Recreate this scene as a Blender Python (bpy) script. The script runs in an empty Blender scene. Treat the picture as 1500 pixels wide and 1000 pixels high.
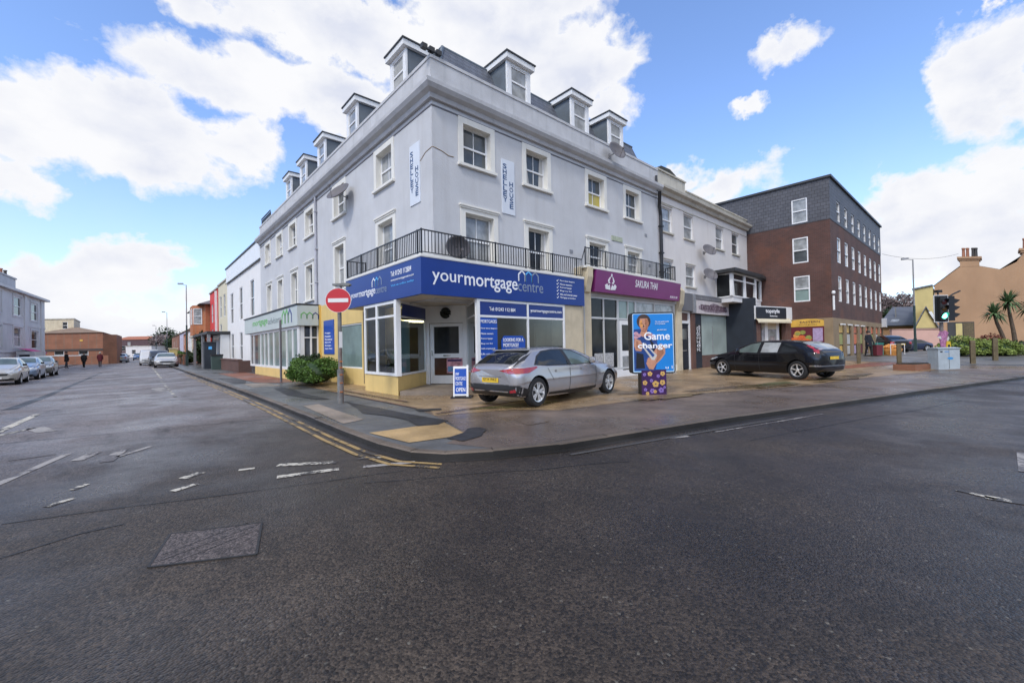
import bpy, bmesh, math, random
from mathutils import Vector, Matrix
from mathutils.bvhtree import BVHTree
random.seed(7)
R=math.radians
scene=bpy.context.scene
COL=scene.collection
# ---------------------------------------------------------------- materials
def nt(name):
    m=bpy.data.materials.new(name); m.use_nodes=True
    t=m.node_tree; b=t.nodes['Principled BSDF']; return m,t,b
def N(t,kind,**kw):
    n=t.nodes.new(kind)
    for k,v in kw.items():
        if k in n.inputs: n.inputs[k].default_value=v
        else: setattr(n,k,v)
    return n
def lk(t,a,b): t.links.new(a,b)
def c4(c): return (c[0],c[1],c[2],1)
def ramp(t,src,p0,p1,c0=(0,0,0),c1=(1,1,1)):
    r=N(t,'ShaderNodeValToRGB'); r.color_ramp.elements[0].position=p0; r.color_ramp.elements[1].position=p1
    r.color_ramp.elements[0].color=c4(c0); r.color_ramp.elements[1].color=c4(c1)
    lk(t,src,r.inputs['Fac']); return r.outputs['Color']
def mixc(t,fac,a,b,mode='MIX'):
    n=N(t,'ShaderNodeMix',data_type='RGBA',blend_type=mode)
    for s,v in ((n.inputs[0],fac),(n.inputs[6],a),(n.inputs[7],b)):
        if isinstance(v,bpy.types.NodeSocket): lk(t,v,s)
        elif isinstance(v,(int,float)): s.default_value=v
        else: s.default_value=c4(v)
    return n.outputs[2]
def wpos(t): return N(t,'ShaderNodeNewGeometry').outputs['Position']
def noise(t,vec,scale,detail=4,rough=.55):
    n=N(t,'ShaderNodeTexNoise',Scale=scale,Detail=detail,Roughness=rough); lk(t,vec,n.inputs['Vector']); return n.outputs['Fac']
def bump(t,b,h,strength,dist):
    n=N(t,'ShaderNodeBump',Strength=strength,Distance=dist); lk(t,h,n.inputs['Height']); lk(t,n.outputs[0],b.inputs['Normal'])
def M(name,col,rough=.6,var=.12,scale=1.2,fine=30,bmp=0,metal=0,spec=.5,streak=0,dirt=None,coat=0):
    m,t,b=nt(name); p=wpos(t)
    b.inputs['Roughness'].default_value=rough; b.inputs['Metallic'].default_value=metal
    b.inputs['Specular IOR Level'].default_value=spec; b.inputs['Coat Weight'].default_value=coat
    b.inputs['Coat Roughness'].default_value=.05
    if var==0: b.inputs['Base Color'].default_value=c4(col); return m
    n1=noise(t,p,scale,5); n2=noise(t,p,fine,2)
    lo=tuple(x*(1-var) for x in col); hi=tuple(min(1,x*(1+var)) for x in col)
    c=ramp(t,n1,.3,.7,lo,hi)
    c=mixc(t,.25*min(1,var*4),c,ramp(t,n2,.3,.7,(.35,.35,.35),(.65,.65,.65)),'OVERLAY')
    if streak:
        mp=N(t,'ShaderNodeMapping'); mp.inputs['Scale'].default_value=(3,3,.25); lk(t,p,mp.inputs['Vector'])
        s=noise(t,mp.outputs[0],1.5,5); c=mixc(t,ramp(t,s,.52,.78,(0,0,0),(streak,)*3),c,dirt or tuple(x*.55 for x in col))
    lk(t,c,b.inputs['Base Color'])
    if bmp: bump(t,b,n2,bmp,.01)
    return m
def brick_mat(name,c1,c2,mort,bw=.225,bh=.075,var=.5,rough=.8,off=.5,mw=.008,patch=None):
    m,t,b=nt(name); p=wpos(t); s=N(t,'ShaderNodeSeparateXYZ'); lk(t,p,s.inputs[0])
    a=N(t,'ShaderNodeMath',operation='ADD'); lk(t,s.outputs[0],a.inputs[0]); lk(t,s.outputs[1],a.inputs[1])
    v=N(t,'ShaderNodeCombineXYZ'); lk(t,a.outputs[0],v.inputs[0]); lk(t,s.outputs[2],v.inputs[1])
    k=N(t,'ShaderNodeTexBrick'); k.offset=off; lk(t,v.outputs[0],k.inputs['Vector'])
    k.inputs['Color1'].default_value=c4(c1); k.inputs['Color2'].default_value=c4(c2); k.inputs['Mortar'].default_value=c4(mort)
    k.inputs['Scale'].default_value=1; k.inputs['Brick Width'].default_value=bw; k.inputs['Row Height'].default_value=bh; k.inputs['Mortar Size'].default_value=mw
    n=noise(t,p,.7,5); c=mixc(t,.55*var,k.outputs['Color'],ramp(t,n,.3,.7,(.25,.25,.25),(.75,.75,.75)),'OVERLAY')
    if patch:
        n3=noise(t,p,.45,6,.65); c=mixc(t,ramp(t,n3,.53,.66,(0,0,0),(.75,.75,.75)),c,patch)
    lk(t,c,b.inputs['Base Color']); b.inputs['Roughness'].default_value=rough
    inv=N(t,'ShaderNodeMath',operation='SUBTRACT'); inv.inputs[0].default_value=1; lk(t,k.outputs['Fac'],inv.inputs[1]); bump(t,b,inv.outputs[0],.5,.01)
    return m
def road_mat(name,base,wet=.5,agg=True,tint=None,stain=.4):
    m,t,b=nt(name); p=wpos(t)
    big=noise(t,p,.22,6,.6); mid=noise(t,p,1.7,5,.6)
    lo=tuple(x*.66 for x in base); hi=tuple(x*1.34 for x in base)
    c=ramp(t,big,.35,.66,lo,hi)
    c=mixc(t,.5,c,ramp(t,mid,.3,.7,(.28,.28,.28),(.72,.72,.72)),'OVERLAY')
    if tint:  # paler tone towards the far left, reflected sky painted into the road colour
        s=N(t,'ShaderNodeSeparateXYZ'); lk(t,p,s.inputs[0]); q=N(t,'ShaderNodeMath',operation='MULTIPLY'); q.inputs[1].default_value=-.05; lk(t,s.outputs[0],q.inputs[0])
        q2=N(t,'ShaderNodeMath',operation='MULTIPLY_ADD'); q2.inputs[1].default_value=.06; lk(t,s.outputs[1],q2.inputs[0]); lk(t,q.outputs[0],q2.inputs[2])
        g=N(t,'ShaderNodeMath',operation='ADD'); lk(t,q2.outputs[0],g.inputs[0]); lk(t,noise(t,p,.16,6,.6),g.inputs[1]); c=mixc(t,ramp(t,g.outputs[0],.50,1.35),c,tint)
    if agg:
        for sc,k in ((130,.45),(62,.8)):
            vo=N(t,'ShaderNodeTexVoronoi',Scale=sc); lk(t,p,vo.inputs['Vector'])
            sp=N(t,'ShaderNodeSeparateColor'); lk(t,vo.outputs['Color'],sp.inputs[0])
            c=mixc(t,k,c,ramp(t,sp.outputs[0],.0,1,(.08,.08,.08),(.86,.86,.86)),'OVERLAY')
        st=ramp(t,sp.outputs[1],.990,.998,(0,0,0),(.5,.5,.5)); c=mixc(t,st,c,(.22,.20,.16))
        st=ramp(t,sp.outputs[2],.93,.97,(0,0,0),(.6,.6,.6)); c=mixc(t,st,c,(.012,.011,.010))
        hgt=N(t,'ShaderNodeMath',operation='MULTIPLY'); hgt.inputs[1].default_value=-1; lk(t,vo.outputs['Distance'],hgt.inputs[0])
        bump(t,b,hgt.outputs[0],.55,.010)
        mp=N(t,'ShaderNodeMapping'); mp.inputs['Scale'].default_value=(1,.28,1); mp.inputs['Rotation'].default_value=(0,0,.5); lk(t,p,mp.inputs['Vector'])
        dk=noise(t,mp.outputs[0],3.2,8,.72); c=mixc(t,ramp(t,dk,.54,.70,(0,0,0),(.72,.72,.72)),c,tuple(x*.42 for x in base))
    else:
        n4=noise(t,p,60,4,.7); c=mixc(t,.45,c,ramp(t,n4,.3,.7,(.2,.2,.2),(.8,.8,.8)),'OVERLAY'); bump(t,b,n4,.35,.012)
    dk=noise(t,p,.55,7,.7); c=mixc(t,ramp(t,dk,.5,.72,(0,0,0),(stain,)*3),c,tuple(x*.35 for x in base))
    lk(t,c,b.inputs['Base Color'])
    rr=ramp(t,noise(t,p,.45,6,.62),.40,.62,(.54-wet*.36,)*3,(.76-wet*.20,)*3); lk(t,rr,b.inputs['Roughness'])
    b.inputs['Specular IOR Level'].default_value=.40
    return m
def worn(name,paint,under,amount=.5):
    m,t,b=nt(name); p=wpos(t); n=noise(t,p,13,9,.8); n2=noise(t,p,1.6,4)
    a=N(t,'ShaderNodeMath',operation='ADD'); lk(t,n,a.inputs[0]); lk(t,n2,a.inputs[1])
    f=ramp(t,a.outputs[0],amount*2-.08,amount*2+.08); c=mixc(t,f,under,paint); lk(t,c,b.inputs['Base Color']); b.inputs['Roughness'].default_value=.6
    return m
def glass_mat(name,col,rough=.04,var=.35,scale=1.3,spec=.6):
    m,t,b=nt(name); p=wpos(t); n=noise(t,p,scale,3)
    lk(t,ramp(t,n,.35,.65,tuple(x*(1-var) for x in col),tuple(x*(1+var) for x in col)),b.inputs['Base Color'])
    b.inputs['Roughness'].default_value=rough; b.inputs['Specular IOR Level'].default_value=spec
    return m
def clear_glass(name,tint=(.75,.82,.82),refl=.10):
    m,t,b=nt(name); t.nodes.remove(b); o=t.nodes['Material Output']
    tr=N(t,'ShaderNodeBsdfTransparent'); tr.inputs[0].default_value=c4(tint)
    gl=N(t,'ShaderNodeBsdfGlossy'); gl.inputs['Roughness'].default_value=.02; gl.inputs[0].default_value=(.9,.95,.97,1)
    fr=N(t,'ShaderNodeFresnel'); fr.inputs[0].default_value=1.5
    a=N(t,'ShaderNodeMath',operation='ADD'); a.inputs[1].default_value=refl; lk(t,fr.outputs[0],a.inputs[0])
    mx=N(t,'ShaderNodeMixShader'); lk(t,a.outputs[0],mx.inputs[0]); lk(t,tr.outputs[0],mx.inputs[1]); lk(t,gl.outputs[0],mx.inputs[2]); lk(t,mx.outputs[0],o.inputs[0]); return m
def emis(name,col,s):
    m,t,b=nt(name); b.inputs['Base Color'].default_value=c4(col); b.inputs['Emission Color'].default_value=c4(col); b.inputs['Emission Strength'].default_value=s; return m
def leaf_mat(name,col,var=.5):
    m,t,b=nt(name); p=wpos(t); n=noise(t,p,7,4)
    c=ramp(t,n,.3,.7,tuple(x*(1-var) for x in col),tuple(x*(1+var) for x in col)); lk(t,c,b.inputs['Base Color'])
    b.inputs['Roughness'].default_value=.55; b.inputs['Specular IOR Level'].default_value=.3; return m
m={}
m['render']=M('pale_grey_render',(.545,.55,.565),.9,.07,.9,28,.6,streak=.4,dirt=(.43,.42,.42))
m['render2']=M('white_render',(.68,.65,.63),.85,.05,.8,60,.3,streak=.22,dirt=(.45,.40,.35))
m['cream']=M('cream_trim',(.76,.74,.68),.6,.05,2,30,.1,streak=.2,dirt=(.5,.48,.42))
m['cornice']=M('weathered_cornice',(.52,.52,.53),.8,.1,1.5,30,.3,streak=.35,dirt=(.27,.28,.28))
m['cornice2']=M('weathered_cream_cornice',(.52,.49,.42),.8,.12,1.5,30,.3,streak=.5,dirt=(.22,.21,.18))
m['white']=M('white_paint',(.78,.78,.77),.4,.05,2,20,0,streak=.12)
m['upvc']=M('white_plastic_frame',(.80,.80,.80),.3,.03,3,20)
m['slate']=brick_mat('slate_roof',(.10,.11,.135),(.13,.14,.165),(.05,.055,.07),.3,.2,.4,.55,.5,.012)
m['cheek']=M('lead_cheek',(.12,.145,.17),.5,.15,2)
m['darkedge']=M('dark_flashing',(.035,.037,.04),.5,.2)
m['iron']=M('black_iron',(.012,.012,.014),.4,.2)
m['blue']=M('blue_sign_panel',(.004,.034,.22),.35,.08,1,20)
m['navy']=M('navy_vinyl',(.012,.035,.19),.3,.1,1,20)
m['postblue']=M('blue_poster_vinyl',(.012,.075,.40),.3,.08,1,20)
m['skyblue']=M('sky_blue_print',(.10,.45,.85),.4,.02)
m['grey_print']=M('grey_print',(.22,.27,.36),.4,.02)
m['purple']=M('purple_sign_panel',(.20,.025,.155),.35,.08,1,20)
m['txtwhite']=M('white_lettering',(.82,.83,.85),.4,.02)
m['txtblue']=M('navy_lettering',(.03,.08,.2),.4,.05)
m['txtgreen']=M('green_lettering',(.12,.42,.10),.4,.05)
m['lime']=M('grey_green_sign',(.50,.55,.53),.5,.05)
m['yellow']=M('yellow_masonry_paint',(.72,.52,.20),.7,.08,1.2,40,.25,streak=.25,dirt=(.42,.30,.14))
m['orange_pier']=M('ochre_pier_paint',(.66,.42,.10),.7,.1)
m['beige']=M('beige_masonry_paint',(.56,.48,.34),.75,.15,1.5,40,.3,streak=.4)
m['pane']=glass_mat('window_pane',(.085,.095,.10),.05,.35,1.3,.45)
m['pane_l']=glass_mat('curtain_and_reflection_pane',(.30,.31,.31),.06,.3,2.5)  # pale for curtains; on dormers and the black car, painted sky reflection
m['pane_d']=glass_mat('dark_pane',(.02,.022,.024),.08,.4,1.3,.22)
m['pane_g']=glass_mat('greenish_shop_pane',(.20,.27,.25),.08,.2,.9)
m['pane_y']=glass_mat('yellow_blind_pane',(.45,.36,.06),.06,.2)
m['clear']=clear_glass('shop_glass')
m['inside']=M('interior_wall',(.26,.225,.16),.8,.2)
m['insided']=M('interior_dark',(.05,.05,.05),.8,.2)
m['carpet']=M('interior_floor',(.08,.08,.09),.9,.2)
m['lamp']=emis('lit_ceiling_lamp',(1,.85,.45),9)
m['brickr']=brick_mat('red_brown_brick',(.108,.045,.034),(.076,.034,.028),(.11,.078,.066),var=.9,patch=(.155,.062,.038))
m['brickd']=brick_mat('dark_brick',(.10,.04,.03),(.13,.055,.04),(.16,.13,.11))
m['bricko']=brick_mat('orange_brick',(.50,.17,.06),(.42,.13,.05),(.35,.22,.14))
m['brickl']=brick_mat('low_red_brick',(.30,.115,.06),(.24,.095,.05),(.2,.14,.1),var=.6)
m['slatewall']=brick_mat('slate_hung_wall',(.075,.077,.09),(.098,.10,.115),(.03,.03,.037),.3,.22,.5,.6,.5,.012)
m['stone']=M('brown_stone_base',(.27,.195,.115),.8,.15,1.2,30,.3,streak=.3)
m['tan']=M('terracotta_render',(.42,.255,.145),.85,.12,.35,30,.3,streak=.3,dirt=(.40,.21,.10))
m['pale_yellow']=M('pale_yellow_render',(.58,.47,.20),.85,.08)
m['pink']=M('pink_render',(.60,.37,.30),.85,.06)
m['red']=M('red_render',(.66,.045,.04),.7,.06)
m['creamwall']=M('cream_render',(.66,.60,.44),.8,.06,streak=.2)
m['greywall']=M('grey_stucco',(.64,.64,.63),.85,.08,.6,30,.2,streak=.3)
m['roofg']=brick_mat('grey_slate_roof',(.16,.16,.17),(.20,.20,.21),(.08,.08,.09),.3,.2)
m['rooft']=brick_mat('terracotta_roof_tiles',(.42,.15,.07),(.36,.12,.06),(.2,.07,.04),.25,.2)
m['roofb']=M('brown_roof_tiles',(.22,.15,.10),.8,.2)
m['pot']=M('clay_chimney_pot',(.33,.14,.08),.8,.2,4)
m['potd']=M('sooty_chimney_pot',(.06,.055,.05),.8,.3,4)
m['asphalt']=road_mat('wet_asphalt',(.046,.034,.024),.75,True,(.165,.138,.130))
m['pave']=road_mat('grey_asphalt_footway',(.105,.105,.103),.8,False,None,.6)
m['paveb']=road_mat('brown_asphalt_footway',(.135,.10,.078),.95,False,None,.6)
m['fore']=road_mat('tan_concrete_forecourt',(.27,.185,.105),.95,False,None,.9)
m['patchd']=road_mat('dark_tarmac_patch',(.028,.028,.03),.5,False)
m['tactile']=road_mat('buff_tactile_paving',(.36,.24,.11),.4,False,None,.3)
m['slab']=road_mat('pale_paving_slab',(.26,.21,.165),.4,False,None,.3)
m['redpave']=road_mat('red_block_paving',(.23,.085,.045),.4,False,None,.5)
m['sidep']=road_mat('side_street_paving',(.15,.14,.125),.5,False,None,.4)
m['kerb']=road_mat('granite_kerb',(.13,.10,.075),.4,False,None,.7)
m['gutter']=road_mat('gutter_dirt_kerb_shade',(.03,.027,.024),.6,False)
m['mark']=worn('worn_white_road_paint',(.50,.46,.38),(.055,.049,.044),.53)
m['markf']=worn('faded_white_road_paint',(.30,.275,.25),(.095,.083,.081),.525)
m['marky']=worn('worn_yellow_road_paint',(.34,.225,.085),(.05,.043,.036),.505)
m['cover']=road_mat('concrete_cover_fill',(.085,.068,.062),.5,True,None,.6)
m['iron_e']=M('rusty_iron_edge',(.02,.018,.017),.6,.3)
m['steel']=M('galvanised_steel',(.30,.30,.31),.5,.15,6,metal=.4)
m['postgrey']=M('weathered_grey_post',(.16,.165,.16),.6,.3,5,streak=.5,dirt=(.28,.10,.04))
m['signred']=M('red_sign_face',(.50,.022,.03),.35,.05)
m['signwhite']=M('reflective_white',(.72,.70,.68),.4,.06)
m['silver']=M('silver_car_paint',(.42,.40,.40),.27,.03,2,300,0,metal=.6,coat=.8)
m['blackcar']=M('black_car_paint',(.005,.005,.007),.22,.1,2,30,0,spec=.3,coat=.45)
m['tyre']=M('tyre_rubber',(.016,.016,.017),.75,.2)
m['blackpl']=M('black_plastic',(.018,.018,.019),.5,.15)
m['alloy']=M('alloy_wheel',(.80,.80,.80),.3,.05,5,metal=.7)
m['carglass']=glass_mat('car_glass',(.012,.015,.017),.03,.3)
m['carglassl']=glass_mat('pale_car_glass',(.10,.13,.12),.03,.3)
m['taillight']=M('red_tail_lamp',(.32,.012,.018),.15,.2,20,coat=1)
m['headlight']=M('headlamp_lens',(.5,.52,.54),.12,.15,20,coat=1)
m['plate']=M('yellow_number_plate',(.70,.46,.03),.4,.05)
m['platew']=M('white_number_plate',(.7,.7,.68),.4,.05)
m['chrome']=M('chrome',(.65,.65,.66),.15,.05,metal=1)
m['leaf']=leaf_mat('green_leaves',(.07,.135,.022))
m['leafd']=leaf_mat('dark_green_leaves',(.025,.05,.016))
m['leafl']=leaf_mat('lime_green_leaves',(.21,.27,.065))
m['leafp']=leaf_mat('palm_leaves',(.085,.14,.055))
m['twig']=leaf_mat('bare_brown_twigs',(.25,.195,.185),.35)
m['bark']=M('bark',(.11,.08,.055),.9,.3,8)
m['skin']=M('skin',(.45,.25,.17),.6,.05)
m['skinp']=M('printed_skin_tone',(.50,.24,.15),.5,.12,8)
m['hairp']=M('printed_dark_hair',(.05,.028,.022),.5,.2)
m['adblue']=M('bright_blue_print',(.012,.21,.60),.3,.06,2,20)
m['addeep']=M('deep_blue_print',(.02,.06,.22),.3,.2,5)
m['adpink']=M('pink_print',(.55,.30,.36),.4,.3,10)
m['flower']=M('yellow_flower_print',(.55,.34,.10),.4,.1)
m['violet']=M('violet_print',(.04,.010,.075),.4,.2,6)
m['lilac']=M('lilac_print',(.22,.14,.42),.4,.1)
m['cloth_d']=M('dark_coat_cloth',(.012,.014,.022),.9,.2)
m['cloth_b']=M('black_cloth',(.012,.012,.013),.9,.2)
m['cloth_g']=M('grey_trouser_cloth',(.06,.06,.07),.9,.2)
m['cloth_r']=M('maroon_cloth',(.13,.02,.03),.9,.2)
m['cloth_w']=M('pale_cloth',(.5,.48,.45),.9,.2)
m['darkwall']=M('blue_black_paint',(.016,.022,.032),.6,.2,2)
m['offwhite_sign']=M('off_white_sign_board',(.55,.50,.50),.6,.1,3)
m['maroon']=M('maroon_lettering',(.06,.02,.035),.5,.2)
m['brownwood']=M('brown_timber',(.12,.06,.045),.7,.2)
m['awn']=M('cream_awning',(.62,.55,.40),.8,.1)
m['wood']=M('weathered_timber',(.13,.10,.055),.85,.25,7,streak=.4)
m['cab']=M('pale_grey_cabinet',(.36,.41,.44),.5,.1,3,streak=.35)
m['tlgreen']=emis('lit_green_lens',(.12,1.0,.66),7)
m['tlred']=M('unlit_red_lens',(.05,.008,.008),.25,.1)
m['tlamb']=M('unlit_amber_lens',(.06,.03,.006),.25,.1)
m['tlback']=M('signal_backing_board',(.012,.014,.017),.5,.1)
m['yel']=M('yellow_plastic',(.62,.42,.03),.4,.1)
m['magenta']=M('magenta_print',(.34,.14,.25),.6,.5,14)
m['dish']=M('grey_mesh_dish',(.13,.12,.125),.5,.15,4)
m['gold']=M('golden_sign_board',(.70,.42,.07),.45,.15,3)
m['produce_r']=M('orange_red_food_print',(.62,.13,.04),.4,.35,7)
m['produce_g']=M('olive_green_food_print',(.28,.30,.07),.4,.35,7)
m['produce_p']=M('lilac_food_print',(.40,.30,.46),.4,.2,7)
m['teal']=M('teal_plastic',(.03,.22,.18),.5,.1)
m['orange']=M('orange_fruit',(.65,.28,.07),.6,.2,9)
m['soil']=M('dark_soil',(.03,.022,.015),.95,.3)
# ---------------------------------------------------------------- mesh helpers
class MB:
    def __init__(s): s.v=[]; s.f=[]; s.mi=[]; s.cur=0
    def quad(s,*p):
        i=len(s.v); s.v+= [tuple(q) for q in p]; s.f.append(tuple(range(i,i+len(p)))); s.mi.append(s.cur); return s
    def box(s,x0,x1,y0,y1,z0,z1):
        if x0>x1:x0,x1=x1,x0
        if y0>y1:y0,y1=y1,y0
        if z0>z1:z0,z1=z1,z0
        i=len(s.v); s.v+=[(x0,y0,z0),(x1,y0,z0),(x1,y1,z0),(x0,y1,z0),(x0,y0,z1),(x1,y0,z1),(x1,y1,z1),(x0,y1,z1)]
        for f in ((0,3,2,1),(4,5,6,7),(0,1,5,4),(1,2,6,5),(2,3,7,6),(3,0,4,7)):
            s.f.append(tuple(i+k for k in f)); s.mi.append(s.cur)
        return s
    def prism(s,poly,z0,z1):
        n=len(poly); ar=sum(poly[k][0]*poly[(k+1)%n][1]-poly[(k+1)%n][0]*poly[k][1] for k in range(n))
        if ar<0: poly=poly[::-1]
        i=len(s.v); s.v+=[(x,y,z0) for x,y in poly]+[(x,y,z1) for x,y in poly]
        s.f.append(tuple(i+k for k in range(n))[::-1]); s.f.append(tuple(i+n+k for k in range(n))); s.mi+=[s.cur]*2
        for k in range(n): s.f.append((i+k,i+(k+1)%n,i+n+(k+1)%n,i+n+k)); s.mi.append(s.cur)
        return s
    def prism_m(s,poly,h0,h1,f):            # prism of a 2D outline; f(a,b,h) gives the 3D point
        n=len(poly); i=len(s.v); s.v+=[tuple(f(a,b,h0)) for a,b in poly]+[tuple(f(a,b,h1)) for a,b in poly]
        s.f.append(tuple(i+k for k in range(n))); s.f.append(tuple(i+n+k for k in range(n))[::-1]); s.mi+=[s.cur]*2
        for k in range(n): s.f.append((i+k,i+n+k,i+n+(k+1)%n,i+(k+1)%n)); s.mi.append(s.cur)
        return s
    def tube(s,pts,r,n=8,cap=True):
        pts=[Vector(p) for p in pts]; rs=r if isinstance(r,(list,tuple)) else [r]*len(pts); base=len(s.v)
        for k,p in enumerate(pts):
            d=(pts[min(k+1,len(pts)-1)]-pts[max(k-1,0)]).normalized()
            a=d.cross(Vector((0,0,1))) if abs(d.z)<.9 else d.cross(Vector((1,0,0))); a.normalize(); b=d.cross(a)
            for j in range(n):
                t=2*math.pi*j/n; s.v.append(tuple(p+(a*math.cos(t)+b*math.sin(t))*rs[k]))
        for k in range(len(pts)-1):
            for j in range(n):
                s.f.append((base+k*n+j,base+k*n+(j+1)%n,base+(k+1)*n+(j+1)%n,base+(k+1)*n+j)); s.mi.append(s.cur)
        if cap:
            s.f.append(tuple(base+j for j in range(n))[::-1]); s.f.append(tuple(base+(len(pts)-1)*n+j for j in range(n))); s.mi+=[s.cur]*2
        return s
    def lathe(s,prof,n=24,f=None,axis='z',cap=True):
        base=len(s.v)
        for r,h in prof:
            for j in range(n):
                t=2*math.pi*j/n; a,b=r*math.cos(t),r*math.sin(t)
                q={'z':(a,b,h),'y':(a,h,b),'x':(h,a,b)}[axis]; s.v.append(tuple(f(Vector(q))) if f else q)
        for k in range(len(prof)-1):
            for j in range(n):
                s.f.append((base+k*n+j,base+k*n+(j+1)%n,base+(k+1)*n+(j+1)%n,base+(k+1)*n+j)); s.mi.append(s.cur)
        if cap: s.f.append(tuple(base+j for j in range(n))[::-1]); s.f.append(tuple(base+(len(prof)-1)*n+j for j in range(n))); s.mi+=[s.cur]*2
        return s
    def mesh(s,name,mats,smooth=False,fix=True):
        me=bpy.data.meshes.new(name); me.from_pydata(s.v,[],s.f)
        for x in (mats if isinstance(mats,(list,tuple)) else [mats]): me.materials.append(m[x] if isinstance(x,str) else x)
        me.polygons.foreach_set('material_index',s.mi)
        if fix:
            bm=bmesh.new(); bm.from_mesh(me); bmesh.ops.recalc_face_normals(bm,faces=bm.faces); bm.to_mesh(me); bm.free()
        if smooth:
            me.polygons.foreach_set('use_smooth',[True]*len(me.polygons)); me.set_sharp_from_angle(angle=R(35))
        me.update(); return me
    def build(s,name,mats,parent=None,smooth=False,loc=None,rz=0,fix=True):
        o=bpy.data.objects.new(name,s.mesh(name,mats,smooth,fix)); COL.objects.link(o)
        if parent: o.parent=parent
        if loc: o.location=loc
        if rz: o.rotation_euler.z=rz
        return o
def put(name,me,parent=None,loc=(0,0,0),rot=(0,0,0)):
    o=bpy.data.objects.new(name,me); COL.objects.link(o); o.location=loc; o.rotation_euler=rot
    if parent: o.parent=parent
    return o
def tag(o,label=None,cat=None,group=None,kind=None):
    if label:o['label']=label
    if cat:o['category']=cat
    if group:o['group']=group
    if kind:o['kind']=kind
    return o
def thing(name,label,cat,loc=(0,0,0),rz=0,group=None):
    o=bpy.data.objects.new(name,None); COL.objects.link(o); o.location=loc; o.rotation_euler=(0,0,rz); o.empty_display_size=.1
    return tag(o,label,cat,group)
def copy_tree(o,parent=None):
    c=o.copy(); COL.objects.link(c); c.parent=parent
    for ch in list(o.children): copy_tree(ch,c)
    return c
def text(name,s,mat,w,h=None,loc=(0,0,0),rot=(R(90),0,0),parent=None,bold=0,ext=.006,align='L',spacing=1.0,line=1.0,shear=0):
    cu=bpy.data.curves.new(name,'FONT'); cu.body=s; cu.extrude=.02; cu.space_character=spacing; cu.space_line=line; cu.resolution_u=3; cu.shear=shear
    t=bpy.data.objects.new(name,cu); COL.objects.link(t)
    dg=bpy.context.evaluated_depsgraph_get(); me=bpy.data.meshes.new_from_object(t.evaluated_get(dg)); bpy.data.objects.remove(t); bpy.data.curves.remove(cu)
    xs=[v.co.x for v in me.vertices]; ys=[v.co.y for v in me.vertices]
    sx=w/(max(xs)-min(xs)); sy=(h/(max(ys)-min(ys))) if h else sx; ox,oy=min(xs),min(ys)
    for v in me.vertices:
        v.co=((v.co.x-ox)*sx,(v.co.y-oy)*sy,v.co.z/.02*ext)
    if bold:                       # heavier strokes: shifted copies of the letters
        d_=bold*1.1*sx; bm=bmesh.new(); bm.from_mesh(me); me2=me.copy()
        for k,(ax,ay) in enumerate(((d_,0),(d_*.5,d_*.5),(d_*.5,-d_*.5))):
            for v_,w_ in zip(me2.vertices,me.vertices): v_.co=(w_.co.x+ax,w_.co.y+ay,w_.co.z*(1+.06*(k+1)))
            bm.from_mesh(me2)
        bm.to_mesh(me); bm.free(); bpy.data.meshes.remove(me2)
    me.materials.clear(); me.materials.append(mat); me.name=name
    return put(name,me,parent,loc,rot)
FR=(R(90),0,0); FL=(R(90),0,R(-90))      # text on right / left street fronts
# wall sheet with openings and reveals. f(s,z,d): s along wall, d into the wall
def wall_sheet(mb,f,s0,s1,z0,z1,ops,depth):
    ss=sorted({s0,s1}|{x for o in ops for x in o[:2]}); zz=sorted({z0,z1}|{x for o in ops for x in o[2:4]})
    for a,b in zip(ss,ss[1:]):
        for c,d in zip(zz,zz[1:]):
            ms,mz=(a+b)/2,(c+d)/2
            if any(o[0]<ms<o[1] and o[2]<mz<o[3] for o in ops): continue
            mb.quad(f(a,c,0),f(b,c,0),f(b,d,0),f(a,d,0))
    for o in ops:
        a,b,c,d=o[:4]
        mb.quad(f(a,c,0),f(a,d,0),f(a,d,depth),f(a,c,depth)); mb.quad(f(b,c,0),f(b,c,depth),f(b,d,depth),f(b,d,0))
        mb.quad(f(a,c,0),f(a,c,depth),f(b,c,depth),f(b,c,0)); mb.quad(f(a,d,0),f(b,d,0),f(b,d,depth),f(a,d,depth))
# ---------------------------------------------------------------- camera
def make_camera():
    cd=bpy.data.cameras.new('camera'); c=bpy.data.objects.new('camera',cd); COL.objects.link(c)
    r2=Vector((0.7475731725,-0.6639019938,-0.0191962070)); u2=Vector((0.0068179462,-0.0212298213,0.9997513742)); fw=Vector((0.6641444627,0.7475181853,0.0113443968))
    mt=Matrix(((r2.x,u2.x,-fw.x,-6.2331947),(r2.y,u2.y,-fw.y,-10.8891677),(r2.z,u2.z,-fw.z,1.5),(0,0,0,1)))
    c.matrix_world=mt; cd.sensor_width=36; cd.lens=622/1500*36; cd.clip_end=6000; cd.clip_start=.05; scene.camera=c
make_camera()
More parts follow.
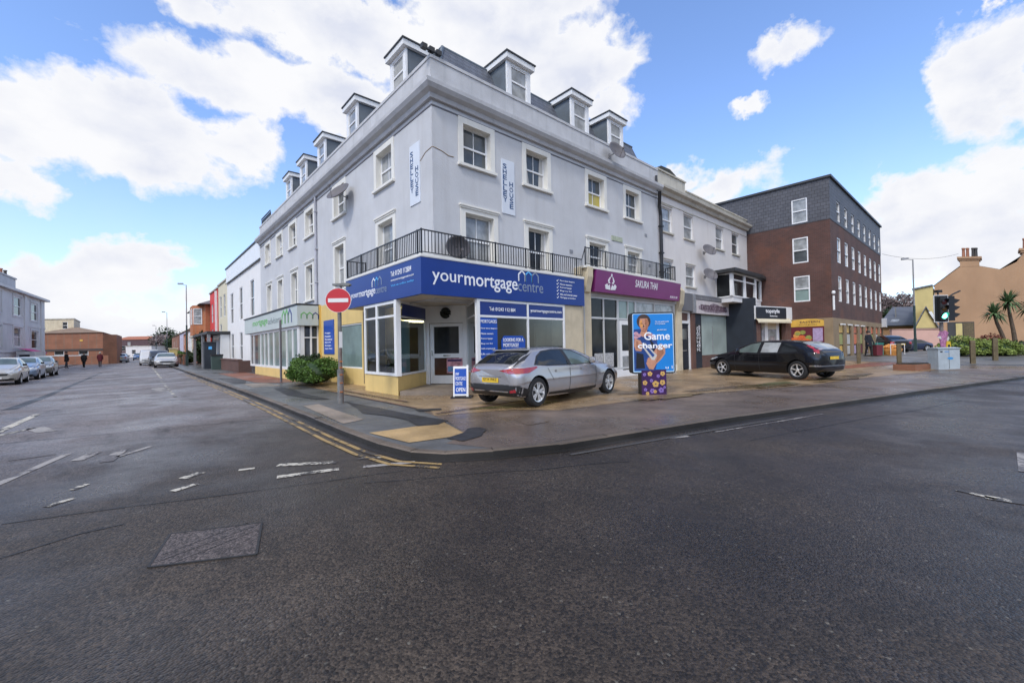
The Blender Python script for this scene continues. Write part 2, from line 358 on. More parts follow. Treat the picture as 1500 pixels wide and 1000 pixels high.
# ---------------------------------------------------------------- ground
def zg(x): 
    t=min(1,max(0,(x-20)/9)); return .36*t*t*(3-2*t)
CUTS=[20,21.5,23,24.5,26,27.5,29]
def sheet(name,pts,mat,off,kind='structure',slope=True,under=0):
    bm=bmesh.new(); vs=[bm.verts.new((x,y,0)) for x,y in pts]; es=[bm.edges.new((vs[i],vs[(i+1)%len(vs)])) for i in range(len(vs))]
    bmesh.ops.triangle_fill(bm,use_beauty=True,use_dissolve=False,edges=es)
    if slope:
        for x in CUTS: bmesh.ops.bisect_plane(bm,geom=bm.verts[:]+bm.edges[:]+bm.faces[:],plane_co=(x,0,0),plane_no=(1,0,0))
    bmesh.ops.recalc_face_normals(bm,faces=bm.faces)
    if bm.faces and sum(f.normal.z for f in bm.faces)<0: bmesh.ops.reverse_faces(bm,faces=bm.faces)
    for v in bm.verts: v.co.z=(zg(v.co.x) if slope else 0)+off
    me=bpy.data.meshes.new(name); bm.to_mesh(me); bm.free(); me.materials.append(mat); o=put(name,me)
    if kind: o['kind']=kind
    return o
RD=-.1
road=MB().quad((-900,-900,RD),(900,-900,RD),(900,1500,RD),(-900,1500,RD)).build('road',m['asphalt']); tag(road,kind='structure')
KL=[(-3.05,170),(-3.05,60),(-3.03,25),(-3.02,12),(-3.03,6),(-3.08,2),(-3.15,-1),(-3.2,-3),(-3.2,-4.4),(-3.1,-5.2),(-2.85,-5.6),(-2.3,-5.95),(-1.35,-6.35),(.5,-6.78),(3,-7.35),(5.8,-8.1),(11,-9.45),(19.2,-11.65),(30,-14.6),(70,-25.5)]
sheet('pavement',KL+[(70,40),(26,40),(.9,60),(.9,170)],m['pave'],0)
def offs(pts,d):
    out=[]
    for i,p in enumerate(pts):
        a=Vector(pts[max(0,i-1)]); b=Vector(pts[min(len(pts)-1,i+1)]); t=(b-a).normalized(); n=Vector((t.y,-t.x)); out.append((p[0]+n.x*d,p[1]+n.y*d))
    return out
def ribbon(name,a,b,za,zb,mat,kind='structure'):
    mb=MB()
    for i in range(len(a)-1): mb.quad((*a[i],za(a[i])),(*a[i+1],za(a[i+1])),(*b[i+1],zb(b[i+1])),(*b[i],zb(b[i])))
    o=mb.build(name,mat,fix=False)
    if kind:o['kind']=kind
    return o
def dense(pts,st=.9):
    out=[pts[0]]
    for a,b in zip(pts,pts[1:]):
        d=math.dist(a,b); n=max(1,int(min(60,d/st)))
        for k in range(1,n+1): out.append((a[0]+(b[0]-a[0])*k/n,a[1]+(b[1]-a[1])*k/n))
    return out
KD=dense(KL)
side=-1   # outside of the kerb is to the right of the travel direction: (t.y,-t.x)
ko=offs(KD,.13); 
if ko[3][0]>KD[3][0]: side=1; ko=offs(KD,-.13)
sg=1 if side==-1 else -1
mb=MB(); random.seed(3)
for i in range(len(KD)-1):
    j=random.uniform(-.006,.006); j2=random.uniform(-.004,.004)
    a,b,c,d=KD[i],KD[i+1],ko[i+1],ko[i]
    z=[zg(p[0])+.008+j for p in (a,b,c,d)]
    mb.quad((*a,z[0]),(*b,z[1]),(*c,z[2]),(*d,z[3])); c2=(c[0]+(c[0]-b[0])*.12,c[1]+(c[1]-b[1])*.12); d2=(d[0]+(d[0]-a[0])*.12,d[1]+(d[1]-a[1])*.12)
    mb.quad((*d,z[3]),(*c,z[2]),(*c2,z[2]-.02),(*d2,z[3]-.02)); mb.cur=1; mb.quad((*d2,z[3]-.02),(*c2,z[2]-.02),(*c2,RD-.05),(*d2,RD-.05)); mb.cur=0  # kerb face coloured dark to stand for its shadow
    mb.quad((*a,z[0]),(*a,z[0]-.1),(*b,z[1]-.1),(*b,z[1]))
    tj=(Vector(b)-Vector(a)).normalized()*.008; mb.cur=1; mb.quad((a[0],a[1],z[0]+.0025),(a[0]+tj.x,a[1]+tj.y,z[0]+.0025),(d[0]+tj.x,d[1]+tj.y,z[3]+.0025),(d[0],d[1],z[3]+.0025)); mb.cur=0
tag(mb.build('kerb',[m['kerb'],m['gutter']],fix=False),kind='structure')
g0,g1=offs(KD,sg*.13),offs(KD,sg*.27)
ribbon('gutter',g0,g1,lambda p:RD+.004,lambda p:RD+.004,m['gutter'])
i0=next(i for i,p in enumerate(KD) if p[1]<27); i1=next(i for i,p in enumerate(KD) if p[0]>-2.35 and p[1]<-5)
for d in (.33,.50):
    a,b=offs(KD,sg*d)[i0:i1],offs(KD,sg*(d+.075))[i0:i1]
    ribbon('yellow_line',a,b,lambda p:RD+.008,lambda p:RD+.008,m['marky'])
i2=next(i for i,p in enumerate(KD) if p[0]>4.6 and p[1]<-5)
ribbon('yellow_line',offs(KD,sg*.42)[i1+1:i2],offs(KD,sg*.50)[i1+1:i2],lambda p:RD+.008,lambda p:RD+.008,worn('nearly_worn_off_paint',(.4,.36,.28),(.06,.055,.05),.57))
kin=[p for p in KL if p[1]<-4.9 and p[0]<25]
sheet('brown_footway',[(-1.04,-1.5),(-1.5,-3.55),(-2.0,-4.9),(-2.6,-5.2)]+[(x,y+.02) for x,y in kin if x>-2.5]+[(24,-12.9),(24,-9.6),(13.8,-7.3),(10.4,-6.8),(5,-4.8),(1.1,-4.25),(.4,-3.4),(-1.28,-2.7),(-.85,-1.75)],m['paveb'],.004)
sheet('forecourt',[(-.97,9.5),(-.97,3.6),(-1.04,-1.5),(-.85,-1.71),(-1.3,-2.72),(.42,-3.38),(1.08,-4.27),(5.04,-4.8),(10.4,-6.8),(13.8,-7.28),(20,-8.9),(24,-9.6),(25.6,-5.0),(26.6,-4.4),(26.6,.5),(.8,.5),(.8,9.5)],m['fore'],.008)
sheet('side_street',[(25.7,-4.9),(24.3,-9.5),(24.6,-12.4),(40,-16.5),(66,-22),(66,6),(46,-1),(45.5,-4.2),(26.8,-4.2)],m['sidep'],.012)
sheet('red_block_strip',[(20.6,-5.6),(24.4,-7.9),(24.9,-7.3),(24.6,-6.4),(21.2,-5.0)],m['redpave'],.016)
sheet('brick_paving',[(-1.95,24.5),(-1.95,12.5),(-1.2,11.2),(-.32,11.2),(-.32,24.5)],m['redpave'],.008)
for nm,pts,mt,o in (('tarmac_patch',[(-1.72,1.5),(-1.70,.5),(-1.62,-.5),(-1.58,-2.1),(-1.45,-3.5),(-1.85,-3.75),(-2.2,-3.6),(-1.99,-2.76),(-2.06,-1.86),(-2.27,-1.16),(-2.0,-.1)],'patchd',.012),
 ('tarmac_patch',[(-2.10,8.15),(-1.67,8.31),(-1.75,6.4),(-1.89,4.81),(-1.82,2.40),(-2.14,2.79),(-2.30,3.9),(-2.40,4.94)],'patchd',.012),
 ('tarmac_patch',[(-2.41,-4.91),(-1.95,-4.75),(-1.67,-4.49),(-1.45,-4.55),(-1.5,-4.85),(-1.72,-5.01),(-1.9,-5.2),(-2.35,-5.3)],'patchd',.014),
 ('tarmac_patch',[(-2.75,18),(-1.95,17.6),(-1.95,14.5),(-2.4,12.2),(-2.8,12.6)],'patchd',.008),
 ('tarmac_patch',[(-1.15,-1.55),(-.62,-1.9),(-.75,-2.15),(-1.25,-1.95)],'patchd',.016),
 ('tactile_paving',[(-3.12,-3.5),(-1.62,-3.62),(-2.0,-4.92),(-3.0,-4.75)],'tactile',.010),
 ('paving_slabs',[(-2.86,1.43),(-2.45,1.48),(-2.6,-2.0),(-3.1,-2.2)],'slab',.008),
 ('paving_slabs',[(-2.5,12),(-1.6,11.6),(-1.6,9.2),(-2.6,9.4)],'slab',.006),
 ('service_cover',[(-.5,-4.47),(.12,-4.44),(-.12,-5.1),(-.72,-5.09)],'paveb',.012)):
    sheet(nm,pts,m[mt],o,slope=False)
random.seed(11)
DAMP=[road_mat('damp_moss_patch',(.15,.105,.05),1.0,False),road_mat('dark_damp_patch',(.12,.085,.055),1.1,False),road_mat('mossy_patch',(.10,.095,.04),.9,False)]
for k in range(16):   # damp cracks and stains on the forecourt
    x=random.uniform(1,19); y=-3.6-.25*x-random.uniform(-1.2,.3); s=random.uniform(.5,1.6)
    pts=[(x+s*math.cos(a)*q_,y+.24*s*math.sin(a)*q_-.2*s*math.cos(a)*q_) for a,q_ in [(i*math.pi/11,random.uniform(.55,1)) for i in range(22)]]
    sheet('damp_patch',pts,DAMP[k%3],.016+.0008*k)
# red-brick edging lines of the forecourt
def strip(name,a,b,w,mat,z):
    a,b=Vector(a),Vector(b); t=(b-a).normalized(); n=Vector((t.y,-t.x))*w/2
    o=MB().quad((*(a-n),z),(*(b-n),z),(*(b+n),z),(*(a+n),z)).build(name,mat); o['kind']='structure'; return o
dash=brick_mat('brick_edging',(.15,.07,.045),(.05,.04,.035),(.3,.2,.13),.2,.3,.4)
strip('brick_edging',(-1.2,-2.6),(4.6,-2.3),.10,dash,.031); strip('brick_edging',(-.62,4.6),(-.62,-.2),.09,dash,.0305); strip('brick_edging',(-.98,4.8),(-1.02,-1.4),.08,dash,.0135)
# road markings
def mark(pts,mat='mark'): 
    o=sheet('road_marking',pts,m[mat],RD+.006,slope=False)
def bar(a,b,w=.1,mat='mark'):
    a,b=Vector(a),Vector(b); t=(b-a).normalized(); n=Vector((t.y,-t.x))*w/2; mark([tuple(a-n),tuple(b-n),tuple(b+n),tuple(a+n)],mat)
bar((-8.45,2.2),(-8.22,6.4),.16); bar((-8.5,2.0),(-7.9,3.15),.12); bar((-7.9,3.15),(-7.6,2.2),.3,'markf')
bar((-7.7,-.86),(-7.2,-.84),.11,'markf'); bar((-7.6,-2.9),(-7.06,-.98),.11,'markf'); bar((-6.9,-1.7),(-6.72,-1.15),.16,'markf')
bar((-6.56,-2.15),(-6.4,-1.2),.16,'markf'); bar((-6.45,-1.85),(-6.04,-1.28),.09,'markf')
bar((-6.8,-3.64),(-6.69,-3.45),.08); bar((-6.95,-4.24),(-6.76,-4.07),.08); bar((-5.8,-4.05),(-5.58,-3.88),.13); bar((-5.92,-4.58),(-5.68,-4.44),.10)
bar((-5.2,-4.13),(-5.02,-4.18),.08); bar((-4.75,-4.24),(-4.1,-4.70),.13); bar((-4.9,-4.86),(-4.2,-5.06),.13); bar((-3.82,-4.72),(-3.5,-4.9),.09); bar((-3.93,-5.20),(-3.3,-5.49),.11,'markf')
mark([(-5.66,15.1),(-5.2,14.7),(-5.27,11.8),(-5.73,12.2)],'markf')
for k in range(9): bar((-5.15+.004*k,8.6+1.4*k),(-5.14+.004*k,9.3+1.4*k),.1)
bar((-5.0,24),(-4.8,52),.12,'mark')
bar((.22,-10.62),(.10,-10.9),.06); bar((.12,-10.82),(.16,-11.5),.13); bar((2.9,-11.16),(1.6,-11.14),.12,'markf'); bar((.5,-7.25),(.85,-7.42),.1,'markf'); bar((1.5,-7.6),(4.9,-8.45),.05,'markf')
bar((-2.05,-3.95),(-1.75,-4.0),.05); bar((-2.0,-4.1),(-1.85,-3.85),.05)
for a_,b_ in (((-7.2,-4.6),(-3.6,-5.75)),((-9,-6.2),(-6.3,-5.4)),((-4.2,-5.9),(-1.2,-7.6)),((1.2,-8.3),(9.5,-10.4)),((-8.4,1.2),(-3.6,.4))):
    n_=8; pr_=None
    for k_ in range(n_+1):
        q_=Vector(a_)+(Vector(b_)-Vector(a_))*k_/n_+Vector((random.uniform(-.03,.03),random.uniform(-.05,.05)))
        if pr_ is not None:
            t_=(q_-pr_).normalized(); w_=Vector((t_.y,-t_.x))*random.uniform(.006,.014); sheet('asphalt_seam',[tuple(pr_-w_),tuple(q_-w_),tuple(q_+w_),tuple(pr_+w_)],m['patchd'],RD+.0042,slope=False)
        pr_=q_
# street-side pavement across the left street
sheet('pavement',[(-13.2,170),(-13.2,22),(-40,22),(-40,170)],m['pave'],0,slope=False)
mb=MB(); mb.box(-13.2,-13.05,22,170,-.2,.01); tag(mb.build('kerb',m['kerb']),kind='structure')
# resurfaced lane edge on the left street
sheet('resurfaced_lane',[(-13.0,16),(-3.6,13.5),(-3.6,150),(-13.0,150)],road_mat('paler_asphalt',(.165,.142,.138),.5,True,None,.2),RD+.0035,slope=False)
sheet('asphalt_seam',[(-8.9,8.5),(-8.7,14),(-8.3,40),(-8.45,40),(-8.95,14),(-9.2,8.5)],m['patchd'],RD+.0045,slope=False)
# concrete filled access cover in the road
t=thing('access_cover','rectangular concrete filled access cover set in the wet road','manhole cover',(-5.77,-6.53,RD))
cv=[(-.40,-.15),(-.24,.48),(.41,.18),(.24,-.49)]
MB().prism([(x,y) for x,y in cv],-.04,.006).build('cover_slab',m['cover'],t)
mb=MB()
for i in range(4):
    a,b=Vector(cv[i]),Vector(cv[(i+1)%4]); q=(b-a).normalized(); n=Vector((q.y,-q.x))*.009
    mb.prism([tuple(a-n),tuple(b-n),tuple(b+n),tuple(a+n)],-.03,.0085+.0004*i)
mb.build('iron_frame',m['iron_e'],t)
mb=MB()
for k in range(-2,3):
    a,b=Vector((-.36+.05*abs(k),-.10+.12*k)),Vector((.36-.05*abs(k),.14+.13*k)); q=(b-a).normalized(); n=Vector((q.y,-q.x))*.004
    if k in(-1,0,1): mb.prism([tuple(a-n),tuple(b-n),tuple(b+n),tuple(a+n)],.0,.0078)
mb.build('score_lines',m['iron_e'],t)
# ---------------------------------------------------------------- windows
def W_local(w,h,fw_=.2,sill=True,cap=False,depth=.24,grid=True,pane='pane',low=None,name='window',curtain=False):
    cm=None
    """meshes in a local frame: x along the wall (0..w), y into the wall, z up (0..h); wall face at y=0"""
    s=MB(); pr=-.025
    s.box(0,fw_,pr,.0,0,h).box(w-fw_,w,pr,0,0,h).box(fw_,w-fw_,pr,0,h-fw_,h)
    s.box(fw_-.004,fw_,0,depth,.06,h-fw_).box(w-fw_,w-fw_+.004,0,depth,.06,h-fw_).box(fw_,w-fw_,0,depth,h-fw_,h-fw_+.004)
    if sill: s.box(-.03,w+.03,-.11,depth,-.03,.06)
    if cap: s.box(-.05,w+.05,-.09,0,h,h+.06).box(-.02,w+.02,-.06,0,h-.06,h-.003)
    f=MB(); a,b,c,d=fw_,w-fw_,.06,h-fw_; k=.055
    f.box(a,a+k,depth-.05,depth,c,d).box(b-k,b,depth-.05,depth,c,d).box(a+k,b-k,depth-.05,depth,c,c+k+.02).box(a+k,b-k,depth-.05,depth,d-k,d)
    mid=(c+d)/2; f.box(a+k,b-k,depth-.065,depth-.002,mid-.03,mid+.03)
    if grid:
        x=(a+b)/2; f.box(x-.012,x+.012,depth-.04,depth-.003,c+k,mid-.03).box(x-.012,x+.012,depth-.04,depth-.003,mid+.03,d-k)
    if curtain:
        f_=MB(); yy=depth-.026
        for (xa,xb,xm) in ((a+k,a+k+(b-a)*.26,a+k+(b-a)*.12),(b-k-(b-a)*.22,b-k,b-k-(b-a)*.14)):
            f_.quad((xa,yy,c+k),(xb if xa<a+.1 else xb,yy,c+k),(xb if xa>a+.1 else xm,yy,d-k),(xa if xa<a+.1 else xm,yy,d-k))
        cm=f_.mesh('net_curtain',m['cloth_w'],fix=False)
    p=MB().quad((a,depth-.02,c),(b,depth-.02,c),(b,depth-.02,d),(a,depth-.02,d))
    if low:
        p=MB(); p.quad((a,depth-.02,mid),(b,depth-.02,mid),(b,depth-.02,d),(a,depth-.02,d)); p.cur=1; p.quad((a,depth-.02,c),(b,depth-.02,c),(b,depth-.02,mid),(a,depth-.02,mid))
    return s.mesh('window_surround',m['cream']),f.mesh('sash_frame',m['upvc']),p.mesh('pane',[m[pane],m[low or pane]],fix=False),cm
def put_window(ms,parent,loc,rz,name='window'):
    o=put(name,ms[0],parent,loc,(0,0,rz)); put('sash_frame',ms[1],o); put('pane',ms[2],o)
    if ms[3]: put('net_curtain',ms[3],o)
    return o
LZ=R(-90)
A,B=.75,.55
bld=thing('corner_building','pale grey rendered three storey corner building with dormered mansard roof','building')
fr=lambda s,z,d:(s,B+d,z)
fl=lambda s,z,d:(A+d,s,z)
W2=[1.73,4.60,8.30,11.17]; L2=[3.12,7.75,12.15,15.37,18.42,21.60]; L2w=[1.72,1.72,1.7,1.68,1.7,1.72]
D1=[(1.77,1.6,4.2),(4.65,1.52,4.2),(8.31,1.56,4.75),(11.23,1.45,4.75)]
wr=[(x+.02,x+1.53,7.52,9.08) for x in W2]+[(x+.02,x+w-.02,z,6.13) for x,w,z in D1]
wl=[(x+.02,x+1.68,7.52,9.08) for x in L2]+[(3.12,4.72,4.2,6.4),(7.92,9.40,4.2,6.4)]+[(x+.02,x+1.5,4.12,6.2) for x in (12.36,15.2,18.4,21.35)]
mb=MB(); wall_sheet(mb,fr,A,14.35,3.0,9.6,wr,.02); wall_sheet(mb,fl,B,24.8,3.0,9.6,wl,.02)
mb.quad((14.35,B,0),(14.35,9,0),(14.35,9,9.6),(14.35,B,9.6)); mb.quad((A,24.8,0),(9,24.8,0),(9,24.8,9.6),(A,24.8,9.6))
mb.quad((A,B,3.0),(14.35,B,3.0),(14.35,1.2,3.0),(A,1.2,3.0))
mb.build('wall',m['render'],bld,fix=False)
Wm=W_local(1.55,1.6); Wy=W_local(1.55,1.6,low='pane_y'); Wl=W_local(1.7,1.6,pane='pane'); Wc=W_local(1.55,1.6,curtain=True); Wlc=W_local(1.7,1.6,pane='pane_d',curtain=True); Wll=W_local(1.7,1.6,pane='pane_l')
for i,x in enumerate(W2): put_window(Wy if i==2 else Wc if i in(1,) else Wm,bld,(x,B,7.5),0)
for i,y in enumerate(L2): put_window(Wll if i in (0,4) else Wlc if i in(2,5) else Wl,bld,(A,y+1.7,7.5),LZ)
for x,w,z in D1: put_window(W_local(w,6.15-z,cap=True,sill=False,pane='pane_l' if x<3 or x>9 else 'pane_d',curtain=(4<x<9)),bld,(x,B,z),0,'balcony_door')
for y,w in ((3.1,1.64),(7.9,1.52)): put_window(W_local(w,2.22,cap=True,sill=False,grid=False,pane='pane_l'),bld,(A,y+w,4.2),LZ,'balcony_door')
for y in (12.36,15.2,18.4,21.35): put_window(W_local(1.52,2.1,cap=True),bld,(A,y+1.52,4.1),LZ)
# cornice, parapet and string line as swept L profile along both fronts
def sweep(prof,name,mat,parent,u1=14.35,v1=24.8,a=A,b=B):
    """prof: (out, z) outline; out = distance in front of the wall"""
    mb=MB(); n=len(prof)
    P=[[(a-o,v1,z) for o,z in prof],[(a-o,b-o,z) for o,z in prof],[(u1,b-o,z) for o,z in prof]]
    for p,q in zip(P,P[1:]):
        for k in range(n): mb.quad(p[k],p[(k+1)%n],q[(k+1)%n],q[k])
    mb.quad(*P[0]); mb.quad(*P[-1]); return mb.build(name,mat,parent)
sweep([(-.05,9.28),(.10,9.28),(.14,9.40),(.28,9.47),(.36,9.58),(.37,9.70),(.12,9.74),(-.05,9.74)],'cornice',m['cornice'],bld)
sweep([(-.28,9.74),(.03,9.74),(.03,10.56),(.06,10.56),(.06,10.66),(-.28,10.66)],'parapet',m['cornice'],bld)
sweep([(-.02,9.085),(.022,9.085),(.022,9.125),(-.02,9.125)],'string_course',M('shadowed_string',(.16,.16,.18),.8,.1),bld)  # dark colour stands for the shade in the drip groove
# mansard
mb=MB(); e=.55; ti=1.25; zt=12.15
def ring(o,z): return [(A+o,24.8,z),(A+o,B+o,z),(14.0,B+o,z)]
a_,b_=ring(.32,10.1),ring(ti,zt); 
mb.quad(a_[0],a_[1],b_[1],b_[0]); mb.quad(a_[1],a_[2],b_[2],b_[1])
mb.quad(b_[0],b_[1],(9,9,zt+.25),(9,24.8,zt+.25)); mb.quad(b_[1],b_[2],(14.0,9,zt+.25),(9,9,zt+.25)); mb.quad(a_[2],(14,9,10.1),(14,9,zt+.2),b_[2]); mb.quad((A+.3,24.8,10.1),b_[0],(9,24.8,zt),(9,24.8,10.1))
mb.build('mansard_roof',m['slate'],bld)
mb=MB(); mb.tube([(A+.30,B+.30,10.1),(A+ti,B+ti,zt),],.07,6); mb.tube([(A+ti,24.8,zt),(A+ti,B+ti,zt),(14,B+ti,zt)],.06,6); mb.build('ridge_flashing',m['cheek'],bld)
MB().box(A+.0,14.0,B+.0,B+.5,10.05,10.12).build('gutter_lead',m['cheek'],bld)
def dormer(loc,rz,pane='pane_l'):
    w,h,dp=1.16,1.38,1.6
    mb=MB(); mb.box(-w/2,w/2,.065,dp,0,h-.001)
    d=mb.build('dormer',m['cheek'],bld,loc=loc,rz=rz)
    f=MB(); f.box(-w/2-.02,-w/2+.17,-.02,.06,-.25,h).box(w/2-.17,w/2+.02,-.02,.06,-.25,h).box(-w/2+.17,w/2-.17,-.02,.06,h-.12,h).box(-w/2-.04,w/2+.04,-.06,.06,-.06,.03)
    k=.05; x0,x1=-w/2+.17,w/2-.17
    f.box(x0,x0+k,.0,.05,.03,h-.12).box(x1-k,x1,.0,.05,.03,h-.12).box(x0+k,x1-k,-.005,.05,h*.5-.03,h*.5+.03).box(x0+k,x1-k,0,.05,.03,.03+k).box(x0+k,x1-k,0,.05,h-.12-k,h-.12)
    f.build('dormer_window_frame',m['upvc'],d)
    MB().quad((x0,.03,.03),(x1,.03,.03),(x1,.03,h-.12),(x0,.03,h-.12)).build('pane',m[pane],d,fix=False)
    MB().box(-w/2-.13,w/2+.13,-.16,dp,h,h+.2).build('fascia',m['white'],d)
    MB().box(-w/2-.17,w/2+.17,-.2,dp,h+.203,h+.25).build('flat_roof',m['darkedge'],d)
for x in (4.72,8.33,11.0): dormer((x,B+.22,10.72),0)
for y in (3.15,7.5,11.6,14.75,17.75): dormer((A+.22,y,10.72),LZ,'pane_l')
# downpipes
mb=MB(); mb.tube([(A-.08,11.75,9.3),(A-.08,11.75,3.7)],.055,8); 
for z in (8.5,6.6,4.9): mb.box(A-.14,A,11.66,11.84,z,z+.06)
mb.build('downpipe',M('grey_pipe',(.42,.42,.46),.5,.1),bld)
mb=MB(); mb.tube([(14.05,B-.3,9.35),(14.3,B-.12,8.7),(14.45,B-.1,8.2),(14.45,B-.1,4.6)],.09,8); mb.tube([(14.05,B-.12,10.2),(14.05,B-.14,9.4)],.06,8)
for z in (7.6,6.2,5.2): mb.box(14.33,14.57,B-.2,B,z,z+.07)
mb.build('downpipe',m['iron'],bld)
# rooftop terrace railing at the far left end
mb=MB()
for k in range(9): mb.box(1.45,1.48,24.9+.36*k,24.93+.36*k,10.6,12.1)
mb.box(1.44,1.49,24.9,27.9,12.05,12.12).box(1.44,1.49,24.9,27.9,10.7,10.75).box(1.5,1.52,24.9,27.9,10.75,12.0); mb.build('terrace_railing',m['iron'],bld)
# balcony deck over projecting shop
mb=MB(); mb.prism([(0.02,5.75),(0.02,.02),(7.28,.02),(7.28,B),(A,B),(A,5.75)],3.05,4.17); mb.build('shop_canopy',M('soffit_paint',(.60,.55,.46),.8,.12,streak=.2),bld)
mb=MB(); mb.prism([(-.06,5.8),(-.06,-.06),(7.36,-.06),(7.36,B-.002),(A-.002,B-.002),(A-.002,5.8)],4.172,4.235); mb.prism([(7.5,-.02),(15.05,-.02),(15.05,B-.002),(7.5,B-.002)],4.66,4.75); mb.build('balcony_deck',m['cream'],bld)
def railing(path,z0,z1,step=.115,name='balcony_railing'):
    mb=MB()
    for a,b in zip(path,path[1:]):
        a,b=Vector(a),Vector(b); L=(b-a).length; n=int(L/step)
        for k in range(n+1):
            p=a+(b-a)*k/n; big=(k%12==0); r=.020 if big else .0095
            mb.box(p.x-r,p.x+r,p.y-r,p.y+r,z0-(.05 if big else -.06),z1+(.02 if big else 0))
        for z,h in ((z1-.03,.035),(z0+.05,.022)):
            d=(b-a).normalized(); q=Vector((d.y,-d.x))*.018
            mb.prism([tuple((a-q)),tuple((b-q)),tuple((b+q)),tuple((a+q))],z,z+h)
    return mb.build(name,m['iron'],bld)
railing([(.0,5.75),(.0,.0),(7.3,.0)],4.24,4.96); railing([(A,5.75),(.02,5.75)],4.24,4.96); railing([(7.55,.02),(15.0,.02),(15.0,B)],4.77,5.5)
MB().tube([(7.3,0,4.95),(7.55,.02,5.48)],.02,6).build('handrail_step',m['iron'],bld)
# ground floor: yellow left wall
fly=lambda s,z,d:(A-.006+d,s,z)
mb=MB(); wall_sheet(mb,fly,4.0,11.6,0,3.7,[(6.25,8.75,.69,2.6)],.12)
mb.box(.0,A,4.1,4.16,0,3.04); mb.build('painted_ground_floor',m['yellow'],bld,fix=False)
MB().box(A-.06,A+.0,11.3,11.58,0,3.75).build('ochre_pier',m['orange_pier'],bld)
def shop_frame(mb,p,q,z0,z1,uprights,rails,t=.07):
    """frame between plan points p,q: uprights (fractions), rails (heights)"""
    p,q=Vector(p),Vector(q); d=(q-p); L=d.length; d.normalize(); n=Vector((d.y,-d.x))
    for f,w in uprights:
        c=p+d*f*L; a=c-d*w/2; b=c+d*w/2; mb.prism([tuple(a-n*t/2),tuple(b-n*t/2),tuple(b+n*t/2),tuple(a+n*t/2)],z0,z1)
    for z,h in rails:
        mb.prism([tuple(p-n*t*.46),tuple(q-n*t*.46),tuple(q+n*t*.46),tuple(p+n*t*.46)],z,z+h)
def pane(p,q,z0,z1,mat,parent,off=0,name='shop_pane'):
    p,q=Vector(p),Vector(q); d=(q-p).normalized(); n=Vector((d.y,-d.x))*off
    return MB().quad((*(p+n),z0),(*(q+n),z0),(*(q+n),z1),(*(p+n),z1)).build(name,mat,parent,fix=False)
# corner shopfront
sf=MB(); sf.cur=0
shop_frame(sf,(.75+.06,8.75),(.75+.06,6.25),.69,2.6,[(.012,.06),(.988,.06)],[(.69,.06),(2.54,.06)]); sf.build('side_window_frame',m['white'],bld); sf=MB()
shop_frame(sf,(0.0,4.12),(0.0,1.62),.62,3.05,[(.02,.1),(.42,.13),(.97,.13)],[(.62,.09),(2.52,.07),(2.95,.1)])
shop_frame(sf,(0.0,1.60),(1.95,3.18),.62,3.05,[(.04,.14),(.97,.1)],[(.62,.07),(2.50,.06),(2.96,.09)])
shop_frame(sf,(2.95,1.95),(1.95,.02),.62,3.05,[(.04,.1),(.975,.1)],[(.62,.07),(2.50,.06),(2.96,.09)])
shop_frame(sf,(1.95,0.0),(6.15,0.0),.68,3.05,[(.012,.12),(.535,.08),(.99,.1)],[(.68,.08),(2.46,.07),(2.97,.08)])
sf.build('shopfront_frame',m['white'],bld)
pl=MB(); pl.prism([(-.0,4.1),(-.0,1.6),(.12,1.70),(.12,4.1)],0,.615); pl.prism([(.0,1.6),(1.95,3.18),(1.88,3.26),(.13,1.72)],0.001,.614); pl.prism([(2.95,1.95),(1.95,.0),(2.04,.10),(3.02,1.9)],0,.615); pl.prism([(1.95,0),(6.15,0),(6.15,.1),(2.05,.1)],.001,.675)
pl.build('plinth',m['yellow'],bld)
MB().prism([(.05,1.58),(1.98,3.16),(2.93,1.93),(1.93,.04),(1.2,.35)],.0,.15).build('door_step',m['slab'],bld)
MB().box(-.06,.1,1.55,1.68,.62,3.05).build('corner_post',m['white'],bld)
pane((.81,8.72),(.81,6.28),.74,2.56,m['pane_g'],bld); 
for p,q in (((0,4.07),(0,1.66)),((.05,1.64),(1.92,3.15)),((2.93,1.92),(1.97,.06)),((1.98,0),(6.12,0))): pane(p,q,.66,3.0,m['clear'],bld)
# white lining and fanlight above the door
def seg(mb,p,q,t,z0,z1,off=0):
    p,q=Vector(p),Vector(q); d=(q-p).normalized(); n=Vector((d.y,-d.x)); p=p+n*off; q=q+n*off
    mb.prism([tuple(p-n*t/2),tuple(q-n*t/2),tuple(q+n*t/2),tuple(p+n*t/2)],z0,z1)
dp,dq=Vector((1.95,3.2)),Vector((2.97,1.93))
mb=MB(); seg(mb,dp,dq,.08,2.52,3.05); seg(mb,dp,dp+(dq-dp)*.10,.12,.15,2.52); seg(mb,dp+(dq-dp)*.90,dq,.12,.15,2.52); seg(mb,dp+(dq-dp)*.1,dp+(dq-dp)*.9,.1,2.42,2.519); mb.build('door_surround',m['white'],bld)
d0,d1=dp+(dq-dp)*.11,dp+(dq-dp)*.89
mb=MB(); seg(mb,d0,d0+(d1-d0)*.12,.05,.17,2.4); seg(mb,d0+(d1-d0)*.88,d1,.05,.17,2.4); 
for z0,z1 in ((.17,.47),(1.12,1.28),(2.28,2.4)): seg(mb,d0+(d1-d0)*.12,d0+(d1-d0)*.88,.049,z0,z1)
door=mb.build('door',m['white'],bld)
pane(d0+(d1-d0)*.12,d0+(d1-d0)*.88,1.28,2.28,m['pane_d'],door,0,'pane'); pane(d0+(d1-d0)*.12,d0+(d1-d0)*.88,.47,1.12,M('brown_door_glass',(.06,.025,.015),.1,.3),door,0,'pane')
mb=MB(); seg(mb,d0+(d1-d0)*.40,d0+(d1-d0)*.62,.02,1.17,1.235,.035); mb.build('letterbox',m['chrome'],door)
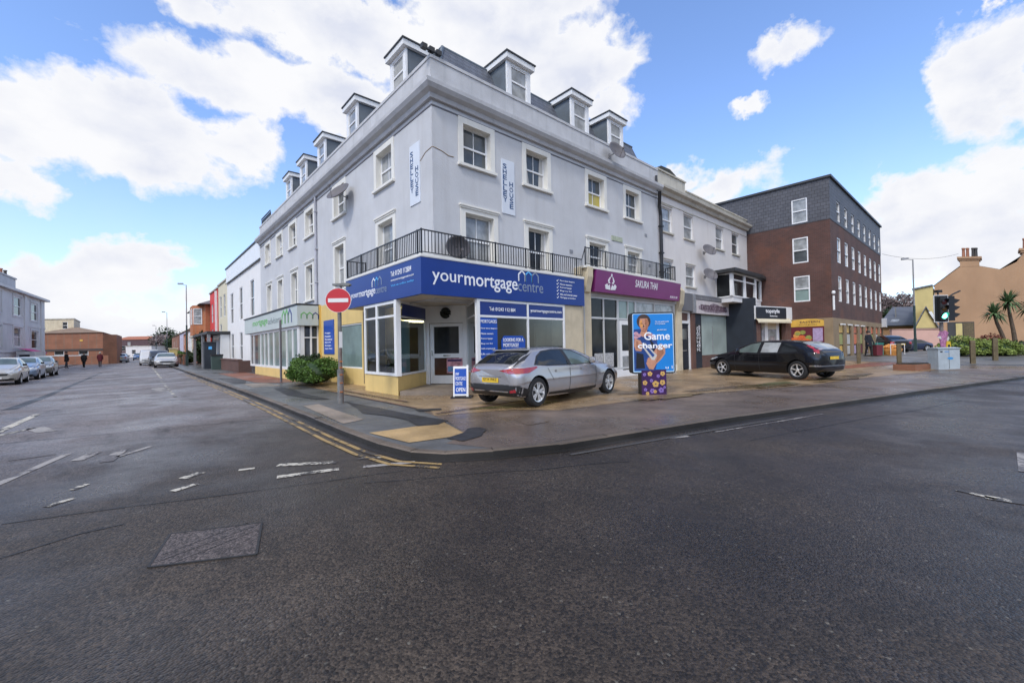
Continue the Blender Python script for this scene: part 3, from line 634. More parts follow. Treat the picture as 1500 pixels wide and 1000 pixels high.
mb=MB(); seg(mb,d0+(d1-d0)*.05,d0+(d1-d0)*.08,.05,1.2,1.4,.03); mb.build('handle',m['chrome'],door)
# vinyls
def vinyl(p,q,z0,z1,mat,name,parent=bld,off=.012): 
    mb=MB(); seg(mb,p,q,.006,z0,z1,off); return mb.build(name,mat,parent)
c1,c2=Vector((0.05,1.64)),Vector((1.92,3.15)); v=vinyl(c1+(c2-c1)*.10,c1+(c2-c1)*.97,2.56,2.96,m['navy'],'transom_vinyl',off=.03)
c1,c2=Vector((2.93,1.92)),Vector((1.97,.06)); vinyl(c1+(c2-c1)*.06,c1+(c2-c1)*.95,2.56,2.96,m['navy'],'transom_vinyl',off=-.03)
v1=vinyl((2.03,0),(4.14,0),2.53,2.97,m['navy'],'transom_vinyl',off=.02); v2=vinyl((4.24,0),(6.08,0),2.53,2.97,m['navy'],'transom_vinyl',off=.02)
text('lettering','Tel: 01243 112 804',m['txtwhite'],1.15,.12,(2.45,-.028,2.68),FR,v1); text('lettering','yourmortgagecentre.com',m['txtwhite'],1.65,.12,(4.33,-.028,2.68),FR,v2)
v=vinyl((2.03,0),(2.78,0),.76,2.44,m['postblue'],'window_poster',off=.02)
for i,s in enumerate(('MORTGAGES','First time buyers','Home movers','Remortgage','Buy to let','Self employed','Life cover','Insurance','Contractors')):
    text('lettering',s,m['txtwhite'],(.66 if i==0 else .2+.028*len(s)),.11 if i==0 else .06,(2.09,-.028,2.27-.165*i-(.04 if i else 0)),FR,v)
mb=MB(); 
for x0,x1,z0,z1 in ((2.95,4.05,1.2,1.86),): 
    pts=[(x0+.12,z0),(x1-.12,z0),(x1-.03,z0+.05),(x1,z0+.15),(x1,z1-.15),(x1-.12,z1),(x0+.12,z1),(x0,z1-.15),(x0,z0+.15),(x0+.03,z0+.05)]
    mb.prism_m(pts,-.02,-.014,lambda a,b,h:(a,h,b))
v=mb.build('window_poster',m['postblue'],bld)
text('lettering','LOOKING FOR A\nMORTGAGE?',m['txtwhite'],.92,.3,(3.03,-.024,1.48),FR,v,bold=.02); text('lettering','Speak to us today\nTel: 01243 112 804',m['txtwhite'],.7,.15,(3.14,-.024,1.27),FR,v)
# window decal logo helper: three little roofs
def roofs(parent,x,y,z,s,mats,fr_=True,gap=.9):
    for k,mt in enumerate(mats):
        mb=MB(); o=k*s*gap; w=s; t=.13*s
        pts=[(0,0),(t,0),(t,.62*s),(w/2,.95*s),(w-t,.62*s),(w-t,0),(w,0),(w,.7*s),(w/2,1.13*s),(0,.7*s)]
        if fr_: mb.prism_m([(x+o+a,z+b) for a,b in pts],y,y-.008,lambda a,b,h:(a,h,b))
        else: mb.prism_m([(x-o-a,z+b) for a,b in pts],y,y-.008,lambda a,b,h:(h,a,b))
        mb.build('roof_logo',mt,parent)
# wreath above the door
mb=MB(); c=(dp+dq)/2; dd=(dq-dp).normalized(); nn=Vector((dd.y,-dd.x))
mb.tube([(c.x+dd.x*.11*math.cos(a)+nn.x*.09,c.y+dd.y*.11*math.cos(a)+nn.y*.09,2.78+.11*math.sin(a)) for a in [i*math.pi/9 for i in range(19)]],.10,8)
tag(mb.build('door_wreath',M('dark_green_wreath',(.015,.022,.018),.8,.4,30),None),'round dark wreath hung above the white shop door','wreath')
mb=MB(); seg(mb,d0+(d1-d0)*.50,d0+(d1-d0)*.98,.004,.55,1.10,.032); po=mb.build('door_poster',M('pink_poster_print',(.55,.25,.28),.4,.5,9,30),None); tag(po,'small colourful poster stuck on the lower door glass','poster')
mb=MB(); seg(mb,d0+(d1-d0)*.53,d0+(d1-d0)*.95,.004,.60,.80,.037); mb.build('poster_print',M('blue_poster_print',(.12,.25,.42),.4,.5,12,30),po)
mb=MB(); seg(mb,d0+(d1-d0)*.53,d0+(d1-d0)*.95,.004,.98,1.06,.037); mb.build('poster_heading',m['violet'],po)
# interior
mb=MB(); mb.quad((.12,4.08,.1),(7.2,4.08,.1),(7.2,.12,.1),(.12,1.8,.1)); ii=mb.build('interior_floor',m['carpet'],bld,fix=False)
mb=MB(); mb.quad((.7,6,.1),(7.2,6,.1),(7.2,6,3.04),(.7,6,3.04)); mb.quad((7.2,.1,.1),(7.2,6,.1),(7.2,6,3.04),(7.2,.1,3.04)); mb.quad((.1,4.06,.1),(1.4,4.06,.1),(1.4,4.06,3.04),(.1,4.06,3.04)); mb.build('interior_wall',m['inside'],bld,fix=False)
MB().box(3.05,7.0,.7,6,3.0,3.04).build('ceiling',m['inside'],bld); MB().box(A,7.28,B,6.2,3.052,3.12).build('soffit',M('entrance_soffit',(.60,.55,.46),.8,.12),bld)
lmp=MB().box(1.2,2.2,3.75,3.92,2.50,2.56).build('ceiling_lamp',m['lamp'],bld)
MB().box(4.9,6.6,2.2,3.0,.1,.85).build('counter',m['insided'],bld); MB().box(6.0,7.1,1.4,1.5,.1,2.4).build('screen',m['beige'],bld)
MB().box(3.2,4.6,2.2,2.3,.1,2.5).build('partition',m['insided'],bld); MB().box(.15,.6,2.75,3.5,.1,.95).build('display_unit',m['insided'],bld)
mb=MB(); c1,c2=Vector((0.05,1.64)),Vector((1.92,3.15)); seg(mb,c1+(c2-c1)*.08,c1+(c2-c1)*.42,.005,.70,2.42,-.05); v=mb.build('window_banner',M('pale_teal_banner',(.42,.60,.62),.4,.1,2),bld)
for lab_,x_,y_ in (('leafy potted plant inside the left hand bay window',.55,2.75),('dark potted plant inside the right hand shop window',5.3,.7)):
    pp=thing('potted_plant',lab_,'plant',(x_,y_,.1)); MB().lathe([(.16,0),(.2,.7),(.21,.75),(.17,.75)],12).build('pot',m['cloth_w'],pp); rnd=random.Random(int(x_*10)); lf=MB()
    for k in range(60):
        a_,e_2=rnd.uniform(0,6.28),rnd.uniform(.1,1.4); d_=Vector((math.cos(a_)*math.cos(e_2),math.sin(a_)*math.cos(e_2),math.sin(e_2))); L_=rnd.uniform(.35,.85); sd_=d_.cross(Vector((0,0,1))).normalized()*.05; q_=Vector((0,0,.75)); lf.quad(q_,q_+d_*L_*.6-sd_,q_+d_*L_-Vector((0,0,.12)),q_+d_*L_*.6+sd_)
    lf.build('leaves',m['leaf'],pp,fix=False)
mb=MB(); mb.tube([(A-.004,1.35,7.55),(A-.004,1.2,7.62),(A-.004,.95,7.74),(A-.004,B,7.78),(A+.1,B-.004,7.78),(A+.35,B-.004,7.74),(A+.6,B-.004,7.66),(A+.8,B-.004,7.67)],.013,5); mb.build('rusty_crack',M('rust_brown',(.30,.19,.09),.8,.4,20),bld)
nb=thing('name_board','small pale green board on the grey wall above the second balcony','sign'); MB().box(10.15,11.0,B-.03,B-.001,6.28,6.5).build('board',M('pale_green_board',(.40,.44,.33),.7,.2,8),nb)
fl_=thing('flood_light','cluster of dark flood lights on the parapet corner','flood light',(A+.0,B+.0,10.62)); mb=MB(); mb.tube([(0,0,0),(0,0,.18)],.02,6); mb.tube([(-.28,0,.16),(.28,0,.18)],.02,6); mb.build('bracket',m['iron'],fl_)
for k_,(x_,r_) in enumerate(((-.26,.5),(.0,-.3),(.25,.2))): MB().box(x_-.09,x_+.09,-.12,.03,.1,.24).build('lamp_head',m['iron'],fl_)
for (x_,z_) in ((13.0,6.9),(13.3,5.4),(7.2,5.3)): MB().box(x_,x_+.2,B-.02,B,z_,z_+.14).build('air_vent',m['steel'],bld)
# pier and side column
MB().box(6.15,7.25,.0,B+.1,0,3.05).build('beige_pier',m['beige'],bld)
MB().box(7.45,8.1,.2,B+.02,0,4.7).build('beige_pier',m['beige'],bld)
mb=MB(); mb.prism_m([(-.05,4.7),(-.05,4.3),(.1,3.7),(.35,3.55),(.35,4.7)],7.62,7.95,lambda a,b,h:(h,a,b)); mb.build('corbel',m['beige'],bld)
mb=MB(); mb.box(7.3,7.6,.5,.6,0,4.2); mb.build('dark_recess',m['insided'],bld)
# purple shop front
sf=MB(); v0=.42; shop_frame(sf,(8.15,v0),(15.6,v0),.35,3.62,[(.01,.14),(.145,.06),(.29,.12),(.40,.05),(.485,.12),(.72,.07),(.99,.12)],[(.35,.1),(2.62,.08),(3.5,.12)]); 
shop_frame(sf,(7.6,.2),(8.15,v0),.35,3.6,[(.05,.08)],[(2.62,.06)])
sf.build('shopfront_frame',M('grey_white_paint',(.55,.56,.56),.5,.1,streak=.2),bld)
pane((8.15,v0+.02),(10.3,v0+.02),.45,3.55,m['pane_d'],bld); pane((10.3,v0+.02),(11.75,v0+.02),2.68,3.55,m['pane_g'],bld); pane((11.75,v0+.02),(15.6,v0+.02),2.68,3.55,m['pane_l'],bld); pane((11.75,v0+.02),(15.6,v0+.02),.45,2.62,m['pane_d'],bld)
MB().box(8.1,15.7,v0-.03,v0+.1,0,.36).build('stall_riser',m['white'],bld); MB().box(8.1,15.8,v0-.1,B,3.6,3.85).build('sign_soffit',M('pale_soffit',(.5,.49,.47),.7,.1),bld)
MB().box(8.1,15.7,.7,.75,0,3.7).build('shop_backing',m['insided'],bld)
mb=MB(); mb.box(8.55,9.15,v0-.0,v0+.015,.5,1.12).box(9.3,9.95,v0,v0+.015,.5,1.12); mb.build('grey_window_panels',M('mottled_grey_panel',(.4,.4,.4),.6,.5,14,40),bld)
mb=MB(); mb.box(10.42,11.6,v0-.02,v0+.03,.12,2.6); dr=mb.build('door',m['white'],bld); MB().box(10.6,11.4,v0-.03,v0-.021,1.2,2.4).build('pane',m['pane_d'],dr); MB().box(10.6,11.4,v0-.03,v0-.021,.3,.95).build('pane',m['pane_l'],dr)
# green shop (left street)
G=-.3
mb=MB(); mb.prism([(G,24.6),(G,11.45),(A-.002,11.55),(A-.002,24.6)],2.7,3.72); mb.build('shop_canopy',m['cornice'],bld)
MB().prism([(G-.08,24.7),(G-.08,11.36),(A-.003,11.5),(A-.003,24.7)],3.722,3.79).build('lead_flashing',m['darkedge'],bld)
sf=MB(); shop_frame(sf,(G+.12,23.4),(G+.12,11.6),.5,2.7,[(.005,.12),(.09,.1),(.27,.1),(.36,.08),(.45,.12),(.56,.12),(.68,.12),(.80,.12),(.90,.14),(.985,.3)],[(.5,.14),(2.58,.12)]); sf.build('shopfront_frame',m['white'],bld)
pane((G+.14,21.2),(G+.14,11.7),.55,2.65,m['pane_g'],bld); pane((G+.14,23.3),(G+.14,21.2),.05,2.65,m['pane'],bld)
MB().box(G+.08,G+.2,11.6,21.8,0,.5).build('plinth',m['yellow'],bld)
mb=MB(); shop_frame(mb,(G+.2,11.62),(A,11.62),.0,2.7,[(.06,.16),(.52,.08),(.93,.12)],[(.0,.1),(2.1,.06)]); mb.build('entrance_frame',m['white'],bld); pane((G+.2,11.66),(A,11.66),.1,2.6,m['pane'],bld)
MB().box(G+.25,A,12.0,20,0.02,2.68).build('interior_box',m['insided'],bld)
# ------------------------------------------------ signs of the corner building
s=thing('shop_sign','wide royal blue fascia board above the corner shop door and windows','sign')
MB().box(-.07,7.33,-.07,.018,3.06,4.165).box(-.07,.018,.018,5.72,3.06,4.165).build('fascia_board',m['blue'],s)
MB().box(-.085,7.34,-.085,-.0705,4.135,4.17).box(-.085,-.0705,-.07,5.73,4.135,4.17).build('trim',m['cornice'],s)
y=-.071
text('lettering','your',m['txtwhite'],1.1,.38,(.3,y,3.36),FR,s,bold=.005); text('lettering','mortgage',m['txtwhite'],2.22,.48,(1.45,y,3.30),FR,s,bold=.018); text('lettering','centre',m['grey_print'],1.25,.31,(3.70,y,3.41),FR,s)
roofs(s,3.72,y,3.76,.36,[m['txtwhite'],m['skyblue'],m['grey_print']])
for i,q in enumerate(('First time buyers','Home movers','Remortgage','Buy to let','Life and critical cover','Mortgage protection')):
    text('lettering','\u2713 '+q if False else q,m['txtwhite'],.42+.025*len(q),.075,(5.88,y,3.92-.128*i),FR,s)
    mb=MB(); z=3.92-.128*i; mb.prism_m([(5.68,z+.03),(5.72,z-.01),(5.80,z+.08),(5.78,z+.085),(5.72,z+.02),(5.69,z+.045)],y,y-.006,lambda a,b,h:(a,h,b)); mb.build('tick',m['txtwhite'],s)
text('lettering','your',m['txtwhite'],.72,.22,(y,5.2,3.35),FL,s); text('lettering','mortgage',m['txtwhite'],1.4,.28,(y,4.45,3.32),FL,s,bold=.015); text('lettering','centre',m['grey_print'],.85,.2,(y,3.02,3.37),FL,s)
roofs(s,y,3.25,3.62,.26,[m['txtwhite'],m['skyblue'],m['grey_print']],True) if False else None
for k,mt in enumerate((m['txtwhite'],m['skyblue'],m['grey_print'])):
    mb=MB(); w=.28; t_=.04; o=3.3-k*.25
    pts=[(0,0),(t_,0),(t_,.62*w),(w/2,.95*w),(w-t_,.62*w),(w-t_,0),(w,0),(w,.7*w),(w/2,1.13*w),(0,.7*w)]
    mb.prism_m([(o-a,3.63+b) for a,b in pts],y,y-.008,lambda a,b,h:(h,a,b)); mb.build('roof_logo',mt,s)
text('lettering','Tel: 01243 112804',m['txtwhite'],1.35,.16,(y,1.85,3.80),FL,s,bold=.02); text('lettering','www.yourmortgagecentre.com',m['txtwhite'],1.5,.07,(y,1.85,3.63),FL,s); text('lettering','Visit us online today',m['skyblue'],1.5,.08,(y,1.85,3.46),FL,s)
s=thing('shop_sign','long pale grey fascia with green lettering on the left street front','sign')
MB().box(G-.03,G-.001,11.44,24.6,2.72,3.70).box(G-.03,A-.1,11.40,11.438,2.72,3.70).build('fascia_board',m['lime'],s)
text('lettering','mortgage',m['txtgreen'],4.2,.42,(G-.031,21.8,3.02),FL,s,bold=.02); text('lettering','advisers',M('dark_grey_lettering',(.16,.2,.2),.5,.05),2.9,.36,(G-.031,17.4,3.05),FL,s)
for k,mt in enumerate(('txtgreen','txtgreen','navy')):
    mb=MB(); w=.75; t_=.12; o=14.3-k*.6
    pts=[(0,0),(t_,0),(t_,.5*w),(w/2,.8*w),(w-t_,.5*w),(w-t_,0),(w,0),(w,.6*w),(w/2,1.0*w),(0,.6*w)]
    mb.prism_m([(o-a,2.92+b) for a,b in pts],G-.031,G-.04,lambda a,b,h:(h,a,b)); mb.build('roof_logo',m[mt],s)
roofs(s,G+.12,11.399,3.05,.3,[m['txtgreen'],m['txtgreen'],m['navy']])
s=thing('shop_sign','dark purple fascia board with white emblem and lettering','sign')
mb=MB(); mb.prism_m([(-.04,4.64),(.08,3.74),(.3,3.74),(.3,4.64)],8.2,15.5,lambda a,b,h:(h,a,b)); mb.build('fascia_board',m['purple'],s)
TL=(R(90+7.6),0,0)
text('lettering','SAKURA THAI',m['txtwhite'],1.95,.33,(11.2,.030,4.15),TL,s,bold=.03); text('lettering','MASSAGE & SPA',m['txtwhite'],1.6,.12,(11.35,.062,3.93),TL,s); text('lettering','01243 555 210',m['txtwhite'],.75,.11,(14.5,.068,3.84),TL,s)
mb=MB(); cx,cz=9.3,4.15
def emb(pts): mb.prism_m([(cx+a,cz+b) for a,b in pts],-.012,.03,lambda a,b,h:(a,h-(b-3.74)*.133+.08,b))
for sx in (-1,1):
    emb([(sx*.02,-.28),(sx*.35,-.26),(sx*.42,-.1),(sx*.28,-.02),(sx*.2,-.12),(sx*.1,-.05),(sx*.04,-.18)]); emb([(sx*.05,.0),(sx*.18,-.02),(sx*.24,.1),(sx*.16,.22),(sx*.05,.30),(sx*.10,.18),(sx*.14,.08)])
emb([(-.03,.28),(.03,.28),(.05,.36),(0,.42),(-.05,.36)])
mb.build('emblem',m['txtwhite'],s)
def plaque(label,left):
    s=thing('name_plaque',label,'sign')
    if not left:
        MB().box(3.57,4.18,B-.03,B-.001,6.25,8.2).build('plaque_board',M('pale_blue_board',(.66,.70,.76),.6,.05),s); cols=((3.62,8.02,'SHELLEY'),(3.92,7.42,'HOUSE'))
        for x,z,w in cols:
            for i,ch in enumerate(w): text('lettering',ch,m['txtblue'],.17,.165,(x,B-.032,z-.2*i-.15),FR,s,bold=.012)
    else:
        MB().box(A-.03,A-.001,1.29,1.96,6.25,8.25).build('plaque_board',M('pale_blue_board',(.66,.70,.76),.6,.05),s)
        for y0,z,w in ((1.90,8.02,'SHELLEY'),(1.57,7.45,'HOUSE')):
            for i,ch in enumerate(w): text('lettering',ch,m['txtblue'],.18,.165,(A-.032,y0,z-.2*i-.15),FL,s,bold=.012)
plaque('pale vertical name plaque between two windows on the right front',False); plaque('pale vertical name plaque near the corner on the left front',True)
s=thing('wall_sign','narrow upright blue panel with white text on the yellow wall','sign')
MB().box(A-.04,A-.001,9.45,10.85,1.30,2.92).build('sign_board',m['postblue'],s)
for i,q in enumerate(('Mortgages','Protection','Home insurance','Buy to let','Remortgages','Equity release')): text('lettering',q,m['txtwhite'],.35+.045*len(q),.10,(A-.042,10.65,2.25-.15*i),FL,s)
pass
# satellite dishes
def dish(label,loc,yaw,rd=.42,pitch=-15,arm=None,mat='dish'):
    d=thing('satellite_dish',label,'satellite dish',loc,yaw,'satellite dishes on the house fronts')
    mb=MB(); pr=[(0.001,0)]+[(rd*k/6,-.16*rd*(k/6)**2*2) for k in range(1,7)]
    rot=Matrix.Rotation(R(pitch),3,'X')
    f=lambda q:rot@Vector((q.x*1.18,q.y,q.z))
    o=MB(); n=28
    for k in range(7):
        r=rd*k/6+.0005; h=-.32*rd*(k/6)**2
        for j in range(n): t_=2*math.pi*j/n; o.v.append(tuple(f(Vector((r*math.cos(t_),h,r*math.sin(t_))))))
    for k in range(6):
        for j in range(n): o.f.append((k*n+j,k*n+(j+1)%n,(k+1)*n+(j+1)%n,(k+1)*n+j)); o.mi.append(0)
    ob=o.build('reflector',m[mat],d,True); mod=ob.modifiers.new('t','SOLIDIFY'); mod.thickness=.012
    a=MB(); tip=f(Vector((0,-rd*1.05,-rd*.35))); a.tube([f(Vector((0,-.3*rd,-rd*.95))),tip],.012,6); a.box(tip.x-.03,tip.x+.03,tip.y-.05,tip.y+.04,tip.z-.035,tip.z+.035); a.build('feed_arm',m['dish'],d)
    b=MB(); b.tube([(0,.02,0),(0,.14,-.05),(0,.36,-.05)],.025,8); b.box(-.07,.07,.33,.36,-.15,.05); b.build('bracket',m['steel'],d)
dish('large brown dish on the left front covering an upper window',(A-.42,7.3,8.1),R(-72),.50,-38)
dish('round dish standing on the balcony behind its railing',(1.35,.18,4.62),R(-8),.36,0)
dish('dish on the parapet below the last right dormer',(10.0,B-.42,10.15),R(-8),.42,-18)
# ---------------------------------------------------------------- white building on the right street
wb=thing('white_building','white rendered terrace between the grey corner house and brick block','building')
WW=[(14.78,1.15,7.5,8.85),(17.28,1.15,7.5,8.9),(21.55,1.15,7.5,8.9),(24.1,1.15,7.5,8.9),(17.4,1.15,4.75,5.95),(14.95,.95,4.75,5.95)]
mb=MB(); wall_sheet(mb,lambda s,z,d:(s,.60+d,z),14.36,26.78,0,9.75,[(x,x+w,z0,z1) for x,w,z0,z1 in WW]+[(16.15,17.6,0,3.5)],.16); mb.build('wall',m['render2'],wb,fix=False)
for x,w,z0,z1 in WW:
    f=MB(); h=z1-z0; k=.06; f.box(0,k,.08,.14,0,h).box(w-k,w,.08,.14,0,h).box(k,w-k,.08,.14,0,k).box(k,w-k,.08,.14,h-k,h).box(k,w-k,.07,.138,h*.5-.03,h*.5+.03)
    o=f.build('window',m['upvc'],wb,loc=(x,.60,z0)); MB().quad((0,.12,0),(w,.12,0),(w,.12,h),(0,.12,h)).build('pane',m['pane_l' if x<22 else 'pane'],o,fix=False); MB().box(-.08,w+.08,-.09,.08,-.09,-.002).build('sill',m['cornice2'],o)
    MB().box(-.03,w+.03,-.04,-.0,h+.08,h+.13).build('lintel_line',m['cornice2'],o)
mb=MB(); mb.prism_m([(.62,9.45),(.45,9.45),(.38,9.6),(.22,9.68),(.20,9.8),(.62,9.82)],14.36,26.95,lambda a,b,h:(h,a,b)); mb.build('cornice',m['cornice2'],wb)
mb=MB(); mb.box(14.36,17.5,.58,.9,9.8,10.68).box(14.36,17.56,.52,.95,10.68,10.76).box(17.5,26.9,.58,.85,9.8,10.2).box(17.5,26.9,.53,.9,10.2,10.27); mb.build('parapet',m['cornice2'],wb)
mb=MB(); mb.box(14.36,26.8,.575,.6,9.02,9.05); mb.build('string_course',m['cornice2'],wb)
MB().quad((14.36,.9,9.9),(26.8,.9,9.9),(26.8,8,10.6),(14.36,8,10.6)).quad((26.8,.6,0),(26.8,8,0),(26.8,8,9.9),(26.8,.6,9.9)).build('roof',m['roofg'],wb,fix=False)
mb=MB(); mb.prism_m([(17.7,10.3),(20.4,10.3),(20.4,11.9),(20.0,12.35),(19.3,12.55),(18.2,12.5),(17.7,12.2)],2.4,4.2,lambda a,b,h:(a,h,b)); mb.build('chimney',M('mossy_black_stack',(.05,.05,.04),.9,.4,3),wb)
# bay window
bp=[(21.5,.6),(21.2,-.5),(25.0,-.5),(26.55,-.3),(26.75,.6)]
mb=MB(); mb.prism(bp,3.98,4.28); mb.prism([(p[0]+(.06 if p[0]>23 else -.06),p[1]-.05) for p in bp],4.28,4.36); mb.prism(bp,5.70,5.78); mb.box(21.3,25,-.50,-.44,5.3,5.36); 
for p in bp[:4]: mb.prism([(p[0]-.1,p[1]-.02),(p[0]+.1,p[1]-.02),(p[0]+.1,p[1]+.16),(p[0]-.1,p[1]+.16)],4.36,5.72)
for f in (.5,): mb.box(21.2+3.8*f-.14,21.2+3.8*f+.14,-.52,-.4,4.36,5.72)
mb.box(21.3,25.0,-.505,-.44,5.32,5.38); bay=mb.build('bay_window',m['upvc'],wb)
mb=MB(); q=[(21.45,.55),(21.25,-.44),(24.95,-.44),(26.5,-.24),(26.6,.55)]
for a,b in zip(q,q[1:]): mb.quad((*a,4.36),(*b,4.36),(*b,5.72),(*a,5.72))
mb.build('pane',m['pane_d'],bay,fix=False)
mb=MB(); 
for x in (21.40,23.3): mb.prism_m([(x,4.4),(x+.22,4.4),(x+.08,5.2),(x,5.3)],-.445,-.45,lambda a,b,h:(a,h,b))
for x in (24.55,): mb.prism_m([(x+.1,4.4),(x+.3,4.4),(x+.3,5.3),(x+.22,5.2)],-.445,-.45,lambda a,b,h:(a,h,b))
mb.build('net_curtain',m['cloth_w'],bay)
MB().prism([(20.9,.6),(20.7,-.85),(25.3,-.85),(27.1,-.55),(26.78,.6)],5.78,5.98).build('bay_roof',m['darkedge'],bay)
# shops below
MB().box(15.65,16.2,.3,.62,0,3.9).build('cream_pier',m['beige'],wb)
mb=MB(); mb.prism_m([(.3,4.6),(.05,4.3),(.12,3.6),(.3,3.2)],15.7,16.1,lambda a,b,h:(h,a,b)); mb.build('corbel',m['beige'],wb)
mb=MB(); mb.box(16.2,16.35,.52,.62,0,3.3).box(17.45,17.6,.52,.62,0,3.3).box(16.35,17.45,.52,.62,2.6,2.75).box(16.35,17.45,.52,.62,3.2,3.3); mb.build('door_frame',m['white'],wb)
dr=MB().box(16.36,17.44,.57,.63,0.05,2.59).build('door',m['cloth_d'],wb); MB().box(16.6,17.2,.555,.569,1.05,1.09).build('handle',m['chrome'],dr); MB().box(16.55,17.25,.56,.569,1.7,2.3).build('pane',m['pane'],dr)
MB().box(16.36,17.44,.6,.62,2.75,3.2).build('fanlight',m['brownwood'],wb)
MB().box(16.2,17.8,.35,.6,3.3,4.3).build('fascia_end',M('grey_panel',(.14,.14,.15),.6,.1),wb)
MB().box(17.6,18.0,.4,.62,0,3.2).build('brown_pilaster',m['brownwood'],wb); MB().box(17.62,17.95,.3,.62,3.2,4.3).build('grey_console',m['steel'],wb)
MB().box(18.0,18.9,.46,.62,0,3.2).build('blue_black_panel',m['darkwall'],wb)
MB().box(18.9,22.6,.5,.62,0,.75).build('stall_riser',m['brickd'],wb); MB().box(18.9,22.6,.52,.60,.75,3.2).build('shop_pane',glass_mat('pale_frosted_glass',(.34,.40,.37),.12,.15,.6),wb)
MB().box(20.5,20.54,.50,.52,.9,2.5).build('glass_joint',m['steel'],wb)
MB().box(17.9,22.66,.28,.6,4.0,4.28).build('lead_flashing',m['roofg'],wb)
mb=MB(); mb.prism([(22.6,.6),(22.62,-1.12),(23.0,-1.15),(23.0,.6)],0,4.25); mb.build('dark_side_wall',m['darkwall'],wb)
# angled shop front to the right
p0,p1=Vector((22.75,-1.14)),Vector((26.78,-2.1))
mb=MB(); mb.prism([(22.75,-1.14),(26.78,-2.1),(26.78,.6),(22.75,.6)],2.9,3.75); mb.build('shop_canopy',m['white'],wb)
mb=MB(); seg(mb,p0+(p1-p0)*.0,p0+(p1-p0)*.16,.3,0,2.9,-.2); mb.build('brick_pier',m['brickd'],wb); mb=MB(); seg(mb,p0+(p1-p0)*.84,p0+(p1-p0)*1.0,.3,0,2.9,-.2); mb.build('brick_pier',m['brickd'],wb)
mb=MB(); seg(mb,p0+(p1-p0)*.16,p0+(p1-p0)*.84,.05,0,2.9,-.5); mb.build('shop_interior_front',m['brownwood'],wb)
mb=MB(); seg(mb,p0+(p1-p0)*.42,p0+(p1-p0)*.50,.06,0,2.9,-.44); seg(mb,p0+(p1-p0)*.73,p0+(p1-p0)*.8,.06,0,2.9,-.44); mb.build('shop_frame',m['white'],wb)
mb=MB(); seg(mb,p0+(p1-p0)*.5,p0+(p1-p0)*.73,.04,.3,2.3,-.45); seg(mb,p0+(p1-p0)*.34,p0+(p1-p0)*.42,.04,.3,2.9,-.45); mb.build('shop_pane',m['pane_l'],wb)
mb=MB(); seg(mb,p0+(p1-p0)*.5,p0+(p1-p0)*.73,.045,2.3,2.75,-.45); mb.build('blind',m['awn'],wb)
aw=MB(); d=(p1-p0).normalized(); n=Vector((d.y,-d.x)); a0,a1=p0+d*.05+n*.02,p0+(p1-p0)*.9+n*.02
aw.quad((*a0,3.0),(*a1,3.0),(*(a1+n*.18),2.78),(*(a0+n*.18),2.78)); aw.quad((*(a0+n*.18),2.78),(*(a1+n*.18),2.78),(*(a1+n*.18),2.68),(*(a0+n*.18),2.68)); aw.build('awning',m['awn'],wb)
s=thing('shop_sign','black fascia board with white lettering on the low angled shop','sign'); mb=MB(); seg(mb,p0+d*.12,p0+(p1-p0)*.80,.05,2.95,3.68,.06); mb.build('fascia_board',m['darkwall'],s)
ang=math.atan2(d.y,d.x); q=p0+(p1-p0)*.25+n*.09; text('lettering','topstyle',m['txtwhite'],1.5,.32,(q.x,q.y,3.25),(R(90),0,ang),s,bold=.03); q=p0+(p1-p0)*.36+n*.09; text('lettering','Barbershop',m['txtwhite'],.8,.12,(q.x,q.y,3.05),(R(90),0,ang),s)
s=thing('shop_sign','off white board with ornate dark lettering over the frosted window','sign'); MB().box(17.98,22.55,.30,.36,3.2,3.98).build('sign_board',m['offwhite_sign'],s)
mb=MB(); mb.prism_m([(18.3,3.45),(19.2,3.32),(20.8,3.30),(21.6,3.36),(22.3,3.40),(22.1,3.75),(21.4,3.7),(20.9,3.82),(20.2,3.88),(19.6,3.72),(18.9,3.74),(18.2,3.62)],.299,.296,lambda a,b,h:(a,h,b)); mb.build('ornament',M('smoky_print',(.22,.17,.20),.6,.5,6),s)
text('lettering','TATTOO STUDIO',m['maroon'],3.6,.32,(18.5,.295,3.42),FR,s,bold=.02)
s=thing('door_sign','tall dark hanging panel with white script beside the frosted window','sign'); MB().box(18.12,18.8,.44,.458,.9,2.6).build('sign_board',m['blackpl'],s); text('lettering','TATTOO\nPIERCING',m['txtwhite'],1.5,.42,(18.65,.436,1.0),(R(90),R(-90),0),s)
dish('higher grey dish on the white wall above the bay',(19.35,.15,6.95),R(-22),.40,-28); dish('lower grey dish on the white wall beside the bay window',(19.4,.15,5.5),R(-22),.42,-28)
# ---------------------------------------------------------------- brick building
bb=thing('brick_building','four storey dark red brick block with slate hung top floor','building')
ex,ey=26.8,-4.3; X1=45.6; Z1=11.85
ends=[(2.22,3.11,9.3,10.9),(2.22,3.10,6.65,8.32),(2.24,3.14,4.08,5.77)]   # along -v
fe=lambda s,z,d_:(ex+d_,-s,z); fs=lambda s,z,d_:(s,ey+d_,z)
ux=[29.1+2.24*k for k in range(8)]
mb=MB(); wall_sheet(mb,fe,-9,-ey,2.93,9.2,[(a,b,c,e_) for a,b,c,e_ in ends[1:]],.12); wall_sheet(mb,fs,ex,X1,2.93,9.2,[(x-.5,x+.5,6.65,8.32) for x in ux]+[(x-.5,x+.5,4.06,5.75) for x in ux],.15); mb.quad((X1,ey,0),(X1,9,0),(X1,9,9.2),(X1,ey,9.2)); mb.build('wall',m['brickr'],bb,fix=False)
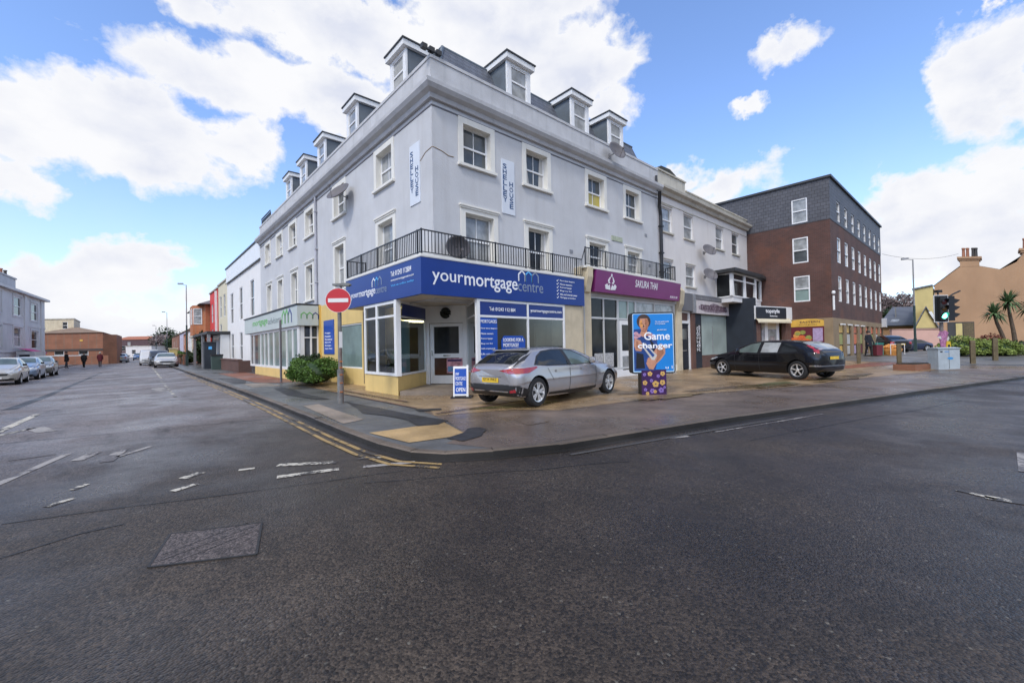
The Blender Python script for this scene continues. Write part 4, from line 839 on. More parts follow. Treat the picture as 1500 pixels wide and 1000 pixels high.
mb=MB(); wall_sheet(mb,lambda s,z,d_:(ex-.02+d_,-s,z),-9,-ey+.02,9.2,Z1,[ends[0]],.12); wall_sheet(mb,lambda s,z,d_:(s,ey-.02+d_,z),ex-.02,X1,9.2,Z1,[(x-.5,x+.5,9.4,10.75) for x in ux],.15); mb.quad((X1,ey,9.2),(X1,9,9.2),(X1,9,Z1),(X1,ey,Z1)); mb.build('slate_storey',m['slatewall'],bb,fix=False)
mb=MB(); wall_sheet(mb,lambda s,z,d_:(ex-.03+d_,-s,z),-9,-ey+.03,0,2.93,[(1.95,3.85,1.0,2.85)],.15); wall_sheet(mb,lambda s,z,d_:(s,ey-.03+d_,z),ex-.03,X1,0,2.93,[(x-.78,x+.78,.2,2.55) for x in ux],.12); mb.quad((ex-.03,ey-.03,2.93),(X1,ey-.03,2.93),(X1,ey,2.93),(ex,ey,2.93)); mb.build('ground_storey',m['stone'],bb,fix=False)
MB().box(ex-.12,X1+.1,ey-.14,9,Z1,Z1+.14).build('roof_edge',m['darkedge'],bb)
def simple_window(parent,loc,rz,w,h,pane_='pane_l',fw_=.07,grid=False,name='window',mat='upvc',low=None):
    f=MB(); k=fw_; f.box(0,k,-.03,.05,0,h).box(w-k,w,-.03,.05,0,h).box(k,w-k,-.03,.05,0,k).box(k,w-k,-.03,.05,h-k,h).box(k,w-k,-.035,.048,h*.5-.035,h*.5+.035)
    if grid: f.box(w/2-.02,w/2+.02,-.02,.04,k,h-k)
    o=f.build(name,m[mat],parent,loc=loc,rz=rz); MB().quad((0,.03,h*.5),(w,.03,h*.5),(w,.03,h),(0,.03,h)).build('pane',m[pane_],o,fix=False); MB().quad((0,.03,0),(w,.03,0),(w,.03,h*.5),(0,.03,h*.5)).build('pane',m[low or pane_],o,fix=False); return o
for (a,b,c,e_),lo in zip(ends,('pane_l','pane','pane_g')): simple_window(bb,(ex+.03,-a,c),LZ,b-a,e_-c,'pane_l',low=lo)
for x in ux:
    for c,e_,pp in ((9.4,10.75,'pane'),(6.65,8.32,'pane_l'),(4.06,5.75,'pane_l')): simple_window(bb,(x-.5,ey+.05,c),0,1.0,e_-c,pp)
for i,x in enumerate(ux):
    o=MB().box(x-.78,x+.78,ey+.07,ey+.2,.2,2.55).build('shop_window',m['pane_d'],bb)
    random.seed(i); 
    for (z0,z1,mt) in ((2.0,2.5,'gold' if i<2 else 'produce_r'),(1.2,1.9,('produce_g','cloth_w','produce_r','produce_g','cloth_w')[i%5]),(.5,1.1,('gold','cloth_w','produce_p','cloth_r','produce_p')[i%5])): MB().box(x-.72,x+.3+.35*random.random(),ey+.05,ey+.068,z0,z1).build('window_display',m[mt],o)
    MB().box(x-.45,x+.45,ey-.16,ey-.032,2.5,2.58).build('shop_lintel',m['white'],bb) if i in(0,1,2,3) else None
MB().box(44.9,45.4,ey-.35,ey-.03,2.6,3.4).build('projecting_box',m['cornice'],bb)
mb=MB(); mb.tube([(ex-.08,ey-.1,3.4),(ex-.08,ey-.1,4.3)],.06,8); mb.lathe([(.001,4.42),(.09,4.42),(.11,4.52),(.07,4.6),(.001,4.62)],12,lambda q:Vector((ex-.08+q.x,ey-.1+q.y,q.z))); mb.build('corner_flood_lamp',m['white'],bb)
s=thing('shop_sign','golden board over a picture of tomatoes on the beige end wall','sign')
MB().prism_m([(-1.98,2.42),(-3.85,2.42),(-3.85,2.8),(-3.4,2.9),(-2.9,2.92),(-2.4,2.9),(-1.98,2.8)],ex-.08,ex+.02,lambda a,b,h:(h,a,b)).build('name_board',m['gold'],s)
text('lettering','EASTERN',m['brownwood'],1.1,.14,(ex-.082,-2.55,2.64),FL,s,bold=.02); text('lettering','FOODS & GRILL',m['brownwood'],1.0,.09,(ex-.082,-2.5,2.49),FL,s)
MB().box(ex-.06,ex+.02,-3.85,-1.98,1.08,2.4).build('picture_board',m['cloth_r'],s)
random.seed(21)
for k in range(26):
    cy,cz=-2.1-random.random()*1.45,1.22+random.random()*.85*(.5+.5*random.random()); r=random.uniform(.09,.17); mt=random.choice(['produce_r','produce_r','produce_g','orange','gold'])
    MB().prism_m([(cy+r*1.2*math.cos(a),cz+r*math.sin(a)) for a in [i*math.pi/5 for i in range(10)]],ex-.0605-.0008*k-.002,ex-.0605,lambda a,b,h:(h,a,b)).build('fruit_picture',m[mt],s)
MB().box(ex-.085,ex-.061,-3.78,-3.25,1.45,2.3).build('picture_panel',m['produce_p'],s)
# ---------------------------------------------------------------- cars
def cat(p,t):
    n=len(p)-1; k=min(int(t*n),n-1); f=t*n-k
    g=lambda i:p[max(0,min(n,i))]
    a,b,c,d=g(k-1),g(k),g(k+1),g(k+2)
    return [0.5*((2*y)+(-x+z)*f+(2*x-5*y+4*z-w_)*f*f+(-x+3*y-3*z+w_)*f**3) for x,y,z,w_ in zip(a,b,c,d)]
def lerp_tab(tab,x):
    for a,b in zip(tab,tab[1:]):
        if x<=b[0]:
            f=(x-a[0])/max(1e-6,b[0]-a[0]); return [p+(q-p)*f for p,q in zip(a[1:],b[1:])]
    return list(tab[-1][1:])
def car_body(tab,L,n=70):
    """tab rows: x, zbottom, w, zmid, zbelt, wbelt, zroofedge, wroof, ztop (x from the rear)"""
    xs=sorted(set([tab[0][0],.012*L,.025*L]+[L*k/n for k in range(1,n)]+[tab[-1][0]-.012*L,tab[-1][0]]))
    rows=[]
    for x in xs:
        # smoothed table lookup
        vals=[lerp_tab(tab,min(L,max(0,x+o))) for o in (-.05*L/4.4,0,.05*L/4.4)]
        zb,wd,zm,zl,wl,ze,wr,zt=[(a+5*b+c)/7 for a,b,c in zip(*vals)]
        pts=[(0,zb),(wd*.80,zb),(wd*.93,zb+.07),(wd*.985,zb+.22),(wd-.006,zm-.03),(wd,zm+.01),(wd*.98,(zm*1.1+zl*.9)/2+.01),(wl+.012,zl-.035),(wl-.004,zl+.004),(wl*.5+wr*.5+.012,zl*.5+ze*.5),(wr+.012,ze-.03),(wr-.02,ze+.012),(wr*.8,ze+(zt-ze)*.62),(wr*.45,zt-(zt-ze)*.1),(0,zt)]
        sec=[cat(pts,k/60) for k in range(61)]
        full=[(y,z) for y,z in sec]+[(-y,z) for y,z in sec[-2:0:-1]]
        rows.append((x,full))
    mb=MB(); m_=len(rows[0][1])
    for x,f in rows:
        for y,z in f: mb.v.append((x,y,z))
    for i in range(len(rows)-1):
        for j in range(m_): mb.f.append((i*m_+j,i*m_+(j+1)%m_,(i+1)*m_+(j+1)%m_,(i+1)*m_+j)); mb.mi.append(0)
    mb.f.append(tuple(range(m_))); mb.f.append(tuple((len(rows)-1)*m_+j for j in range(m_))[::-1]); mb.mi+=[0,0]
    return mb
def decal(bvh,pts,axis,sgn,off,mat,name,parent,sub=None,shrinkthick=0):
    """project an outline drawn in a side / rear / top view onto the car body and lift it by off"""
    bm=bmesh.new(); vs=[bm.verts.new((a,b,0)) for a,b in pts]; es=[bm.edges.new((vs[i],vs[(i+1)%len(vs)])) for i in range(len(vs))]
    bmesh.ops.triangle_fill(bm,use_beauty=True,edges=es)
    span=max(max(p[0] for p in pts)-min(p[0] for p in pts),max(p[1] for p in pts)-min(p[1] for p in pts)); c=sub or .07
    for ax in (0,1):
        lo=min(p[ax] for p in pts); hi=max(p[ax] for p in pts); k=int((hi-lo)/c)
        for i in range(1,k+1):
            no=[0,0,0]; no[ax]=1; co=[0,0,0]; co[ax]=lo+(hi-lo)*i/(k+1)
            bmesh.ops.bisect_plane(bm,geom=bm.verts[:]+bm.edges[:]+bm.faces[:],plane_co=co,plane_no=no)
    ok=True
    for v in bm.verts:
        a,b=v.co.x,v.co.y
        if axis=='y': o,d=Vector((a,3*sgn,b)),Vector((0,-sgn,0))
        elif axis=='x': o,d=Vector((3 if sgn<0 else -3+0,a,b)),Vector((1,0,0))
        else: o,d=Vector((a,b,4)),Vector((0,0,-1))
        if axis=='x':
            o=Vector((-4,a,b)) if sgn<0 else Vector((12,a,b)); d=Vector((1,0,0)) if sgn<0 else Vector((-1,0,0))
        h=bvh.ray_cast(o,d)
        if h[0] is None: v.co=Vector((0,0,-99)); continue
        nn=h[1] if h[1].dot(d)<0 else -h[1]; v.co=h[0]+nn*off
    bmesh.ops.delete(bm,geom=[v for v in bm.verts if v.co.z<-50],context='VERTS')
    bmesh.ops.recalc_face_normals(bm,faces=bm.faces)
    me=bpy.data.meshes.new(name); bm.to_mesh(me); bm.free(); me.materials.append(mat); me.polygons.foreach_set('use_smooth',[True]*len(me.polygons))
    return put(name,me,parent)
def make_wheel(r,wd,spokes=10,twin=True):
    ty=MB(); ty.lathe([(r*.66,-wd/2),(r*.9,-wd/2),(r*.985,-wd*.36),(r,-wd*.2),(r,wd*.2),(r*.985,wd*.36),(r*.9,wd/2),(r*.66,wd/2)],32,axis='y',cap=False)
    rm=MB(); rm.lathe([(r*.69,-wd*.44),(r*.67,-wd*.50),(r*.61,-wd*.48),(r*.60,-wd*.1),(r*.60,wd*.3),(r*.67,wd*.45)],32,axis='y',cap=False)
    sp=MB(); sp.lathe([(.001,-wd*.42),(r*.12,-wd*.42),(r*.17,-wd*.36),(r*.17,-wd*.2)],16,axis='y')
    for k in range(spokes):
        a=2*math.pi*(k+( .18 if (twin and k%2) else -.18 if twin else 0))/spokes; c,s_=math.cos(a),math.sin(a); w0,w1=r*.05,r*.075
        P=lambda rr,o,y:(c*rr-s_*o,y,s_*rr+c*o)
        sp.prism_m([(r*.1,-w0),(r*.63,-w1),(r*.63,w1),(r*.1,w0)],-wd*.40,-wd*.28,lambda q,o,h:P(q,o,h))
    dk=MB(); dk.lathe([(.001,-wd*.12),(r*.6,-wd*.12)],24,axis='y')
    return ty.mesh('tyre',m['tyre'],True),rm.mesh('rim',m['alloy'],True),sp.mesh('spokes',m['alloy']),dk.mesh('brake_disc',m['blackpl'])
def car(name,label,cat_,loc,rz,L,W,H,tab,ax0,ax1,r,paint,detail=2,group=None,side=None,tail='hatch',plate='plate',glass='carglass',spokes=10,twin=True,zoff=0,plate_txt=None):
    root=thing(name,label,cat_,loc,rz,group)
    sx=L/tab[-1][0]; hz=H/max(row[8] for row in tab); sy=W/2/max(row[2] for row in tab)
    T=[(x*sx,zb*hz,w_*sy,zm*hz,zl*hz,wl*sy,ze*hz,wr*sy,zt*hz) for x,zb,w_,zm,zl,wl,ze,wr,zt in tab]
    me=car_body(T,L,80 if detail>1 else 36).mesh('body',[paint,m['blackpl']],True)
    bm=bmesh.new(); bm.from_mesh(me); bvh=BVHTree.FromBMesh(bm); bm.free()
    body=put('body',me,root)
    c=MB()
    for x in (ax0,ax1):
        for s_ in (-1,1): c.lathe([(r*1.14,s_*(W/2-.30)),(r*1.14,s_*(W/2+.3))],40,lambda q,x=x:Vector((q.x+x,q.y,q.z+r)),'y')
    cut=c.build('cutter',m['blackpl'],root)
    md=body.modifiers.new('arch','BOOLEAN'); md.operation='DIFFERENCE'; md.solver='EXACT'; md.object=cut; md.material_mode='TRANSFER'
    dg=bpy.context.evaluated_depsgraph_get(); nm=bpy.data.meshes.new_from_object(body.evaluated_get(dg)); body.modifiers.clear(); body.data=nm; bpy.data.objects.remove(cut)
    nm.polygons.foreach_set('use_smooth',[True]*len(nm.polygons)); nm.set_sharp_from_angle(angle=R(38))
    meshes=make_wheel(r,.23,spokes,twin)
    for x in (ax0,ax1):
        for s_ in (-1,1):
            wh=put('wheel',meshes[0],root,(x,s_*(W/2-.135),r),(R(0),R(random.uniform(0,60)),0 if s_<0 else R(180)))
            for q,nm_ in zip(meshes[1:],('rim','spokes','brake_disc')): put(nm_,q,wh)
    S=lambda pts:[(x*sx,z*hz) for x,z in pts]; Y=lambda pts:[(y*sy,z*hz) for y,z in pts]; Tp=lambda pts:[(x*sx,y*sy) for x,y in pts]
    def D(pts,axis,sg_,off,mat,nm_,par=root,sub=None): return decal(bvh,pts,axis,sg_,off,m[mat] if isinstance(mat,str) else mat,nm_,par,sub)
    return root,S,Y,Tp,D,sx,sy,hz,body
HATCH=[(0,.42,.60,.60,.84,.55,.90,.42,.92),(.05,.34,.80,.60,.93,.70,.99,.58,1.01),(.16,.27,.87,.62,.99,.79,1.06,.64,1.10),(.42,.23,.895,.65,1.00,.84,1.22,.64,1.27),(.75,.21,.90,.65,.985,.855,1.36,.61,1.41),(1.3,.19,.90,.65,.965,.86,1.395,.60,1.45),(1.95,.18,.90,.65,.955,.865,1.39,.60,1.455),(2.45,.18,.90,.65,.945,.865,1.335,.61,1.40),(2.9,.19,.90,.65,.935,.86,1.185,.66,1.23),(3.3,.20,.90,.65,.925,.84,1.00,.74,1.035),(3.7,.21,.895,.64,.89,.81,.935,.70,.965),(4.08,.22,.87,.60,.81,.77,.86,.62,.885),(4.33,.25,.79,.55,.70,.70,.75,.5,.77),(4.46,.33,.56,.50,.60,.5,.63,.36,.64)]
# silver hatchback in front of the corner shop
mx,my=1.08,-3.6; ang=math.atan2(.38,3.41); L=5.02; Wd=1.86
off=.74
ox,oy=mx-off*math.cos(ang)-(-Wd/2+.02)*-math.sin(ang),my-off*math.sin(ang)-(-Wd/2+.02)*math.cos(ang)
root,S,Y,Tp,D,sx,sy,hz,body=car('parked_car','silver grey hatchback parked across the forecourt before the corner shop','car',(ox,oy,.02),ang,L,Wd,1.45,HATCH,off,off+3.43,.36,m['silver'])
for s_ in (-1,1):
    D(S([(.57,1.02),(.78,1.23),(1.05,1.355),(1.45,1.395),(1.85,1.395),(2.28,1.355),(2.66,1.205),(3.05,.97),(1.9,.955),(1.0,.98)]),'y',s_,.0025,'blackpl','window_trim')
    D(S([(.62,1.03),(.80,1.20),(1.05,1.32),(1.45,1.365),(1.78,1.36),(1.84,.985),(1.0,1.0)]),'y',s_,.0055,'carglass','rear_side_window'); D(S([(1.90,1.36),(2.25,1.325),(2.62,1.18),(2.98,.985),(1.94,.975)]),'y',s_,.0055,'carglassl','front_side_window')
    D(S([(1.775,1.365),(1.905,1.362),(1.945,.975),(1.835,.983)]),'y',s_,.006,'blackpl','door_pillar')
    for ln in ([(1.86,.95),(1.878,.95),(1.833,.30),(1.815,.30)],[(3.02,.93),(3.037,.93),(3.004,.30),(2.987,.30)],[(.98,.97),(.993,.97),(1.20,.62),(1.19,.61)]): D(S(ln),'y',s_,.003,'blackpl','door_seam')
    D(S([(1.05,.32),(3.05,.32),(3.05,.20),(1.05,.20)]),'y',s_,.004,'blackpl','sill')
    for x in (1.28,2.32):
        h=D(S([(x,.83),(x+.03,.865),(x+.26,.865),(x+.29,.84),(x+.26,.815),(x+.03,.81)]),'y',s_,.028,'silver','door_handle'); 
    D(S([(.06,.945),(.30,.965),(.62,.985),(.66,.96),(.52,.90),(.36,.845),(.05,.83)]),'y',s_,.006,'taillight','tail_lamp')
    D(S([(.02,.56),(.55,.40),(.50,.24),(.02,.30)]),'y',s_,.004,'blackpl','bumper_skirt')
    D(Y([(s_*.30,.905),(s_*.60,.955),(s_*.86,.965),(s_*.86,.84),(s_*.62,.835)]),'x',-1,.008,'taillight','tail_lamp')
    D(Y([(s_*.60,.44),(s_*.74,.47),(s_*.74,.40),(s_*.60,.385)]),'x',-1,.012,'taillight','rear_reflector')
    D(S([(4.05,.76),(4.3,.70),(4.36,.62),(4.15,.64),(3.9,.74)]),'y',s_,.004,'headlight','headlamp')
    mb=MB(); mb.lathe([(.001,0),(.06,.0),(.085,.05),(.075,.13),(.03,.16),(.001,.16)],14,lambda q:Vector((2.80*sx+q.z*.9,s_*(.86*sy+.06+q.x*1.3),.99*hz+q.y*1.0)),'y'); mb.build('door_mirror',m['silver'],root,True)
    MB().box(2.78*sx,2.86*sx,s_*.80*sy,s_*.90*sy,.965*hz,1.03*hz).build('mirror_arm',m['blackpl'],root)
D(Tp([(.115,-.64),(.115,.64),(.40,.70),(.74,.61),(.76,0),(.74,-.61),(.40,-.70)]),'z',1,.003,'blackpl','rear_window_trim'); mb=MB(); mb.tube([(.20*sx,.02,1.135*hz),(.40*sx,.25*sy,1.255*hz)],.012,5); mb.build('rear_wiper',m['blackpl'],root)
D(Tp([(.14,-.60),(.14,.60),(.40,.66),(.70,.58),(.72,0),(.70,-.58),(.40,-.66)]),'z',1,.005,'carglass','rear_window')
mb=MB(); mb.prism([(.60*sx,-.55*sy),(.60*sx,.55*sy),(.76*sx,.56*sy),(.76*sx,-.56*sy)],1.375*hz,1.405*hz); mb.build('roof_spoiler',m['silver'],root)
D(Tp([(2.42,-.56),(2.42,.56),(3.22,.70),(3.26,0),(3.22,-.70)]),'z',1,.005,'carglass','windscreen')
D(Y([(-.84,.56),(.84,.56),(.80,.30),(-.80,.30)]),'x',-1,.006,'blackpl','bumper_skirt')
pl_=D(Y([(-.27,.73),(.27,.73),(.27,.615),(-.27,.615)]),'x',-1,.016,'plate','number_plate'); 
D(Y([(-.40,.77),(.40,.77),(.36,.755),(-.36,.755)]),'x',-1,.012,'chrome','plate_garnish'); D(Y([(-.6,.575),(.6,.575),(.6,.565),(-.6,.565)]),'x',-1,.005,'blackpl','boot_seam')
text('plate_text','GY14 WKZ',m['blackpl'],.46,.07,(-.012,.235,.655*hz),(R(90),0,R(-90)),pl_,bold=.02)
MB().lathe([(.001,0),(.045,0),(.045,.012),(.001,.012)],16,lambda q:Vector((.035*sx+q.y,q.x,.87*hz+q.z)),'y').build('badge',m['chrome'],root)
# black hatchback
FORD=[(0,.44,.58,.60,.84,.55,.92,.44,.94),(.05,.36,.80,.60,.96,.70,1.02,.58,1.05),(.15,.29,.86,.62,1.02,.78,1.10,.63,1.14),(.40,.24,.895,.64,1.02,.84,1.27,.64,1.31),(.72,.22,.90,.64,1.00,.86,1.38,.61,1.43),(1.3,.20,.90,.64,.98,.865,1.43,.60,1.48),(1.9,.20,.90,.64,.965,.865,1.44,.60,1.495),(2.35,.20,.90,.64,.955,.865,1.40,.61,1.46),(2.8,.20,.90,.64,.945,.86,1.24,.66,1.285),(3.25,.21,.90,.64,.935,.84,1.02,.74,1.05),(3.6,.22,.895,.63,.90,.81,.95,.70,.975),(3.95,.23,.88,.60,.82,.78,.88,.62,.90),(4.2,.26,.81,.56,.72,.72,.78,.5,.80),(4.34,.33,.58,.50,.62,.5,.66,.36,.67)]
fa=math.atan2(3.15,.98); 
L=5.0; off=.80; rx,ry=12.6,-5.98; Wd=1.9
ox,oy=rx-off*math.cos(fa)-(Wd/2-.02)*-math.sin(fa)*1,ry-off*math.sin(fa)-(Wd/2-.02)*math.cos(fa)
root,S,Y,Tp,D,sx,sy,hz,body=car('parked_car','shiny black hatchback parked nose in on the forecourt near the bay window','car',(ox,oy,.02),fa,L,Wd,1.53,FORD,off,off+3.3,.36,m['blackcar'],spokes=5,twin=False)
for s_ in (-1,1):
    D(S([(.70,1.06),(.95,1.30),(1.22,1.365),(1.26,1.01),(.85,1.03)]),'y',s_,.004,'carglass','quarter_window'); D(S([(1.34,1.385),(1.95,1.40),(1.97,1.0),(1.36,1.01)]),'y',s_,.004,'pane_l' if s_>0 else 'carglass','rear_side_window'); D(S([(2.08,1.40),(2.45,1.34),(2.80,1.17),(3.02,1.0),(2.10,.995)]),'y',s_,.004,'carglassl','front_side_window')
    for ln in ([(2.02,.97),(2.035,.97),(2.0,.30),(1.985,.30)],[(3.0,.95),(3.012,.95),(2.98,.30),(2.968,.30)]): D(S(ln),'y',s_,.003,'tyre','door_seam')
    for x in (1.40,2.20): D(S([(x,.86),(x+.03,.89),(x+.24,.89),(x+.26,.865),(x+.24,.845),(x+.03,.84)]),'y',s_,.026,'blackcar','door_handle')
    D(S([(.10,1.05),(.14,1.13),(.42,1.28),(.50,1.27),(.20,1.08)]),'y',s_,.008,'taillight','tail_lamp'); D(Y([(s_*.62,1.09),(s_*.74,1.09),(s_*.80,.98),(s_*.70,.97)]),'x',-1,.008,'taillight','tail_lamp')
    D(S([(3.85,.79),(4.12,.74),(4.22,.66),(4.0,.68),(3.75,.80)]),'y',s_,.005,'headlight','headlamp'); D(S([(.04,.56),(.30,.55),(.30,.50),(.04,.50)]),'y',s_,.006,'chrome','bumper_strip')
    mb=MB(); mb.lathe([(.001,0),(.06,.0),(.085,.05),(.075,.13),(.03,.16),(.001,.16)],14,lambda q:Vector((2.84*sx+q.z*.9,s_*(.86*sy+.06+q.x*1.3),1.0*hz+q.y)),'y'); mb.build('door_mirror',m['blackcar'],root,True)
D(Tp([(.13,-.58),(.13,.58),(.40,.64),(.66,.58),(.68,0),(.66,-.58),(.40,-.64)]),'z',1,.006,'pane_l','rear_window')
D(Tp([(2.42,-.56),(2.42,.56),(3.20,.70),(3.24,0),(3.20,-.70)]),'z',1,.005,'carglassl','windscreen')
pl_=D(Y([(-.26,.86),(.26,.86),(.26,.75),(-.26,.75)]),'x',-1,.014,'plate','number_plate'); D(Y([(-.80,.54),(.80,.54),(.80,.50),(-.80,.50)]),'x',-1,.01,'chrome','bumper_strip')
# further cars, plainer
SALOON=[(0,.40,.62,.58,.84,.58,.88,.5,.90),(.06,.32,.82,.58,.90,.72,.96,.62,.98),(.3,.25,.88,.62,.94,.80,1.0,.66,1.03),(.75,.21,.90,.64,.95,.85,1.20,.64,1.25),(1.2,.2,.90,.64,.95,.86,1.35,.61,1.40),(2.0,.19,.90,.64,.95,.865,1.38,.6,1.44),(2.5,.19,.90,.64,.94,.86,1.30,.62,1.36),(3.1,.2,.90,.64,.93,.84,1.02,.72,1.06),(3.6,.21,.89,.63,.89,.8,.94,.68,.97),(4.05,.23,.86,.6,.80,.74,.85,.6,.88),(4.3,.26,.78,.55,.7,.66,.75,.5,.77),(4.42,.34,.58,.5,.6,.5,.64,.36,.65)]
def small_car(label,loc,rz,paint,L=4.3,W=1.78,H=1.46,tab=SALOON,name='parked_car',group='cars parked along the left street',lamps=True,plate='platew'):
    root,S,Y,Tp,D,sx,sy,hz,b=car(name,label,'car',loc,rz,L,W,H,tab,.82*L/4.4,3.45*L/4.4,.31,paint,1,group)
    for s_ in (-1,1):
        D(S([(.75,1.0),(1.15,1.32),(1.85,1.345),(1.88,.98)]),'y',s_,.006,'carglass','rear_side_window'); D(S([(1.95,1.345),(2.4,1.29),(2.9,.98),(1.97,.98)]),'y',s_,.006,'carglass','front_side_window')
        D(S([(4.0,.78),(4.25,.72),(4.3,.62),(4.1,.64)]),'y',s_,.006,'headlight','headlamp'); D(Y([(s_*.36,.76),(s_*.68,.78),(s_*.72,.64),(s_*.40,.62)]),'x',1,.01,'headlight','headlamp')
        D(Y([(s_*.52,.88),(s_*.76,.90),(s_*.78,.70),(s_*.56,.70)]),'x',-1,.01,'taillight','tail_lamp')
        mb=MB(); mb.box(2.72*sx,2.86*sx,s_*.86*sy,s_*1.02*sy,.96*hz,1.08*hz); mb.build('door_mirror',m['blackpl'],root)
    D(Tp([(2.45,-.56),(2.45,.56),(3.08,.68),(3.1,0),(3.08,-.68)]),'z',1,.008,'carglassl','windscreen'); D(Tp([(.40,-.58),(.40,.58),(.95,.58),(.95,-.58)]),'z',1,.008,'carglass','rear_window')
    D(Y([(-.26,.44),(.26,.44),(.26,.34),(-.26,.34)]),'x',1,.014,plate,'number_plate'); D(Y([(-.5,.60),(.5,.60),(.45,.50),(-.45,.50)]),'x',1,.008,'blackpl','grille'); D(Y([(-.26,.74),(.26,.74),(.26,.63),(-.26,.63)]),'x',-1,.014,'plate','number_plate')
    D(Y([(-.75,.36),(.75,.36),(.7,.24),(-.7,.24)]),'x',1,.008,'blackpl','air_intake')
    return root
def P_(n,c,**k): return M(n,c,.28,.03,2,200,0,metal=k.get('metal',.35),coat=.8)
small_car('cream white hatchback, nearest of the cars parked opposite',(-11.95,28.8,RD),R(-89),P_('cream_white_paint',(.50,.48,.44)),4.2,1.75,1.52)
small_car('pale blue hatchback parked between the cream and the dark green car',(-11.85,34.6,RD),R(-90),P_('pale_blue_paint',(.20,.28,.40)),4.2,1.75,1.52)
small_car('dull grey green car parked behind the pale blue hatchback',(-11.75,40.2,RD),R(-90),P_('grey_green_paint',(.15,.16,.15)),4.2,1.75,1.55)
small_car('silver saloon with headlamps facing us at the left street kerb',(-3.55,54.2,RD),R(-91),P_('silver_paint',(.50,.50,.50)),5.6,2.15,1.62)
small_car('dark blue hatchback tail first on the side street past the brick block',(48.9,-2.4,.3),R(20),P_('dark_maroon_paint',(.03,.03,.045)),4.4,1.9,1.55,group='cars on the side street') if False else None
c_=small_car('dark car with red tail lamps beyond the fruit basket',(41.5,-6.0,.34),R(38),P_('dark_navy_paint',(.02,.022,.03)),4.2,1.8,1.5,group='cars on the side street')
small_car('small dark blue car parked by the green hedge',(48.8,-6.9,.30),R(140),P_('deep_blue_paint',(.02,.03,.07)),3.6,1.7,1.15,group='cars on the side street')
small_car('pale blue car, nearer of two parked far up the street',(-8.2,92,RD),R(88),P_('pale_blue_silver_paint',(.38,.44,.50)),4.6,1.9,1.7,group='cars far up the left street')
small_car('grey car, farther of two parked far up the street',(-8.1,99,RD),R(88),P_('mid_grey_paint',(.22,.24,.27)),4.6,1.9,1.7,group='cars far up the left street')
small_car('bright blue car driving in the middle of the far street',(-5.6,128,RD),R(-90),P_('bright_blue_paint',(.07,.16,.34)),4.4,2.0,1.7,group='cars far up the left street',name='moving_car')
VAN=[(0,.4,.80,.7,1.2,.78,1.9,.7,1.95),(.08,.3,.92,.7,1.2,.9,2.0,.8,2.06),(1,.22,.95,.7,1.2,.93,2.05,.82,2.12),(3.0,.22,.95,.7,1.2,.93,2.04,.82,2.11),(3.5,.22,.95,.7,1.2,.92,1.85,.80,1.9),(4.0,.22,.95,.68,1.15,.9,1.25,.78,1.3),(4.5,.25,.92,.65,1.0,.85,1.1,.7,1.13),(4.8,.3,.8,.6,.8,.7,.85,.5,.88)]
v_=small_car('white van facing us behind the silver saloon',(-4.75,69.0,RD),R(-90),P_('white_van_paint',(.62,.63,.64),metal=0),5.0,2.1,2.1,VAN,'parked_van'); v_['category']='van'
v_=small_car('dark grey van parked just behind the silver saloon',(-3.95,62.5,RD),R(-90),P_('dark_van_paint',(.06,.065,.07)),4.8,2.0,1.95,VAN,'parked_van'); v_['category']='van'
# ---------------------------------------------------------------- street furniture
def lamp_post(label,x,y,z,h,armdir,green=True):
    s=thing('street_lamp',label,'street lamp',(x,y,z),0,'street lamps')
    mb=MB(); mb.tube([(0,0,-.1),(0,0,h*.5)],[.09,.085],10); mb.build('lower_column',M('dark_green_column',(.025,.05,.045),.5,.1) if green else m['postgrey'],s)
    mb=MB(); mb.tube([(0,0,h*.5),(0,0,h)],[.06,.045],10); mb.build('upper_column',m['steel'],s); MB().box(-.13,.13,-.11,.11,.0,1.2).build('base_box',M('dark_green_base',(.025,.05,.045),.5,.1),s)
    ax,ay=armdir; mb=MB(); mb.tube([(0,0,h-.05),(ax*.5,ay*.5,h+.1)],.03,6); mb.build('bracket',m['steel'],s)
    mb=MB(); n=Vector((-ay,ax)); a=Vector((ax,ay)); mb.prism([tuple(a*.3-n*.09),tuple(a*.8-n*.12),tuple(a*.85),tuple(a*.8+n*.12),tuple(a*.3+n*.09)],h+.04,h+.2); mb.build('lantern',m['steel'],s)
lamp_post('tall lamp post with green base near the silver saloon',-1.75,50.6,0,9.3,(-.9,.45)); lamp_post('farther lamp post up the left street past the vans',-1.5,96,0,9.4,(-.9,.45)); lamp_post('thin lamp post before the pink wall on the side street',45.3,-6.5,.3,8.2,(-.2,.9)); lamp_post('farthest tiny lamp post up the left street',-1.6,150,0,9.4,(-.9,.45))
# no entry sign
s=thing('road_sign','round red no entry sign on a weathered grey post at the corner','road sign',(-1.91,1.28,0))
mb=MB(); mb.tube([(0,0,-.05),(.0,0,.9)],.085,14); mb.tube([(0,0,.9),(0,0,3.3)],.055,12); mb.tube([(0,0,.86),(0,0,.94)],.09,14); mb.build('post',m['postgrey'],s,True)
mb=MB()
for z,a in ((.3,0),(.55,.4),(.78,-.2),(.98,.3),(1.15,0)): mb.box(-.05,.03,-.095,-.075,z,z+.035)
mb.build('rust_tape',M('orange_rust_spot',(.5,.16,.04),.7,.3,9),s)
fz=R(-40); c_,s__=math.cos(fz),math.sin(fz)
rot=lambda q:Vector((q.x*c_-q.y*s__,q.x*s__+q.y*c_,q.z))
ov=1.04
MB().lathe([(.001,-.085),(.335,-.085),(.335,-.072),(.001,-.072)],40,lambda q:rot(Vector((q.x*ov,q.y,q.z)))+Vector((0,0,2.88)),'y').build('sign_disc',m['signred'],s)
